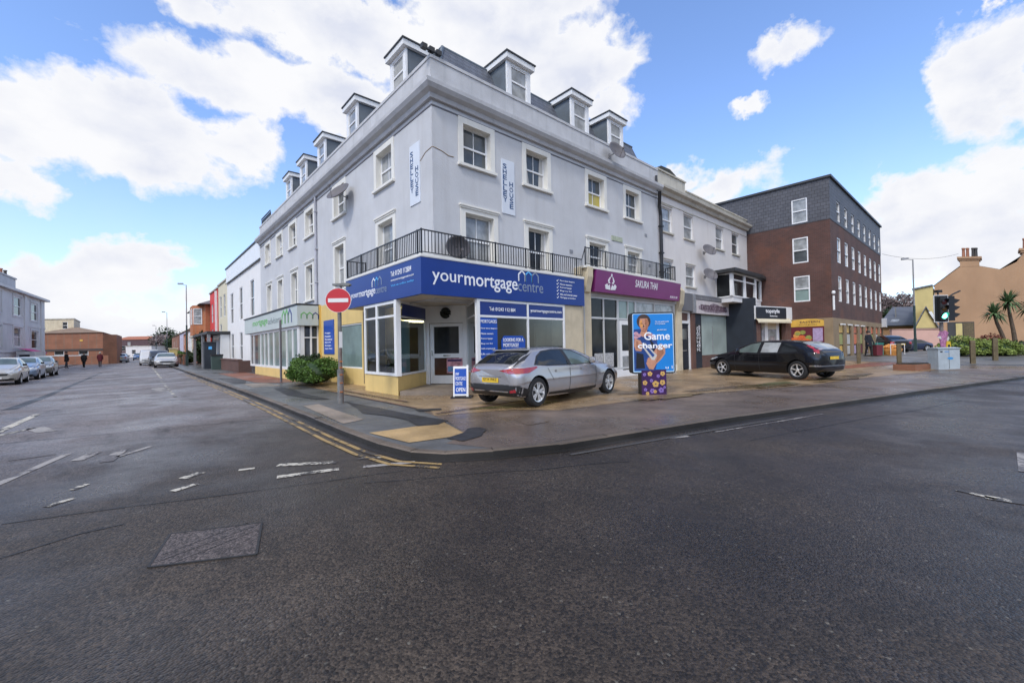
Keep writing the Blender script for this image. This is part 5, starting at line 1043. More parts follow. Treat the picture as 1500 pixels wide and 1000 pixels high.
mb=MB(); pts=[(-.27,-.055),(.27,-.055),(.27,.055),(-.27,.055)]; mb.prism_m(pts,-.092,-.0855,lambda a,b,h:rot(Vector((a*ov,h,b)))+Vector((0,0,2.88))); mb.build('white_bar',m['signwhite'],s)
mb=MB(); mb.lathe([(.335,-.084),(.345,-.084),(.345,-.07),(.335,-.07)],40,lambda q:rot(Vector((q.x*ov,q.y,q.z)))+Vector((0,0,2.88)),'y'); mb.build('rim',m['signwhite'],s)
mb=MB(); mb.prism_m([(-.16,3.30),(.26,3.28),(.34,3.32),(.28,3.37),(-.16,3.35)],-.08,.08,lambda a,b,h:rot(Vector((a,h,b)))); mb.build('sign_lamp',m['postgrey'],s)
mb=MB(); mb.tube([(0,0,3.28),(0,0,3.2)],.075,10); mb.build('cap',m['steel'],s); mb=MB(); mb.box(-.04,.04,-.075,-.055,1.55,2.0); mb.build('sticker',m['signwhite'],s)
# plain dark post
s=thing('signpost','thin dark bare post standing in the left pavement by the bush','post',(-1.05,11.5,0)); mb=MB(); mb.tube([(0,0,-.05),(0,0,2.95)],.05,10); mb.build('post_shaft',M('grey_brown_post',(.13,.12,.13),.6,.1),s); MB().lathe([(.001,2.95),(.055,2.95),(.04,3.0),(.001,3.01)],10).build('cap',m['steel'],s)
# bollards
for lab,x,y in (('leaning brown timber bollard in front of the dark clothed person',24.3,-5.95),('greenish timber bollard standing alone on the forecourt edge',23.3,-7.75),('short timber bollard just right of the grey cabinet',24.85,-10.3),('short timber bollard in front of the lime hedge end',26.7,-11.05)):
    s=thing('bollard',lab,'bollard',(x,y,zg(x)-.05),.3,'timber bollards'); mb=MB(); mb.box(-.085,.085,-.085,.085,0,1.1); b_=mb.build('post_shaft',m['wood'],s); mb=MB(); mb.prism_m([(-.09,1.1),(.09,1.1),(.06,1.2),(-.06,1.2)],-.086,.086,lambda a,b,h:(a,h,b)); mb.build('bevelled_top',m['wood'],s)
# traffic signal
tx,ty=22.75,-9.35
s=thing('traffic_light','traffic signal with lit green lens above a grey cabinet','traffic light',(tx,ty,0.0),R(-41.6))
# local: x to the right in the photo's direction, -y towards the viewer
mb=MB(); mb.tube([(0,0,0),(0,0,3.4)],.075,12); mb.build('pole',m['postgrey'],s,True)
h=MB(); h.box(-.46,.18,-.16,-.11,2.28,3.52); h.build('backing_board',m['tlback'],s); h=MB(); h.box(-.48,.20,-.158,-.152+.03,3.52,3.55).box(-.48,.20,-.158,-.122,2.25,2.28).box(-.48,-.46,-.158,-.122,2.28,3.52).box(.18,.20,-.158,-.122,2.28,3.52); h.build('white_border',m['signwhite'],s)
h=MB(); h.box(-.32,.04,-.30,-.16,2.36,3.44); hd=h.build('signal_head',m['blackpl'],s)
for z,mt in ((3.22,'tlred'),(2.90,'tlamb'),(2.56,'tlgreen')):
    MB().lathe([(.001,-.33),(.09,-.322),(.14,-.301)],20,lambda q,z=z:Vector((q.x-.14,q.y,q.z+z)),'y').build('lens',m[mt],hd,True)
    v=MB()
    for k in range(13):
        a0,a1=math.pi*(-.12+1.24*k/13),math.pi*(-.12+1.24*(k+1)/13); ra=.145
        v.quad((-.14+ra*math.cos(a0),-.30,z+ra*math.sin(a0)),(-.14+ra*math.cos(a1),-.30,z+ra*math.sin(a1)),(-.14+ra*math.cos(a1),-.46+.10*(1-math.sin(max(0,a1))),z+ra*math.sin(a1)),(-.14+ra*math.cos(a0),-.46+.10*(1-math.sin(max(0,a0))),z+ra*math.sin(a0)))
    v.build('visor',m['blackpl'],hd,fix=False)
h=MB(); h.box(.24,.55,-.12,.12,2.32,3.5); h2=h.build('side_signal_head',m['tlback'],s); v=MB()
for z in (3.25,2.92,2.58): v.prism_m([(.55,z-.10),(.55,z+.13),(.82,z+.06),(.80,z+.03),(.62,z-.1)],-.11,.11,lambda a,b,h:(a,h,b))
v.build('visors',m['blackpl'],h2); MB().tube([(.45,0,3.5),(.6,0,3.6),(.95,0,3.75)],.035,6).build('cable_arm',m['blackpl'],s); mb=MB(); mb.tube([(-.12,0,3.5),(-.12,0,3.68)],.03,6); mb.box(-.22,-.02,-.12,.08,3.68,3.80); mb.build('detector',m['blackpl'],s)
s2=thing('ribbon_poster','crumpled pink poster tied round the traffic signal pole','poster',(tx,ty,1.45),R(-41.6)); mb=MB(); mb.prism_m([(-.17,-.32),(-.08,-.40),(.12,-.38),(.2,-.2),(.17,.15),(.24,.3),(.08,.42),(-.06,.36),(-.16,.40),(-.3,.12),(-.17,.0)],-.10,-.085,lambda a,b,h:(a,h,b)); mb.build('paper',m['magenta'],s2); mb=MB(); mb.prism_m([(-.34,.1),(-.12,-.02),(-.14,.14)],-.11,-.102,lambda a,b,h:(a,h,b)); mb.prism_m([(.16,-.15),(.26,.02),(.22,.14),(.14,.02)],-.11,-.102,lambda a,b,h:(a,h,b)); mb.build('white_fold',m['cloth_w'],s2)
MB().tube([(0,0,-.1),(0,0,.1)],.085,10).build('tie',m['magenta'],s2)
s2=thing('push_button_box','yellow box fixed to the traffic signal pole above the cabinet','push button unit',(tx,ty,1.08),R(-41.6)); mb=MB(); mb.prism_m([(.07,-.24),(.26,-.2),(.3,0),(.27,.24),(.12,.27),(.09,.1)],-.14,.02,lambda a,b,h:(a,h,b)); mb.build('yellow_box',m['yel'],s2); mb=MB(); mb.box(.14,.24,-.15,-.14,-.1,.1); mb.build('button_panel',m['blackpl'],s2)
# cabinet
s=thing('control_cabinet','pale grey steel cabinet standing in front of the traffic light','cabinet',(22.05,-9.45,-.02),R(-41.6))
mb=MB(); mb.box(-.5,.5,-.22,.28,.06,1.02); mb.build('cabinet_body',m['cab'],s); mb=MB(); mb.prism_m([(-.26,1.02),(.32,1.02),(.32,1.05),(.03,1.09),(-.26,1.05)],-.53,.53,lambda a,b,h:(h,a,b)); mb.build('lid',m['cab'],s); MB().box(-.47,.47,-.2,.26,0,.06).build('plinth',m['steel'],s)
mb=MB(); mb.box(-.008,.008,-.224,-.2205,.10,.98); mb.build('door_gap',m['blackpl'],s); mb=MB(); mb.prism_m([(.06+.14*math.cos(a),.58+.06*math.sin(a)) for a in [i*math.pi/6 for i in range(12)]],-.226,-.2205,lambda a,b,h:(a,h,b)); mb.build('round_sticker',M('blue_sticker',(.05,.26,.55),.4,.1),s); MB().box(-.40,-.30,-.226,-.2205,.86,.92).build('lock_plate',m['blackpl'],s); MB().box(-.2,.0,-.2255,-.2205,.86,.91).build('label_plate',M('blue_label',(.15,.28,.5),.4,.1),s)
s=thing('planting_bed','low brown bed of soil edged with brick left of the cabinet','flower bed',(21.55,-8.55,.0),R(-20)); mb=MB(); mb.box(-.9,.7,-.35,.5,0,.30); mb.build('brick_edge',m['brickl'],s); MB().box(-.82,.62,-.28,.42,.3,.34).build('soil',m['soil'],s)
# advertising panel
s=thing('advert_panel','freestanding lit advert panel showing a woman on bright blue with large white words','advertising panel',(5.22,-4.22,0),R(-41.6))
mb=MB(); mb.box(-.37,.36,-.17,.17,-.02,.74); mb.build('leg_case',m['blackpl'],s)
rr=lambda x0,x1,z0,z1,q:[(x0+q,z0),(x1-q,z0),(x1-q*.3,z0+q*.3),(x1,z0+q),(x1,z1-q),(x1-q*.3,z1-q*.3),(x1-q,z1),(x0+q,z1),(x0+q*.3,z1-q*.3),(x0,z1-q),(x0,z0+q),(x0+q*.3,z0+q*.3)]
yv=lambda a,b,h:(a,h,b)
mb=MB(); mb.prism_m(rr(-.64,.64,.62,2.42,.09),-.16,.16,yv); mb.build('case',m['blackpl'],s)
mb=MB(); mb.prism_m(rr(-.60,.60,.665,2.38,.03),-.166,-.160,yv); mb.build('poster_border',m['adpink'] if False else M('pale_blue_border',(.42,.58,.72),.3,.05),s)
pz=-.1665
mb=MB(); mb.prism_m(rr(-.575,.575,.70,2.36,.02),pz-.003,pz,yv); po=mb.build('poster',m['adblue'],s)
random.seed(5)
def art(pts,mat,k,nm='printed_figure'): mb=MB(); mb.prism_m(pts,pz-.003-.0012*k,pz-.0028,yv); mb.build(nm,m[mat],po)
el_=lambda cx,cz,rx,rz_,n=18,a0=0:[(cx+rx*math.cos(2*math.pi*i/n+a0),cz+rz_*math.sin(2*math.pi*i/n+a0)) for i in range(n)]
art([(-.57,1.92),(-.3,1.95),(-.12,1.88),(.10,1.62),(.16,1.3),(.05,.72),(-.57,.72)],'addeep',1,'printed_coat'); art(el_(-.27,2.15,.205,.215),'hairp',2,'printed_hair'); art([(-.38,2.24),(-.16,2.24),(-.12,2.1),(-.16,1.92),(-.25,1.82),(-.34,1.88),(-.41,2.05)],'skinp',3,'printed_face'); art([(-.34,1.9),(-.18,1.88),(-.14,1.74),(-.3,1.70),(-.4,1.76)],'skinp',3,'printed_neck')
art([(-.24,2.23),(-.16,2.22),(-.125,2.1),(-.165,1.93),(-.235,1.84),(-.22,2.0)],'pot',4,'printed_shade'); art([(-.39,2.16),(-.33,2.2),(-.30,2.02),(-.36,1.96)],'orange',4,'printed_highlight'); art([(.1,1.4),(.24,1.42),(.30,1.22),(.18,1.06),(.04,.92),(.1,1.1)],'pot',6,'printed_shade'); art([(-.5,1.58),(-.44,1.56),(-.42,1.36),(-.5,1.36)],'pot',6,'printed_shade'); art([(-.12,1.66),(.02,1.5),(.08,1.2),(-.02,1.3)],'cloth_d',2,'printed_fold'); art([(-.5,1.25),(-.3,1.2),(-.26,.78),(-.52,.78)],'cloth_d',2,'printed_fold')
for ex_ in (-.33,-.21): art(el_(ex_,2.09,.030,.012,8),'hairp',4,'printed_eye')
art(el_(-.27,1.925,.04,.012,8),'taillight',4,'printed_lips'); art([(-.275,2.08),(-.25,1.98),(-.295,1.98)],'hairp',4,'printed_nose')
for cx,cz in ((-.5,1.80),(-.42,1.74),(-.08,1.76),(-.02,1.70),(-.5,1.70)): art(el_(cx,cz,.07,.055,9),'adpink',4,'printed_collar')
art([(-.55,1.66),(-.38,1.6),(-.30,1.45),(-.36,1.28),(-.52,1.30),(-.57,1.45)],'skinp',5,'printed_hand'); art([(.22,1.5),(.34,1.40),(.34,1.20),(.20,1.02),(.02,.86),(-.06,.78),(-.18,.82),(-.2,1.02),(-.02,1.20),(.1,1.42)],'skinp',5,'printed_arm'); art([(-.16,1.1),(-.02,1.05),(.08,.92),(-.02,.74),(-.14,.76),(-.22,.92)],'skinp',6,'printed_hand')
art([(-.36,1.47),(-.24,1.52),(.1,1.16),(.02,1.02),(-.06,1.03)],'cloth_w',7,'printed_device'); art([(-.30,1.45),(-.24,1.48),(.03,1.16),(-.03,1.10)],'addeep',8,'printed_device')
yt=pz-.0135
text('lettering','Game',m['txtwhite'],.74,.225,(-.27,yt,1.61),FR,po,bold=.035,ext=.003); text('lettering','changer',m['txtwhite'],1.0,.20,(-.46,yt,1.32),FR,po,bold=.035,ext=.003)
text('lettering','The new speed awards\nfor local business',m['txtwhite'],.40,.10,(.06,yt,2.06),FR,po,ext=.003); text('lettering','get yours now',m['txtwhite'],.27,.045,(.12,yt,1.87),FR,po,bold=.02,ext=.003); text('lettering','u l',m['txtwhite'],.2,.09,(.34,yt,.76),FR,po,ext=.003)
random.seed(9); k=0
for cx,cz,q,mt in ((-.26,.16,.05,'lilac'),(-.12,.62,.07,'flower'),(.04,.32,.095,'flower'),(-.27,.36,.07,'flower'),(.24,.36,.08,'flower'),(.25,.62,.07,'flower'),(-.28,.60,.05,'lilac'),(-.06,.12,.07,'lilac'),(.2,.14,.08,'lilac'),(.02,.1,.05,'flower'),(-.08,.42,.05,'lilac'),(.12,.55,.05,'lilac'),(-.2,.05,.05,'flower'),(.3,.22,.04,'lilac')):
    mb=MB()
    for j in range(5): a=2*math.pi*j/5+cx*9; mb.prism_m(el_(cx+q*.55*math.cos(a),cz+q*.55*math.sin(a),q*.5,q*.5,8),-.176-.0002*j,-.1705,yv)
    mb.build('flower_print',m[mt],s); mb=MB(); mb.prism_m(el_(cx,cz,q*.22,q*.22,8),-.179,-.172,yv); mb.build('flower_centre',m['violet'],s)
MB().box(-.365,.355,-.1705,-.17,-.0,.735).build('violet_wrap',m['violet'],s)
# A-board
s=thing('pavement_sign','blue and white A board standing by the step behind the silver hatchback','A-board',(1.0,-.45,0),R(-44)); s.scale=(.8,.8,.84)
lean=lambda a,b,h:(a,h+.10*b-.10,b)
mb=MB(); mb.box(-.36,.40,-.30,.30,-.0,.07); mb.build('rubber_base',m['blackpl'],s)
mb=MB(); 
for x0,x1,z0,z1 in ((-.27,-.22,.05,1.12),(.22,.29,.05,1.16),(-.22,.22,1.04,1.12),(-.22,.22,.1,.16)): mb.prism_m([(x0,z0),(x1,z0),(x1,z1),(x0,z1)],-.14,-.09,lean)
mb.build('white_frame',m['white'],s); mb=MB(); mb.prism_m(rr(-.22,.22,.16,1.04,.03),-.13,-.10,lean); bp_=mb.build('blue_panel',m['postblue'],s)
text('lettering','your\nMORTGAGE\nCENTRE',m['txtwhite'],.38,.44,(-.19,-.188,.46),(R(84.3),0,0),bp_,bold=.02,ext=.004); text('lettering','OPEN',m['txtwhite'],.34,.14,(-.17,-.210,.24),(R(84.3),0,0),bp_,bold=.03,ext=.004)
# little things by the green shop: bin, dark cabinet, low brick wall
s=thing('telecom_cabinet','tall dark blue cabinet beside the green bin at the pavement edge','cabinet',(-1.1,36.0,0)); MB().box(-.5,.35,-.4,.4,0,2.35).build('cabinet_body',m['darkwall'],s); MB().box(-.55,.4,-.45,.45,2.35,2.42).build('lid',m['darkedge'],s); MB().box(-.2,.05,-.42,-.4,1.75,2.0).build('sticker',m['skyblue'],s)
s=thing('litter_bin','green grey litter bin next to the dark blue cabinet','litter bin',(-.95,33.5,0)); mb=MB(); mb.prism_m([(-.36,0),(.36,0),(.40,1.15),(-.40,1.15)],-.35,.35,lambda a,b,h:(a,h,b)); mb.build('bin_body',M('green_grey_plastic',(.05,.08,.07),.6,.1),s); MB().box(-.43,.43,-.4,.4,1.15,1.3).build('lid',m['blackpl'],s)
s=thing('garden_wall','low dark brick wall in front of the white house','wall',(-.6,0,0)); MB().box(-.1,.1,24.8,33,0,.85).box(.1,1.3,24.8,25.0,0,.84).build('brickwork',m['brickd'],s); MB().box(-.16,.16,24.8,33.1,.85,.94).build('coping',m['brickd'],s)
# ---------------------------------------------------------------- generic houses
def shear(t_,k):      # gives a house its skewed plan: side walls run at an angle to the front
    for o_ in t_.children_recursive:
        o_.location.x+=k*o_.location.y if o_.parent==t_ else 0
        if o_.data.users==1:
            for v_ in o_.data.vertices: v_.co.x+=k*v_.co.y
def find(n): return [o_ for o_ in bpy.data.objects if o_.name==n][0]
def house(name,label,cat_,ox,oy,rz,w,d,h,wall,roof='flat',rmat='roofg',rows=(),trim='cream',ch=(),band=None,ridge=2.2,eave=.25,base=None,door=None,z0=0,extra=None):
    """local: x along the front, y away from the front; windows rows: (x,z,w,h,pane)"""
    r=thing(name,label,cat_,(ox,oy,z0),rz)
    mb=MB(); f=lambda s_,z,q:(s_,q,z); wall_sheet(mb,f,0,w,-.4,h,[(a,a+c,b,b+e_) for a,b,c,e_,_ in rows],.12)
    mb.quad((0,0,-.4),(0,d,-.4),(0,d,h),(0,0,h)); mb.quad((w,0,-.4),(w,d,-.4),(w,d,h),(w,0,h)); mb.quad((0,d,-.4),(w,d,-.4),(w,d,h),(0,d,h)); mb.quad((0,0,h),(w,0,h),(w,d,h),(0,d,h))
    mb.build('wall',wall,r,fix=False)
    for a,b,c,e_,pp in rows: simple_window(r,(a,.07,b),0,c,e_,pp,mat='cornice' if False else 'upvc')
    if roof=='flat': MB().box(-.12,w+.12,-.12,d,h,h+.16).build('roof_edge',rmat,r)
    elif roof=='side':   # ridge parallel to the front
        e=eave; MB().quad((-.1,-e,h-.02),(w+.1,-e,h-.02),(w+.1,d/2,h+ridge),(-.1,d/2,h+ridge)).quad((-.1,d+e,h),(w+.1,d+e,h),(w+.1,d/2,h+ridge),(-.1,d/2,h+ridge)).quad((0,0,h),(0,d,h),(0,d/2,h+ridge-.05)).quad((w,0,h),(w,d,h),(w,d/2,h+ridge-.05)).build('roof',rmat,r,fix=False)
    elif roof=='gable':  # gable end on the front
        MB().quad((-.15,-e_0,h),(w/2,-e_0,h+ridge),(w/2,d,h+ridge),(-.15,d,h)).quad((w+.15,-e_0,h),(w/2,-e_0,h+ridge),(w/2,d,h+ridge),(w+.15,d,h)).build('roof',rmat,r,fix=False); MB().quad((0,0,h),(w,0,h),(w/2,0,h+ridge-.03)).build('gable_wall',wall,r,fix=False)
    elif roof=='hip': 
        i=min(w,d)/2; e=eave; a=[(-e,-e,h),(w+e,-e,h),(w+e,d+e,h),(-e,d+e,h)]; p,q=((i,d/2,h+ridge),(w-i,d/2,h+ridge)) if w>=d else ((w/2,i,h+ridge),(w/2,d-i,h+ridge))
        mb=MB()
        if w>=d: mb.quad(a[0],a[1],q,p).quad(a[2],a[3],p,q).quad(a[1],a[2],q).quad(a[3],a[0],p)
        else: mb.quad(a[0],a[1],p).quad(a[1],a[2],q,p).quad(a[2],a[3],q).quad(a[3],a[0],p,q)
        mb.quad(*a); mb.build('roof',rmat,r,fix=False)
    for cx,cy,cw,cd_,cz0,cz1,cm,pots in ch:
        c=MB().box(cx-cw/2,cx+cw/2,cy-cd_/2,cy+cd_/2,cz0,cz1).box(cx-cw/2-.1,cx+cw/2+.1,cy-cd_/2-.1,cy+cd_/2+.1,cz1,cz1+.15).build('chimney',cm,r)
        for k in range(pots): px=cx-cw/2+cw*(k+.5)/pots; MB().lathe([(.16,cz1+.15),(.13,cz1+.8),(.17,cz1+.84),(.17,cz1+.95),(.1,cz1+.95)],10,lambda q,px=px,cy=cy:Vector((q.x+px,q.y+cy,q.z))).build('chimney_pot',m['potd'] if k%2 else m['pot'],c)
    if band:
        for z,hh,mt in band: MB().box(-.03,w+.03,-.06,-.001,z,z+hh).build('string_course',mt,r)
    if door: a,b,mt=door; MB().box(a,a+b,-.03,.03,0,2.1).build('door',mt,r)
    return r
e_0=.2
LS=R(-90)   # fronts facing the left street from its right side: local x runs towards us
# white modern house
wh=house('white_house','tall plain white house with narrow black windows past the green shop','house',.8,40.3,LS,15.45,9,8.35,M('bright_white_render',(.80,.78,.76),.8,.04,streak=.12),'none',rows=[(40.3-28.9,4.3,1.5,2.9,'pane_d'),(40.3-33.65,4.3,1.45,2.85,'pane_d'),(40.3-38.4,4.2,1.6,2.9,'pane_d'),(40.3-33.75,.8,1.35,2.4,'pane_d'),(40.3-38.3,.8,1.55,2.4,'pane_d'),(40.3-29,.8,1.4,2.4,'pane_d')])
MB().box(0,15.6,-.1,.3,8.35,9.75).build('parapet',m['white'],wh); MB().box(-.1,15.6,-.17,.35,9.75,9.87).build('coping',m['darkedge'],wh); MB().box(0,15.6,-.14,-.1,8.28,8.36).build('string_course',m['darkedge'],wh)
house('cream_house','narrow cream house between the white and the red house','house',.8,46.4,LS,6.1,9,8.8,m['creamwall'],'flat','cornice2',[(1,5.2,1.3,2.3,'pane'),(3.6,5.2,1.3,2.3,'pane'),(1,3.0,1.3,1.5,'pane_d')])
MB_=MB(); s=thing('entrance_porch','dark flat topped porch in front of the cream and red houses','porch',(-.6,0,0)); MB_.box(-.5,1.4,38.6,52,3.25,3.5); MB_.build('roof',m['darkedge'],s)
for y in (38.8,43.5,51.5): MB().box(-.45,-.2,y,y+.25,0,3.25).build('post',m['steel'],s)
MB().box(.6,1.35,38.8,44,0,3.2).build('glazed_front',m['white'],s); MB().box(.55,.6,39.4,41.0,.9,2.9).box(.55,.6,41.6,43.4,.9,2.9).build('pane',m['pane'],s)
rh=house('red_house','bright red rendered house with white window trim','house',.75,53,LS,6.4,9,8.6,m['red'],'flat','cornice2',[(1.2,5.0,1.5,2.2,'pane_l'),(4.0,5.0,1.2,2.2,'pane_l'),(1.2,2.6,1.5,1.6,'pane_d')]); MB().box(5.8,6.1,-.2,-.0,3.6,8.4).build('white_pipe',m['white'],rh)
oh=house('orange_brick_house','orange brick house with hipped slate roof and upstairs bay','house',.3,69,LS,15.8,10,7.4,m['bricko'],'hip','roofg',[(1.0,5.0,1.1,1.9,'pane'),(4.0,1,1.6,1.8,'pane_d'),(9.5,1,1.6,1.8,'pane_d')],ridge=2.6,eave=.7,ch=[(3,5,1.2,.8,8,11,m['bricko'],3)])
mb=MB(); mb.prism([(9.5,0),(10.3,-1.1),(13.6,-1.1),(14.4,0)],3.6,7.38); mb.build('upper_bay',m['bricko'],oh)
for px_,w_ in ((10.5,.8),(12.4,1.0)): simple_window(oh,(px_,-1.13,5.0),0,w_,2.0,'pane_l')
simple_window(oh,(13.72,-1.0,5.0),R(54),1.0,2.0,'pane_l'); simple_window(oh,(9.6,-.2,5.0),R(-54),1.0,2.0,'pane_l')
MB().prism([(9.4,-.01),(10.2,-1.2),(13.7,-1.2),(14.5,-.01)],3.35,3.6).build('bay_base',m['cornice2'],oh)
house('yellow_brick_house','cream house with dark brick upper storey beyond the orange brick house','house',1.2,82,LS,12,9,5.2,m['creamwall'],'side','brickd',[(1,3,1.3,1.5,'pane_d'),(5,3,1.3,1.5,'pane_d'),(1,.8,1.4,1.6,'pane'),(5,.8,1.4,1.6,'pane'),(9,.8,1.4,1.6,'pane')],ridge=2.8,ch=[(2,4.5,1.2,.8,7,9.3,m['brickd'],3)])
house('terrace_house','white fronted terrace house with dark tiled roof','house',1.6,94,LS,11,9,5.6,m['render2'],'side','roofb',[(1,3.2,1.4,1.6,'pane_d'),(5,3.2,1.4,1.6,'pane_d'),(1,.8,1.5,1.7,'pane_d'),(6,.8,1.5,1.7,'pane_d')],ridge=2.8,ch=[(9,4.5,1.2,.8,7.4,9.6,m['bricko'],4)])
house('terrace_house','orange brick terrace house with terracotta roof and gable bay','house',1.8,107,LS,12,9,5.4,m['bricko'],'side','rooft',[(1,3.2,1.4,1.6,'pane_l'),(5,3.2,1.4,1.6,'pane_l'),(1,.8,1.5,1.7,'pane_d'),(6,.8,1.5,1.7,'pane_d')],ridge=2.8,ch=[(9,4.5,1.2,.8,7.2,9.4,m['bricko'],4)])
house('terrace_house','pale lilac fronted terrace house farther up the street','house',2,121,LS,13,9,6,M('lilac_render',(.5,.46,.55),.8,.05),'side','roofb',[(1,3.2,1.4,1.6,'pane_d'),(6,3.2,1.4,1.6,'pane_d'),(1,.8,1.5,1.7,'pane_d')],ridge=2.6)
house('terrace_house','last brick house on the right before the street end','house',2,150,LS,26,9,6,m['brickl'],'side','roofb',[(3,3.2,1.4,1.6,'pane_d'),(9,3.2,1.4,1.6,'pane_d'),(16,3.2,1.4,1.6,'pane_d')],ridge=3)
# left side of the street: grey stucco house, brick hall, end building
gx=-15.0; GR=R(90)   # local x runs away from us; outside faces the street
gh=house('grey_house','grey stucco town house with clay chimney pots behind the parked cars','house',-17.84,37.92,R(85.1),33.2,11,8.45,m['greywall'],'none',rows=[(21.3,5.95,2.5,2.0,'pane_d'),(27.3,5.75,2.6,2.0,'pane_d'),(21.3,2.5,2.5,2.1,'pane'),(27.4,2.35,2.6,2.1,'pane_d'),(15,5.95,2.5,2,'pane_d'),(15,2.5,2.5,2,'pane')],band=[(4.85,.22,m['greywall']),(1.85,.15,m['greywall'])],ch=[(24.8,1.9,5.6,1.3,8.7,10.5,m['cornice'],4),(10,1.9,5.6,1.3,8.7,10.5,m['cornice'],4)])
for o_ in gh.children:
    if o_.name.startswith('window'): MB().box(-.35,2.95,-.12,-.02,-.2,-.02).box(-.3,-.12,-.14,-.03,-.02,2.15).box(2.72,2.9,-.14,-.03,-.02,2.15).box(-.3,2.9,-.14,-.03,2.15,2.35).build('surround',m['greywall'],o_)
MB().box(-.2,33.5,-.45,11,8.45,8.7).build('eaves_cornice',m['greywall'],gh); MB().quad((-.2,-.4,8.71),(26.6,-.4,8.71),(24.5,4,9.7),(-.2,4,9.7)).quad((26.6,-.4,8.71),(24.5,4,9.7),(26.6,8,8.71)).quad((26.6,-.4,8.705),(33.5,-.4,8.705),(32,4,9.3),(26.6,4,9.3)).quad((33.5,-.4,8.705),(32,4,9.3),(33.5,9,8.705)).build('roof',m['roofg'],gh,fix=False)
for x in (24.9,31.4): MB().box(x-.2,x+.7,-.12,-.0,2.0,8.44).build('pilaster',m['greywall'],gh)
s=thing('shop_awning','small bright pink awning on the grey house above the parked cars','awning',(-15.6,0,0)); MB().quad((.02,58,2.3),(.02,66,2.3),(1.3,66,1.85),(1.3,58,1.85)).quad((1.3,58,1.85),(1.3,66,1.85),(1.3,66,1.7),(1.3,58,1.7)).build('canvas',M('pink_canvas',(.62,.06,.25),.7,.1),s,fix=False); MB().tube([(.0,58.2,1.9),(1.28,58.2,1.85)],.03,6).build('arm',m['steel'],s); MB().tube([(.0,65.8,1.9),(1.28,65.8,1.85)],.03,6).build('arm',m['steel'],s)
vd=R(-41.6)
bh=house('brick_hall','long low brown brick hall with brown roof beside the grey house','building',-18.4,93.5,vd,11.0,10,4.9,m['brickl'],'hip','roofb',[(3,.6,1.6,1.4,'pane_d'),(7,.6,1.6,1.4,'pane_d')],ridge=1.2,eave=.2,band=[(1.9,.35,M('dark_band',(.06,.045,.04),.7,.1))],z0=.2)
mb=MB(); mb.prism([(11.0,0),(13.1,1.6),(13.1,9),(11.0,10)],-.4,4.55); mb.build('canted_end',m['brickl'],bh); MB().box(7.2,7.7,-.05,-.0,3.5,3.75).build('wall_light',m['gold'],bh)
house('tower_block','pale flat roofed block rising behind the brick hall','building',-22.5,104,vd,11,8,7.5,m['beige'],'flat','cornice2',[(9.0,5.8,.9,1.2,'pane_d'),(1.0,5.8,.9,1.2,'pane_d')],z0=.3)
house('street_end_building','wide purple brown building with a terracotta roof closing the street','building',-13,236,vd,16,14,5.6,M('purple_brown_brick',(.10,.06,.065),.8,.1),'side','rooft',[(3,1,2,2,'pane_d'),(8,1,2,2,'pane_d'),(6,3.2,1.2,1.4,'pane_l')],ridge=1.6,z0=1.8)
house('terrace_house','grey gabled house next to the brick hall far up the street','house',-15.5,112,R(60),14,9,4.5,m['greywall'],'side','roofb',[(2,1,1.5,1.5,'pane'),(7,1,1.5,1.5,'pane')],ridge=1.6)
house('street_end_building','low white box building just before the terracotta roof','building',-8.6,190,vd,9,6,3.4,m['render2'],'flat','cornice2',[(2,.8,1.5,1.4,'pane_d')],z0=.6)
s=thing('boundary_wall','low brick and white wall behind the walking people','wall',(0,0,0)); MB().prism([(-19.5,88.5),(-9.3,79.5),(-9.1,79.7),(-19.3,88.8)],0,1.3).build('brickwork',m['brickl'],s); MB().prism([(-16.5,85.8),(-12.0,81.9),(-11.9,82.0),(-16.4,86)],1.3,1.42).build('coping',m['cornice'],s)
s=thing('utility_box','small grey kiosk with a dark door at the end of the parked cars','kiosk',(-13.9,52,0),vd); MB().box(-.9,.9,-.5,.5,0,1.9).build('kiosk_body',m['cornice'],s); MB().box(-.55,.45,-.53,-.5,.3,1.6).build('door',m['cloth_d'],s)
# ---------------------------------------------------------------- right-hand houses
o=Vector((58.7,-7.0)); 
def rh_pt(a,dd): return (o.x+.748*a+.664*dd,o.y-.664*a+.748*dd)
th=thing('terracotta_house','large terracotta rendered gable wall with two chimney stacks','house',(58.7,-7.0,.3),vd)
gab=[(0,-.5),(13,-.5),(13,10.6),(10.5,10.6),(9.4,9.3),(6.6,8.45),(5.1,9.1),(4.9,9.15),(2.75,8.98),(2.7,8.9),(0,7.0)]
gab=[(0,-.5),(14,-.5),(14,10.0),(9.6,10.0),(9.0,9.3),(7.2,8.5),(4.9,8.95),(2.9,8.95),(0,6.9)]
MB().prism_m(gab,0,9,lambda a,b,h:(a,h,b)).build('gable_wall',m['tan'],th)
MB().quad((-.15,-.1,6.85),(2.85,-.1,8.98),(2.85,9,8.98),(-.15,9,6.85)).quad((4.9,.0,8.97),(7.2,.0,8.53),(7.2,9,9.3),(4.9,9,9.6)).quad((7.15,.0,8.53),(9.6,.0,10.02),(9.6,9,10.02),(7.15,9,8.6)).build('roof',m['roofg'],th,fix=False)
c=MB().box(2.85,4.95,-.02,1.2,8.9,9.6).box(2.7,5.1,-.12,1.3,9.6,9.75).box(2.55,5.25,-.2,1.38,9.75,9.95).build('chimney',m['tan'],th)
for x,mt in ((3.25,'pot'),(3.7,'pot'),(4.3,'potd'),(4.62,'potd')): MB().lathe([(.2,9.95),(.17,10.8),(.21,10.85),(.21,11.0),(.12,11.0)],12,lambda q,x=x:Vector((q.x+x,q.y+.5,q.z))).build('chimney_pot',m[mt],c)
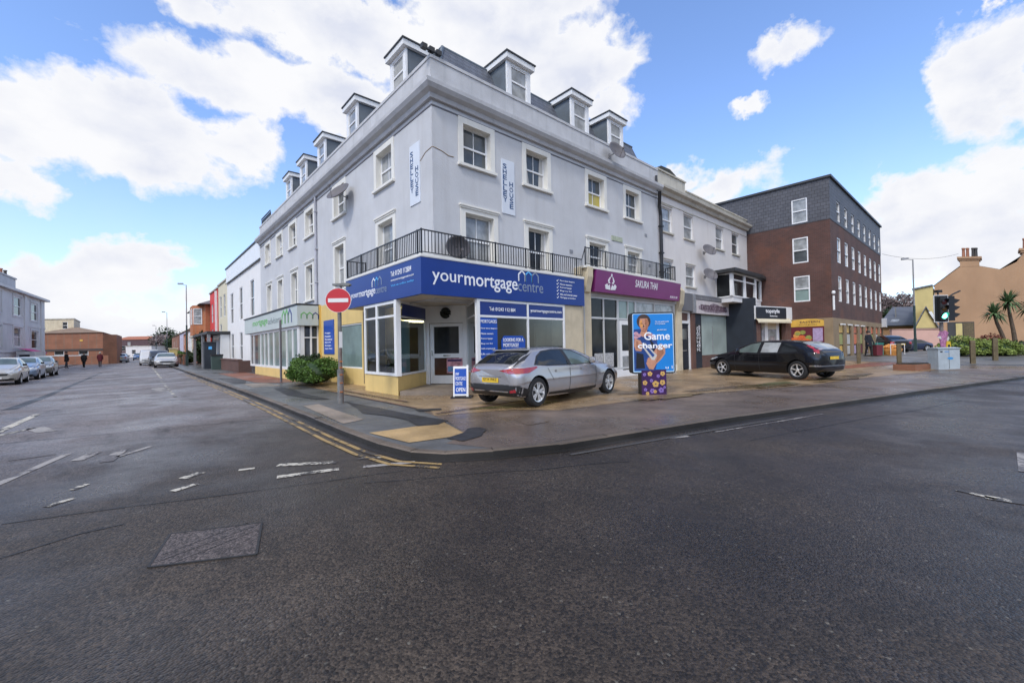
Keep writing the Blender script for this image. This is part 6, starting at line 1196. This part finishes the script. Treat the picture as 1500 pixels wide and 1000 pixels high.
c=MB().box(9.7,14,-.02,1.4,10.0,10.3).box(9.5,14,-.12,1.5,10.3,10.5).box(9.3,14,-.2,1.6,10.5,10.75).build('chimney',m['tan'],th)
for x,mt,hh in ((10.0,'pot',1.0),(10.5,'pot',1.2),(11.0,'potd',1.2),(11.9,'pot',.8)): MB().lathe([(.24,10.75),(.2,10.75+hh),(.25,10.8+hh),(.25,10.95+hh),(.14,10.95+hh)],12,lambda q,x=x:Vector((q.x+x,q.y+.6,q.z))).build('chimney_pot',m[mt],c)
MB().box(1.3,4.2,-.04,-.001,.2,2.9).build('garage_recess',m['insided'],th); MB().box(2.2,2.9,-.06,-.041,.3,2.75).build('pale_door',m['pale_yellow'],th); MB().box(3.0,4.15,-.06,-.041,.2,2.8).build('dark_door',m['wood'],th)
ya=thing('yellow_annexe','pale yellow flat topped annexe joined to the terracotta gable','house',(57.0,-5.55,.3),vd); MB().prism_m([(-.05,-.5),(2.02,-.5),(2.02,6.75),(.9,6.6),(-.05,6.35)],-.5,7,lambda a,b,h:(a,h,b)).build('wall',m['pale_yellow'],ya); MB().prism_m([(-.2,6.4),(2.02,6.8),(2.02,6.95),(-.2,6.55)],-.65,7,lambda a,b,h:(a,h,b)).build('roof_edge',m['roofg'],ya)
pk=thing('pink_wall','plain pink rendered yard wall behind the thin lamp post','wall',(49.9,-4.6,.2),vd); MB().prism_m([(-.2,-.5),(4.85,-.5),(4.85,2.1),(-.2,2.2)],0,.25,lambda a,b,h:(a,h,b)).build('wall_face',m['pink'],pk); MB().box(-.25,4.9,-.05,.3,2.2,2.26).build('coping',m['pink'],pk)
gb=thing('small_gable_building','small pale yellow gabled outbuilding behind the pink wall','outbuilding',(52.3,-6.0,.2),vd); MB().prism_m([(-.1,0),(2.2,0),(2.2,2.3),(1.05,4.3),(-.1,2.3)],0,4,lambda a,b,h:(a,h,b)).build('wall',m['pale_yellow'],gb); MB().prism_m([(-.3,2.05),(1.05,4.4),(1.05,4.55),(-.45,2.1)],-.2,4,lambda a,b,h:(a,h,b)).prism_m([(2.4,2.05),(1.05,4.4),(1.05,4.55),(2.55,2.1)],-.2,4,lambda a,b,h:(a,h,b)).build('roof',m['roofg'],gb); MB().box(-.4,2.6,-.25,-.02,2.15,2.32).build('gutter',m['darkedge'],gb); MB().prism_m([(1.3,3.9),(1.9,3.0),(2.05,3.1),(1.6,4.0)],-.23,-.205,lambda a,b,h:(a,h,b)).build('bargeboard',m['white'],gb)
house('slate_roofed_house','low tan house with a long grey slate roof and skylight','house',62.2,-2.2,vd,5.4,9,2.9,m['tan'],'none',z0=.3)
sl=[ob for ob in bpy.data.objects if ob.name=='slate_roofed_house'][0]
MB().quad((-.6,-.3,2.85),(5.6,-.3,2.85),(5.6,4,5.4),(1.2,4,5.4)).build('roof',m['slate'],sl,fix=False); MB().quad((.9,.35,3.28),(1.9,.35,3.28),(2.1,.95,3.65),(1.15,.95,3.65)).build('skylight',m['pane_l'],sl,fix=False); MB().box(-.6,5.6,-.35,-.25,2.7,2.85).build('gutter',m['darkedge'],sl); MB().tube([(1.6,1.6,3.8),(1.6,1.6,5.2)],.09,8).build('flue',m['steel'],sl)
s=thing('overhead_cable','thin sagging cable strung from the brick block to the terracotta house','cable'); pts=[]
a,b=Vector((45.7,-4.4,9.4)),Vector((60.7,-8.8,10.6))
for k in range(13): f=k/12; q=a+(b-a)*f; q.z-=.5*4*f*(1-f); pts.append(tuple(q))
MB().tube(pts,.014,5).build('cable_run',m['blackpl'],s)
for n_,k in (('terracotta_house',1.12),('yellow_annexe',1.02),('small_gable_building',1.0),('slate_roofed_house',.92),('brick_hall',-.80),('tower_block',-.88)): shear(find(n_),k)
# ---------------------------------------------------------------- plants
def leaf_cloud(n,shape,size,seed,flat=.0,aspect=1.5):
    rnd=random.Random(seed); mb=MB()
    for _ in range(n):
        p=shape(rnd); s_=size*rnd.uniform(.6,1.4)
        a=Vector((rnd.gauss(0,1),rnd.gauss(0,1),rnd.gauss(0,1)+flat)).normalized(); t_=a.cross(Vector((rnd.gauss(0,1),rnd.gauss(0,1),rnd.gauss(0,1)))).normalized(); b_=a.cross(t_)
        mb.quad(p-t_*s_*aspect/2,p+b_*s_*.45,p+t_*s_*aspect/2,p-b_*s_*.45)
    return mb
def shell(cx,cy,cz,rx,ry,rz_,lump=.18,seed=0,inner=.72):
    off_=[(random.Random(seed+k).uniform(0,6.3),random.Random(seed+k+50).uniform(2,5)) for k in range(5)]
    def f(r):
        while True:
            d=Vector((r.gauss(0,1),r.gauss(0,1),r.gauss(0,1))).normalized()
            if d.z>-.45: break
        k=1+lump*sum(math.sin(q*(d.x*1.3+d.y*.9*(i%2*2-1)+d.z)+p) for i,(p,q) in enumerate(off_))/2.2
        k*=r.uniform(inner,1.02); return Vector((cx+d.x*rx*k,cy+d.y*ry*k,max(.02,cz+d.z*rz_*k)))
    return f
def bush(name,label,cat_,loc,rx,ry,h,mat,n=2200,size=.075,seed=1,stem=True,core=True,group=None,lump=.24):
    b=thing(name,label,cat_,loc,0,group)
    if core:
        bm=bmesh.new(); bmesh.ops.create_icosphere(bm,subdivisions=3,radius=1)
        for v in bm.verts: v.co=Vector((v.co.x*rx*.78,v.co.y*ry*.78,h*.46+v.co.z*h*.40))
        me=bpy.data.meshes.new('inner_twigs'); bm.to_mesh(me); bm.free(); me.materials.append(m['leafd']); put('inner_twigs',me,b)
    leaf_cloud(n,shell(0,0,h*.45,rx,ry,h*.55,lump,seed),size,seed,.4).build('foliage',mat,b,fix=False)
    if stem: MB().tube([(0,0,-.05),(0,0,h*.4)],.05,6).build('stem',m['bark'],b)
    return b
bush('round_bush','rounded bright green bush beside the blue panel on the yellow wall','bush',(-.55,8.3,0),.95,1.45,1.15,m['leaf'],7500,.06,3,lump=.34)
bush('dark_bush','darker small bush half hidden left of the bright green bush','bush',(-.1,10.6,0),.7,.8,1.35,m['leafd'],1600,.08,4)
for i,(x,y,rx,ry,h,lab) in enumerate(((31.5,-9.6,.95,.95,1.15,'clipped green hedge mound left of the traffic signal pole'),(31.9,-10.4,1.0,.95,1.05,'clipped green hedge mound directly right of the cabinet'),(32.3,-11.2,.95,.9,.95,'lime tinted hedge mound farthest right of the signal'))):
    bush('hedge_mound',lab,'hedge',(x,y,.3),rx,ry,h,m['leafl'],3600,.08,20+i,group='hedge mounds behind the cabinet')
s=thing('raised_bed','dark raised bank under the palm trees at the right edge','flower bed',(36.3,-13.0,.2),vd); 
bm=bmesh.new(); bmesh.ops.create_icosphere(bm,subdivisions=4,radius=1)
for v in bm.verts: v.co=Vector((v.co.x*4.2,v.co.y*1.8,max(-.3,v.co.z*1.05*(1+.1*math.sin(v.co.x*5)))))
me=bpy.data.meshes.new('soil_bank'); bm.to_mesh(me); bm.free(); me.materials.append(m['soil']); put('soil_bank',me,s)
leaf_cloud(900,shell(0,0,.1,4.2,1.8,1.05,.1,5,.97),.11,8,.5).build('ground_cover',m['leafd'],s,fix=False)
def palm(label,x,y,z,heads,seed):
    rnd=random.Random(seed); p=thing('palm_tree',label,'palm tree',(x,y,z),vd,'palm trees on the dark bank')
    tr=MB(); 
    for (hx,hz_,r) in heads: tr.tube([(0,0,-.2),(hx*.35,.02,hz_*.4),(hx*.75,.03,hz_*.75),(hx,.0,hz_)],[.13,.10,.085,.07],8)
    tr.build('trunk',m['bark'],p)
    for (hx,hz_,r) in heads:
        lf=MB()
        for k in range(110):
            th_,ph=rnd.uniform(0,6.283),rnd.uniform(-.5,1.35); d=Vector((math.cos(th_)*math.cos(ph),math.sin(th_)*math.cos(ph),math.sin(ph))); L_=r*rnd.uniform(.75,1.1); sd=d.cross(Vector((0,0,1))).normalized()*.045
            a=Vector((hx,0,hz_)); b=a+d*L_*.55+Vector((0,0,.04)); c=a+d*L_+Vector((0,0,-.25*L_*(1.2-ph)))
            lf.quad(a-sd*.5,b-sd,b+sd,a+sd*.5); lf.quad(b-sd,c,b+sd)
        lf.build('crown',m['leafp'],p,fix=False)
palm('leaning two headed palm nearest the traffic light',35.2,-11.6,.8,[(-.75,2.1,.85)],1) ; palm('taller slim palm with full crown in the middle of the palms',35.7,-12.0,.8,[(-.45,2.85,.92)],2); palm('palm at the right frame edge with a spiky crown',36.3,-12.75,.8,[(-.15,2.4,.85),(.55,1.9,.75)],3)
bush('flowering_shrub','small reddish shrub at the foot of the leaning palm','shrub',(33.9,-10.9,.9),.7,.5,.8,M('reddish_leaves',(.17,.05,.03),.7,.3,9),300,.1,31,core=False)
def tree(label,x,y,z,h,rx,mat,seed,n=2600,size=.28,group=None,trunk=.35,bare=False,name='broad_tree'):
    t_=thing(name,label,'tree',(x,y,z),0,group); rnd=random.Random(seed)
    tr=MB(); tr.tube([(0,0,-.2),(.1,0,h*.4),(.15,.1,h*.75)],[h*.035,h*.026,h*.012],8)
    for k in range(9 if not bare else 16):
        a=rnd.uniform(0,6.28); z0=h*rnd.uniform(.3,.65); e=Vector((math.cos(a)*rx*rnd.uniform(.5,.9),math.sin(a)*rx*rnd.uniform(.5,.9),z0+h*rnd.uniform(.12,.32))); tr.tube([(.1,0,z0),tuple(e*.5+Vector((0,0,z0*.5))),tuple(e)],[h*.014,h*.009,h*.004],5)
    tr.build('trunk',m['bark'] if not bare else m['twig'],t_)
    cl=MB(); centers=[(Vector((math.cos(a)*rx*.55*rnd.random(),math.sin(a)*rx*.55*rnd.random(),h*rnd.uniform(.42,.86))),rx*rnd.uniform(.3,.55)) for a in [rnd.uniform(0,6.28) for _ in range(12)]]
    def f(r):
        c,q=r.choice(centers); d=Vector((r.gauss(0,1),r.gauss(0,1),r.gauss(0,.8))).normalized(); return c+d*q*r.uniform(.5,1)
    leaf_cloud(n,f,size,seed,.2,2.6 if bare else 1.5).build('crown',mat,t_,fix=False); return t_
random.seed(4)
for k in range(9):
    x=90+k*1.35+random.uniform(-.5,.5); y=4.6-k*1.5; 
    tree(('bare brown tree %s the grey slate roof'%('over the left end of','above the left half of','left of centre above','just left of the flue of','above the middle of','right of the middle of','behind the ridge of','by the lamp post above','at the right end of')[k]),x,y,.5,random.uniform(8.2,10.4)*(.92 if k<2 else 1),random.uniform(2.4,3.0),m['twig'],40+k,1500,.24,'bare trees beyond the slate roof',bare=True,name='bare_tree')
tree('dark evergreen tree low between the bare trees behind the slate roof',80,-1.2,.4,6.2,2.4,m['leafd'],60,2200,.25)
for k,(x,y,h,rx,lab,mt) in enumerate(((6,190,9,6,'dark tree mass left of the last house on the far street','leafd'),(1.5,200,9.0,5,'brown bare tree above the far end of the street','twig'),(10,185,11,6,'tall dark tree behind the last brick house','leafd'),(3.0,205,11,7,'dim tree behind the terracotta roof at the street end','leafd'))):
    tree(lab,x,y,0,h,rx,m[mt],70+k,2600,.45,'trees at the street end')
for k,(x,y,rx,ry,h,lab) in enumerate(((-.2,53.5,.7,1.6,3.6,'tall dark hedge next to the porch before the red house'),(-.8,60,.9,3,1.5,'low dark hedge in front of the orange brick house'),(-.9,80,1.0,3.5,1.7,'green garden hedge beyond the tall lamp post'),(-.7,99,1.0,5,1.5,'farther green hedge before the terrace houses'))):
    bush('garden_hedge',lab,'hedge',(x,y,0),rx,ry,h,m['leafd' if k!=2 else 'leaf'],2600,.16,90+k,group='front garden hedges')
s=thing('garden_wall','low red brick garden wall before the orange brick house','wall',(-1.5,0,0)); MB().box(-.15,.1,54,69,0,1.0).build('brickwork',m['brickd'],s); 
for y in (56,61,66): MB().box(-.25,.2,y-.3,y+.3,0,1.3).build('brick_pier',m['brickl'],s)
s=thing('gate_pillar','short yellow gate pillar with a dark plate up the left street','gate pillar',(-1.7,75,0)); MB().box(-.5,.5,-.5,.5,0,2.1).build('pillar',m['pale_yellow'],s); MB().box(-.2,.2,-.53,-.5,.9,1.4).build('dark_plate',m['blackpl'],s); MB().box(-.6,.6,-.6,.6,2.1,2.25).build('cap',m['creamwall'],s)
# ---------------------------------------------------------------- people
def person(label,loc,rz,h,top,legs,hair=(.03,.02,.015),stride=.22,lean=0,arms='down',group=None):
    p=thing('person',label,'person',loc,rz,group); k=h/1.75
    V_=[(0,0,.95),(0,.01,1.12),(0,.0,1.36),(0,lean*.5,1.47),(0,lean,1.53),(0,lean+.01,1.64),(0,lean,1.72),
        (.17,0,1.42),(.24,-.02,1.17),(.22,-.16 if arms=='fwd' else .02,.95),(.21,-.22 if arms=='fwd' else .04,.86),(-.17,0,1.42),(-.24,.02,1.17),(-.22,-.1,.95),(-.21,-.14,.86),
        (.09,0,.90),(.10,-stride*.35,.50),(.10,-stride*.55+.02,.08),(.10,-stride*.55-.14,.04),(-.09,0,.90),(-.10,stride*.35,.50),(-.10,stride*.75,.10),(-.10,stride*.75-.14,.04)]
    E_=[(0,1),(1,2),(2,3),(3,4),(4,5),(5,6),(2,7),(7,8),(8,9),(9,10),(2,11),(11,12),(12,13),(13,14),(0,15),(15,16),(16,17),(17,18),(0,19),(19,20),(20,21),(21,22)]
    r_=[.155,.15,.165,.07,.075,.10,.06,.075,.055,.042,.045,.075,.055,.042,.045,.095,.07,.05,.04,.095,.07,.05,.04]
    me=bpy.data.meshes.new('body'); me.from_pydata([(x*k,y*k,z*k) for x,y,z in V_],E_,[]); o_=bpy.data.objects.new('body',me); COL.objects.link(o_)
    sk=o_.modifiers.new('s','SKIN'); ss=o_.modifiers.new('u','SUBSURF'); ss.levels=2; ss.render_levels=2
    me.skin_vertices.new() if not me.skin_vertices else None
    for i,q in enumerate(r_): me.skin_vertices[0].data[i].radius=(q*k,q*k*(.72 if i in(0,1,2) else 1)); 
    me.skin_vertices[0].data[0].use_root=True
    dg=bpy.context.evaluated_depsgraph_get(); nm=bpy.data.meshes.new_from_object(o_.evaluated_get(dg)); bpy.data.objects.remove(o_)
    for mt in (top,legs,m['skin'],m['blackpl']): nm.materials.append(mt)
    for f in nm.polygons:
        z=f.center.z/k; x=abs(f.center.x)/k; f.material_index=2 if z>1.50 or (z<.90 and x>.19) else (3 if z<.09 else (1 if z<.86 else 0))
    nm.polygons.foreach_set('use_smooth',[True]*len(nm.polygons)); put('body',nm,p)
    hr=MB(); hr.lathe([(.001,.125),(.06,.11),(.10,.05),(.108,-.02),(.10,-.06)],14,lambda q:Vector((q.x*k,(q.y*1.05+.015+lean)*k,(1.66+q.z)*k))); hr.build('hair',M('dark_hair',hair,.6,.2),p,True)
    ct=MB(); ct.lathe([(.17,1.44),(.205,1.3),(.20,1.05),(.215,.72),(.21,.70)],16,lambda q:Vector((q.x*k,q.y*.75*k,q.z*k))); ct.build('coat',top,p,True)
    return p
person('person in a dark blue padded coat standing before the food shop window',(30.4,-5.5,.33),R(-30),1.75,m['cloth_d'],m['cloth_b'],arms='fwd')
person('person in black walking nearest the parked cars across the street',(-11.9,57.0,0.0),R(120),1.85,m['cloth_b'],m['cloth_g'])
person('person in a black coat walking in the middle of the three far walkers',(-10.6,58.0,0),R(160),1.75,m['cloth_b'],m['cloth_b'])
person('person in a maroon top, last of the three far walkers',(-9.3,58.6,0),R(170),1.75,m['cloth_r'],m['cloth_g'],hair=(.4,.36,.3))
# produce outside the shop
s=thing('fruit_basket','wide basket heaped with orange fruit outside the food shop','basket',(32.8,-6.3,.34),R(-40)); MB().lathe([(.45,.0),(.62,.35),(.64,.5),(.58,.5)],16).build('basket',m['orange'],s)
random.seed(14); mb=MB()
for k in range(40): a,q=random.uniform(0,6.28),.5*math.sqrt(random.random()); mb.lathe([(.001,-.09),(.08,-.05),(.1,0),(.08,.05),(.001,.09)],8,lambda v_,a=a,q=q:Vector((v_.x+q*math.cos(a),v_.y+q*math.sin(a),v_.z+.56+.22*(1-q/.5))))
o_=mb.build('oranges',m['orange'],s,True); o_['kind']='stuff'
MB().box(-.5,.5,-.55,-.52,.78,.82).box(-.5,-.47,-.55,-.52,.1,.78).box(.47,.5,-.55,-.52,.1,.78).build('white_rail',m['white'],s)
s=thing('crate','teal plastic crate standing on end between the person and the fruit','crate',(31.6,-5.75,.33),R(-40)); mb=MB(); mb.box(-.28,.28,-.2,.2,.1,.85); mb.build('crate_body',m['teal'],s); MB().box(-.3,.3,-.22,.22,.85,.92).build('crate_rim',m['teal'],s); MB().box(-.7,.5,-.35,.3,.02,.1).build('pallet',m['wood'],s)
s=thing('trolley','maroon shopping trolley bag beside the dark coated person','trolley',(30.85,-5.9,.33),R(-40)); MB().prism_m([(-.2,.1),(.2,.1),(.22,.8),(-.22,.8)],-.15,.15,yv).build('bag',m['cloth_r'],s); MB().tube([(-.18,.16,.1),(-.18,.22,1.0),(.18,.22,1.0),(.18,.16,.1)],.015,6).build('handle',m['steel'],s)
# ---------------------------------------------------------------- sky and light
SUN_EL,SUN_AZ=R(48),R(205)      # light comes from behind the camera, softly
w=bpy.data.worlds.new('World'); scene.world=w; w.use_nodes=True; t=w.node_tree; t.nodes.clear()
out=N(t,'ShaderNodeOutputWorld'); bg=N(t,'ShaderNodeBackground'); bg.inputs['Strength'].default_value=.1; lk(t,bg.outputs[0],out.inputs[0])
sky=N(t,'ShaderNodeTexSky',sky_type='NISHITA',sun_disc=False,sun_elevation=SUN_EL,sun_rotation=R(90)-SUN_AZ,altitude=0,air_density=1.0,dust_density=.6,ozone_density=2.0)
tc=N(t,'ShaderNodeTexCoord'); V=tc.outputs['Generated']
sp=N(t,'ShaderNodeSeparateXYZ'); lk(t,V,sp.inputs[0])
def mth(op,a,b=None,c=None,clamp=False):
    n=N(t,'ShaderNodeMath',operation=op,use_clamp=clamp)
    for i,x in enumerate((a,b,c)):
        if x is None: continue
        if isinstance(x,bpy.types.NodeSocket): lk(t,x,n.inputs[i])
        else: n.inputs[i].default_value=x
    return n.outputs[0]
az=mth('MULTIPLY',mth('ARCTAN2',sp.outputs[1],sp.outputs[0]),180/math.pi); el=mth('MULTIPLY',mth('ARCSINE',sp.outputs[2]),180/math.pi)
wz=N(t,'ShaderNodeTexNoise',Scale=9,Detail=8,Roughness=.62); lk(t,V,wz.inputs['Vector']); wc=N(t,'ShaderNodeSeparateColor'); lk(t,wz.outputs['Color'],wc.inputs[0])
az=mth('MULTIPLY_ADD',mth('SUBTRACT',wc.outputs[0],.5),11.,az); el=mth('MULTIPLY_ADD',mth('SUBTRACT',wc.outputs[1],.5),9.,el)
CL=[(89.7,21.1,12.1,5.5),(96.7,19.6,6.2,5.5),(80.5,22.3,6.5,3.4),(97.5,14.8,2.8,2.8),(69.7,36.0,25.6,4.2),(82.1,28.6,11.6,2.9),(71.4,29.0,14.9,4.2),(52.2,36.5,18.3,5.2),(39.5,33.5,9.6,4.8),(65.0,26.4,10.2,4.3),(35.0,29.2,4.4,2.6),(44.7,38.8,13.8,3),
(14.9,29.9,4.0,1.6),(18.9,26.3,2.2,1.0),(0.7,22.7,4.3,5.2),(-1.3,24.4,2.3,3.0),(-0.4,19.3,5.2,2.4),(-1.0,27.3,1.1,.9),(-2.6,25.2,.9,1.2),
(1.8,12.4,6.3,3.6),(6.6,13.0,3.8,3.2),(-1.1,13.8,2.9,3.6),(21.5,18.0,6.4,3.3),(26.0,19.9,4.7,2),(1.1,8.6,9,4.4),(5.7,9.4,6,4.4),
(91.8,7.6,6,3.6),(96.3,6.3,4.4,3.2),(88.9,9.2,3.2,3.0),(93.7,3.9,10.1,3.4),(84.8,5.0,4,2.2),(87.2,2.2,9,3.2),
(160,45,50,26),(-70,45,45,26),(230,40,60,25),(215,70,80,14),(125,30,14,12),(-30,30,16,10),(40,70,60,9)]
best=None
for a,e,ra,re in CL:
    dx=mth('SUBTRACT',az,a)
    if a>140: dx=mth('SUBTRACT',mth('MODULO',mth('ADD',az,720),360.),a)
    d=mth('ADD',mth('POWER',mth('ABSOLUTE',mth('DIVIDE',dx,ra)),2.0),mth('POWER',mth('ABSOLUTE',mth('DIVIDE',mth('SUBTRACT',el,e),re)),2.0))
    v=mth('MULTIPLY',mth('SUBTRACT',1.0,mth('SQRT',d)),min(1.0,max(.45,re/4.5))); best=v if best is None else mth('SMOOTH_MAX',best,v,.12)
nz=N(t,'ShaderNodeTexNoise',Scale=7.5,Detail=9,Roughness=.58,Distortion=.25); mp=N(t,'ShaderNodeMapping'); mp.inputs['Scale'].default_value=(1,1,1.7); lk(t,V,mp.inputs['Vector']); lk(t,mp.outputs[0],nz.inputs['Vector'])
dens=mth('ADD',best,mth('MULTIPLY',mth('SUBTRACT',nz.outputs['Fac'],.53),1.5))
cov=ramp(t,dens,.0,.26)
n2=N(t,'ShaderNodeTexNoise',Scale=5.5,Detail=5,Roughness=.5); mp2=N(t,'ShaderNodeMapping'); mp2.inputs['Location'].default_value=(3,1,.12); mp2.inputs['Scale'].default_value=(1,1,1.9); lk(t,V,mp2.inputs['Vector']); lk(t,mp2.outputs[0],n2.inputs['Vector'])
thick=mth('MULTIPLY',ramp(t,dens,.15,.75),ramp(t,n2.outputs['Fac'],.36,.60))
ccol=mixc(t,thick,(8.9,8.95,9.2),(6.7,7.05,8.2))
blue=mixc(t,1.0,sky.outputs[0],(2.2,2.35,2.75),'MULTIPLY')
hz=ramp(t,mth('ABSOLUTE',el),0,.0001) if False else None
hf=mth('POWER',mth('SUBTRACT',1.0,mth('DIVIDE',mth('MAXIMUM',el,0.0),24.0),clamp=True),1.6)
base=mixc(t,mth('MULTIPLY',hf,.5),blue,(7.6,8.1,8.9))
col=mixc(t,cov,base,ccol)
# unseen sky behind the camera, brightened as added fill for the house fronts
back=ramp(t,mth('ADD',mth('MULTIPLY',sp.outputs[0],-.66),mth('MULTIPLY',sp.outputs[1],-.75)),.0,.9,(1,1,1),(1.9,1.86,1.80))
col=mixc(t,1.0,col,back,'MULTIPLY')
# dim roofs and house fronts across the road behind the photographer
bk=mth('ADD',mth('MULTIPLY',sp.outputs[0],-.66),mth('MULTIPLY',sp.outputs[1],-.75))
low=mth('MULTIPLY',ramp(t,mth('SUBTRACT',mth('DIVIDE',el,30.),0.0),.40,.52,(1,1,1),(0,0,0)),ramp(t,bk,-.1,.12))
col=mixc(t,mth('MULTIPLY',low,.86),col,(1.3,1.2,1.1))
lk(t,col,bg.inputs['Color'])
sd=bpy.data.lights.new('sun','SUN'); so=bpy.data.objects.new('sun',sd); COL.objects.link(so); sd.energy=1.7; sd.angle=R(10); sd.color=(1,.97,.93)
dv=Vector((math.cos(SUN_EL)*math.cos(SUN_AZ),math.cos(SUN_EL)*math.sin(SUN_AZ),math.sin(SUN_EL))); so.rotation_euler=dv.to_track_quat('Z','Y').to_euler(); so.location=(0,-20,30)
vs=scene.view_settings; vs.view_transform='Standard'; vs.look='None'; vs.gamma=1; vs.exposure=.12; vs.use_curve_mapping=False
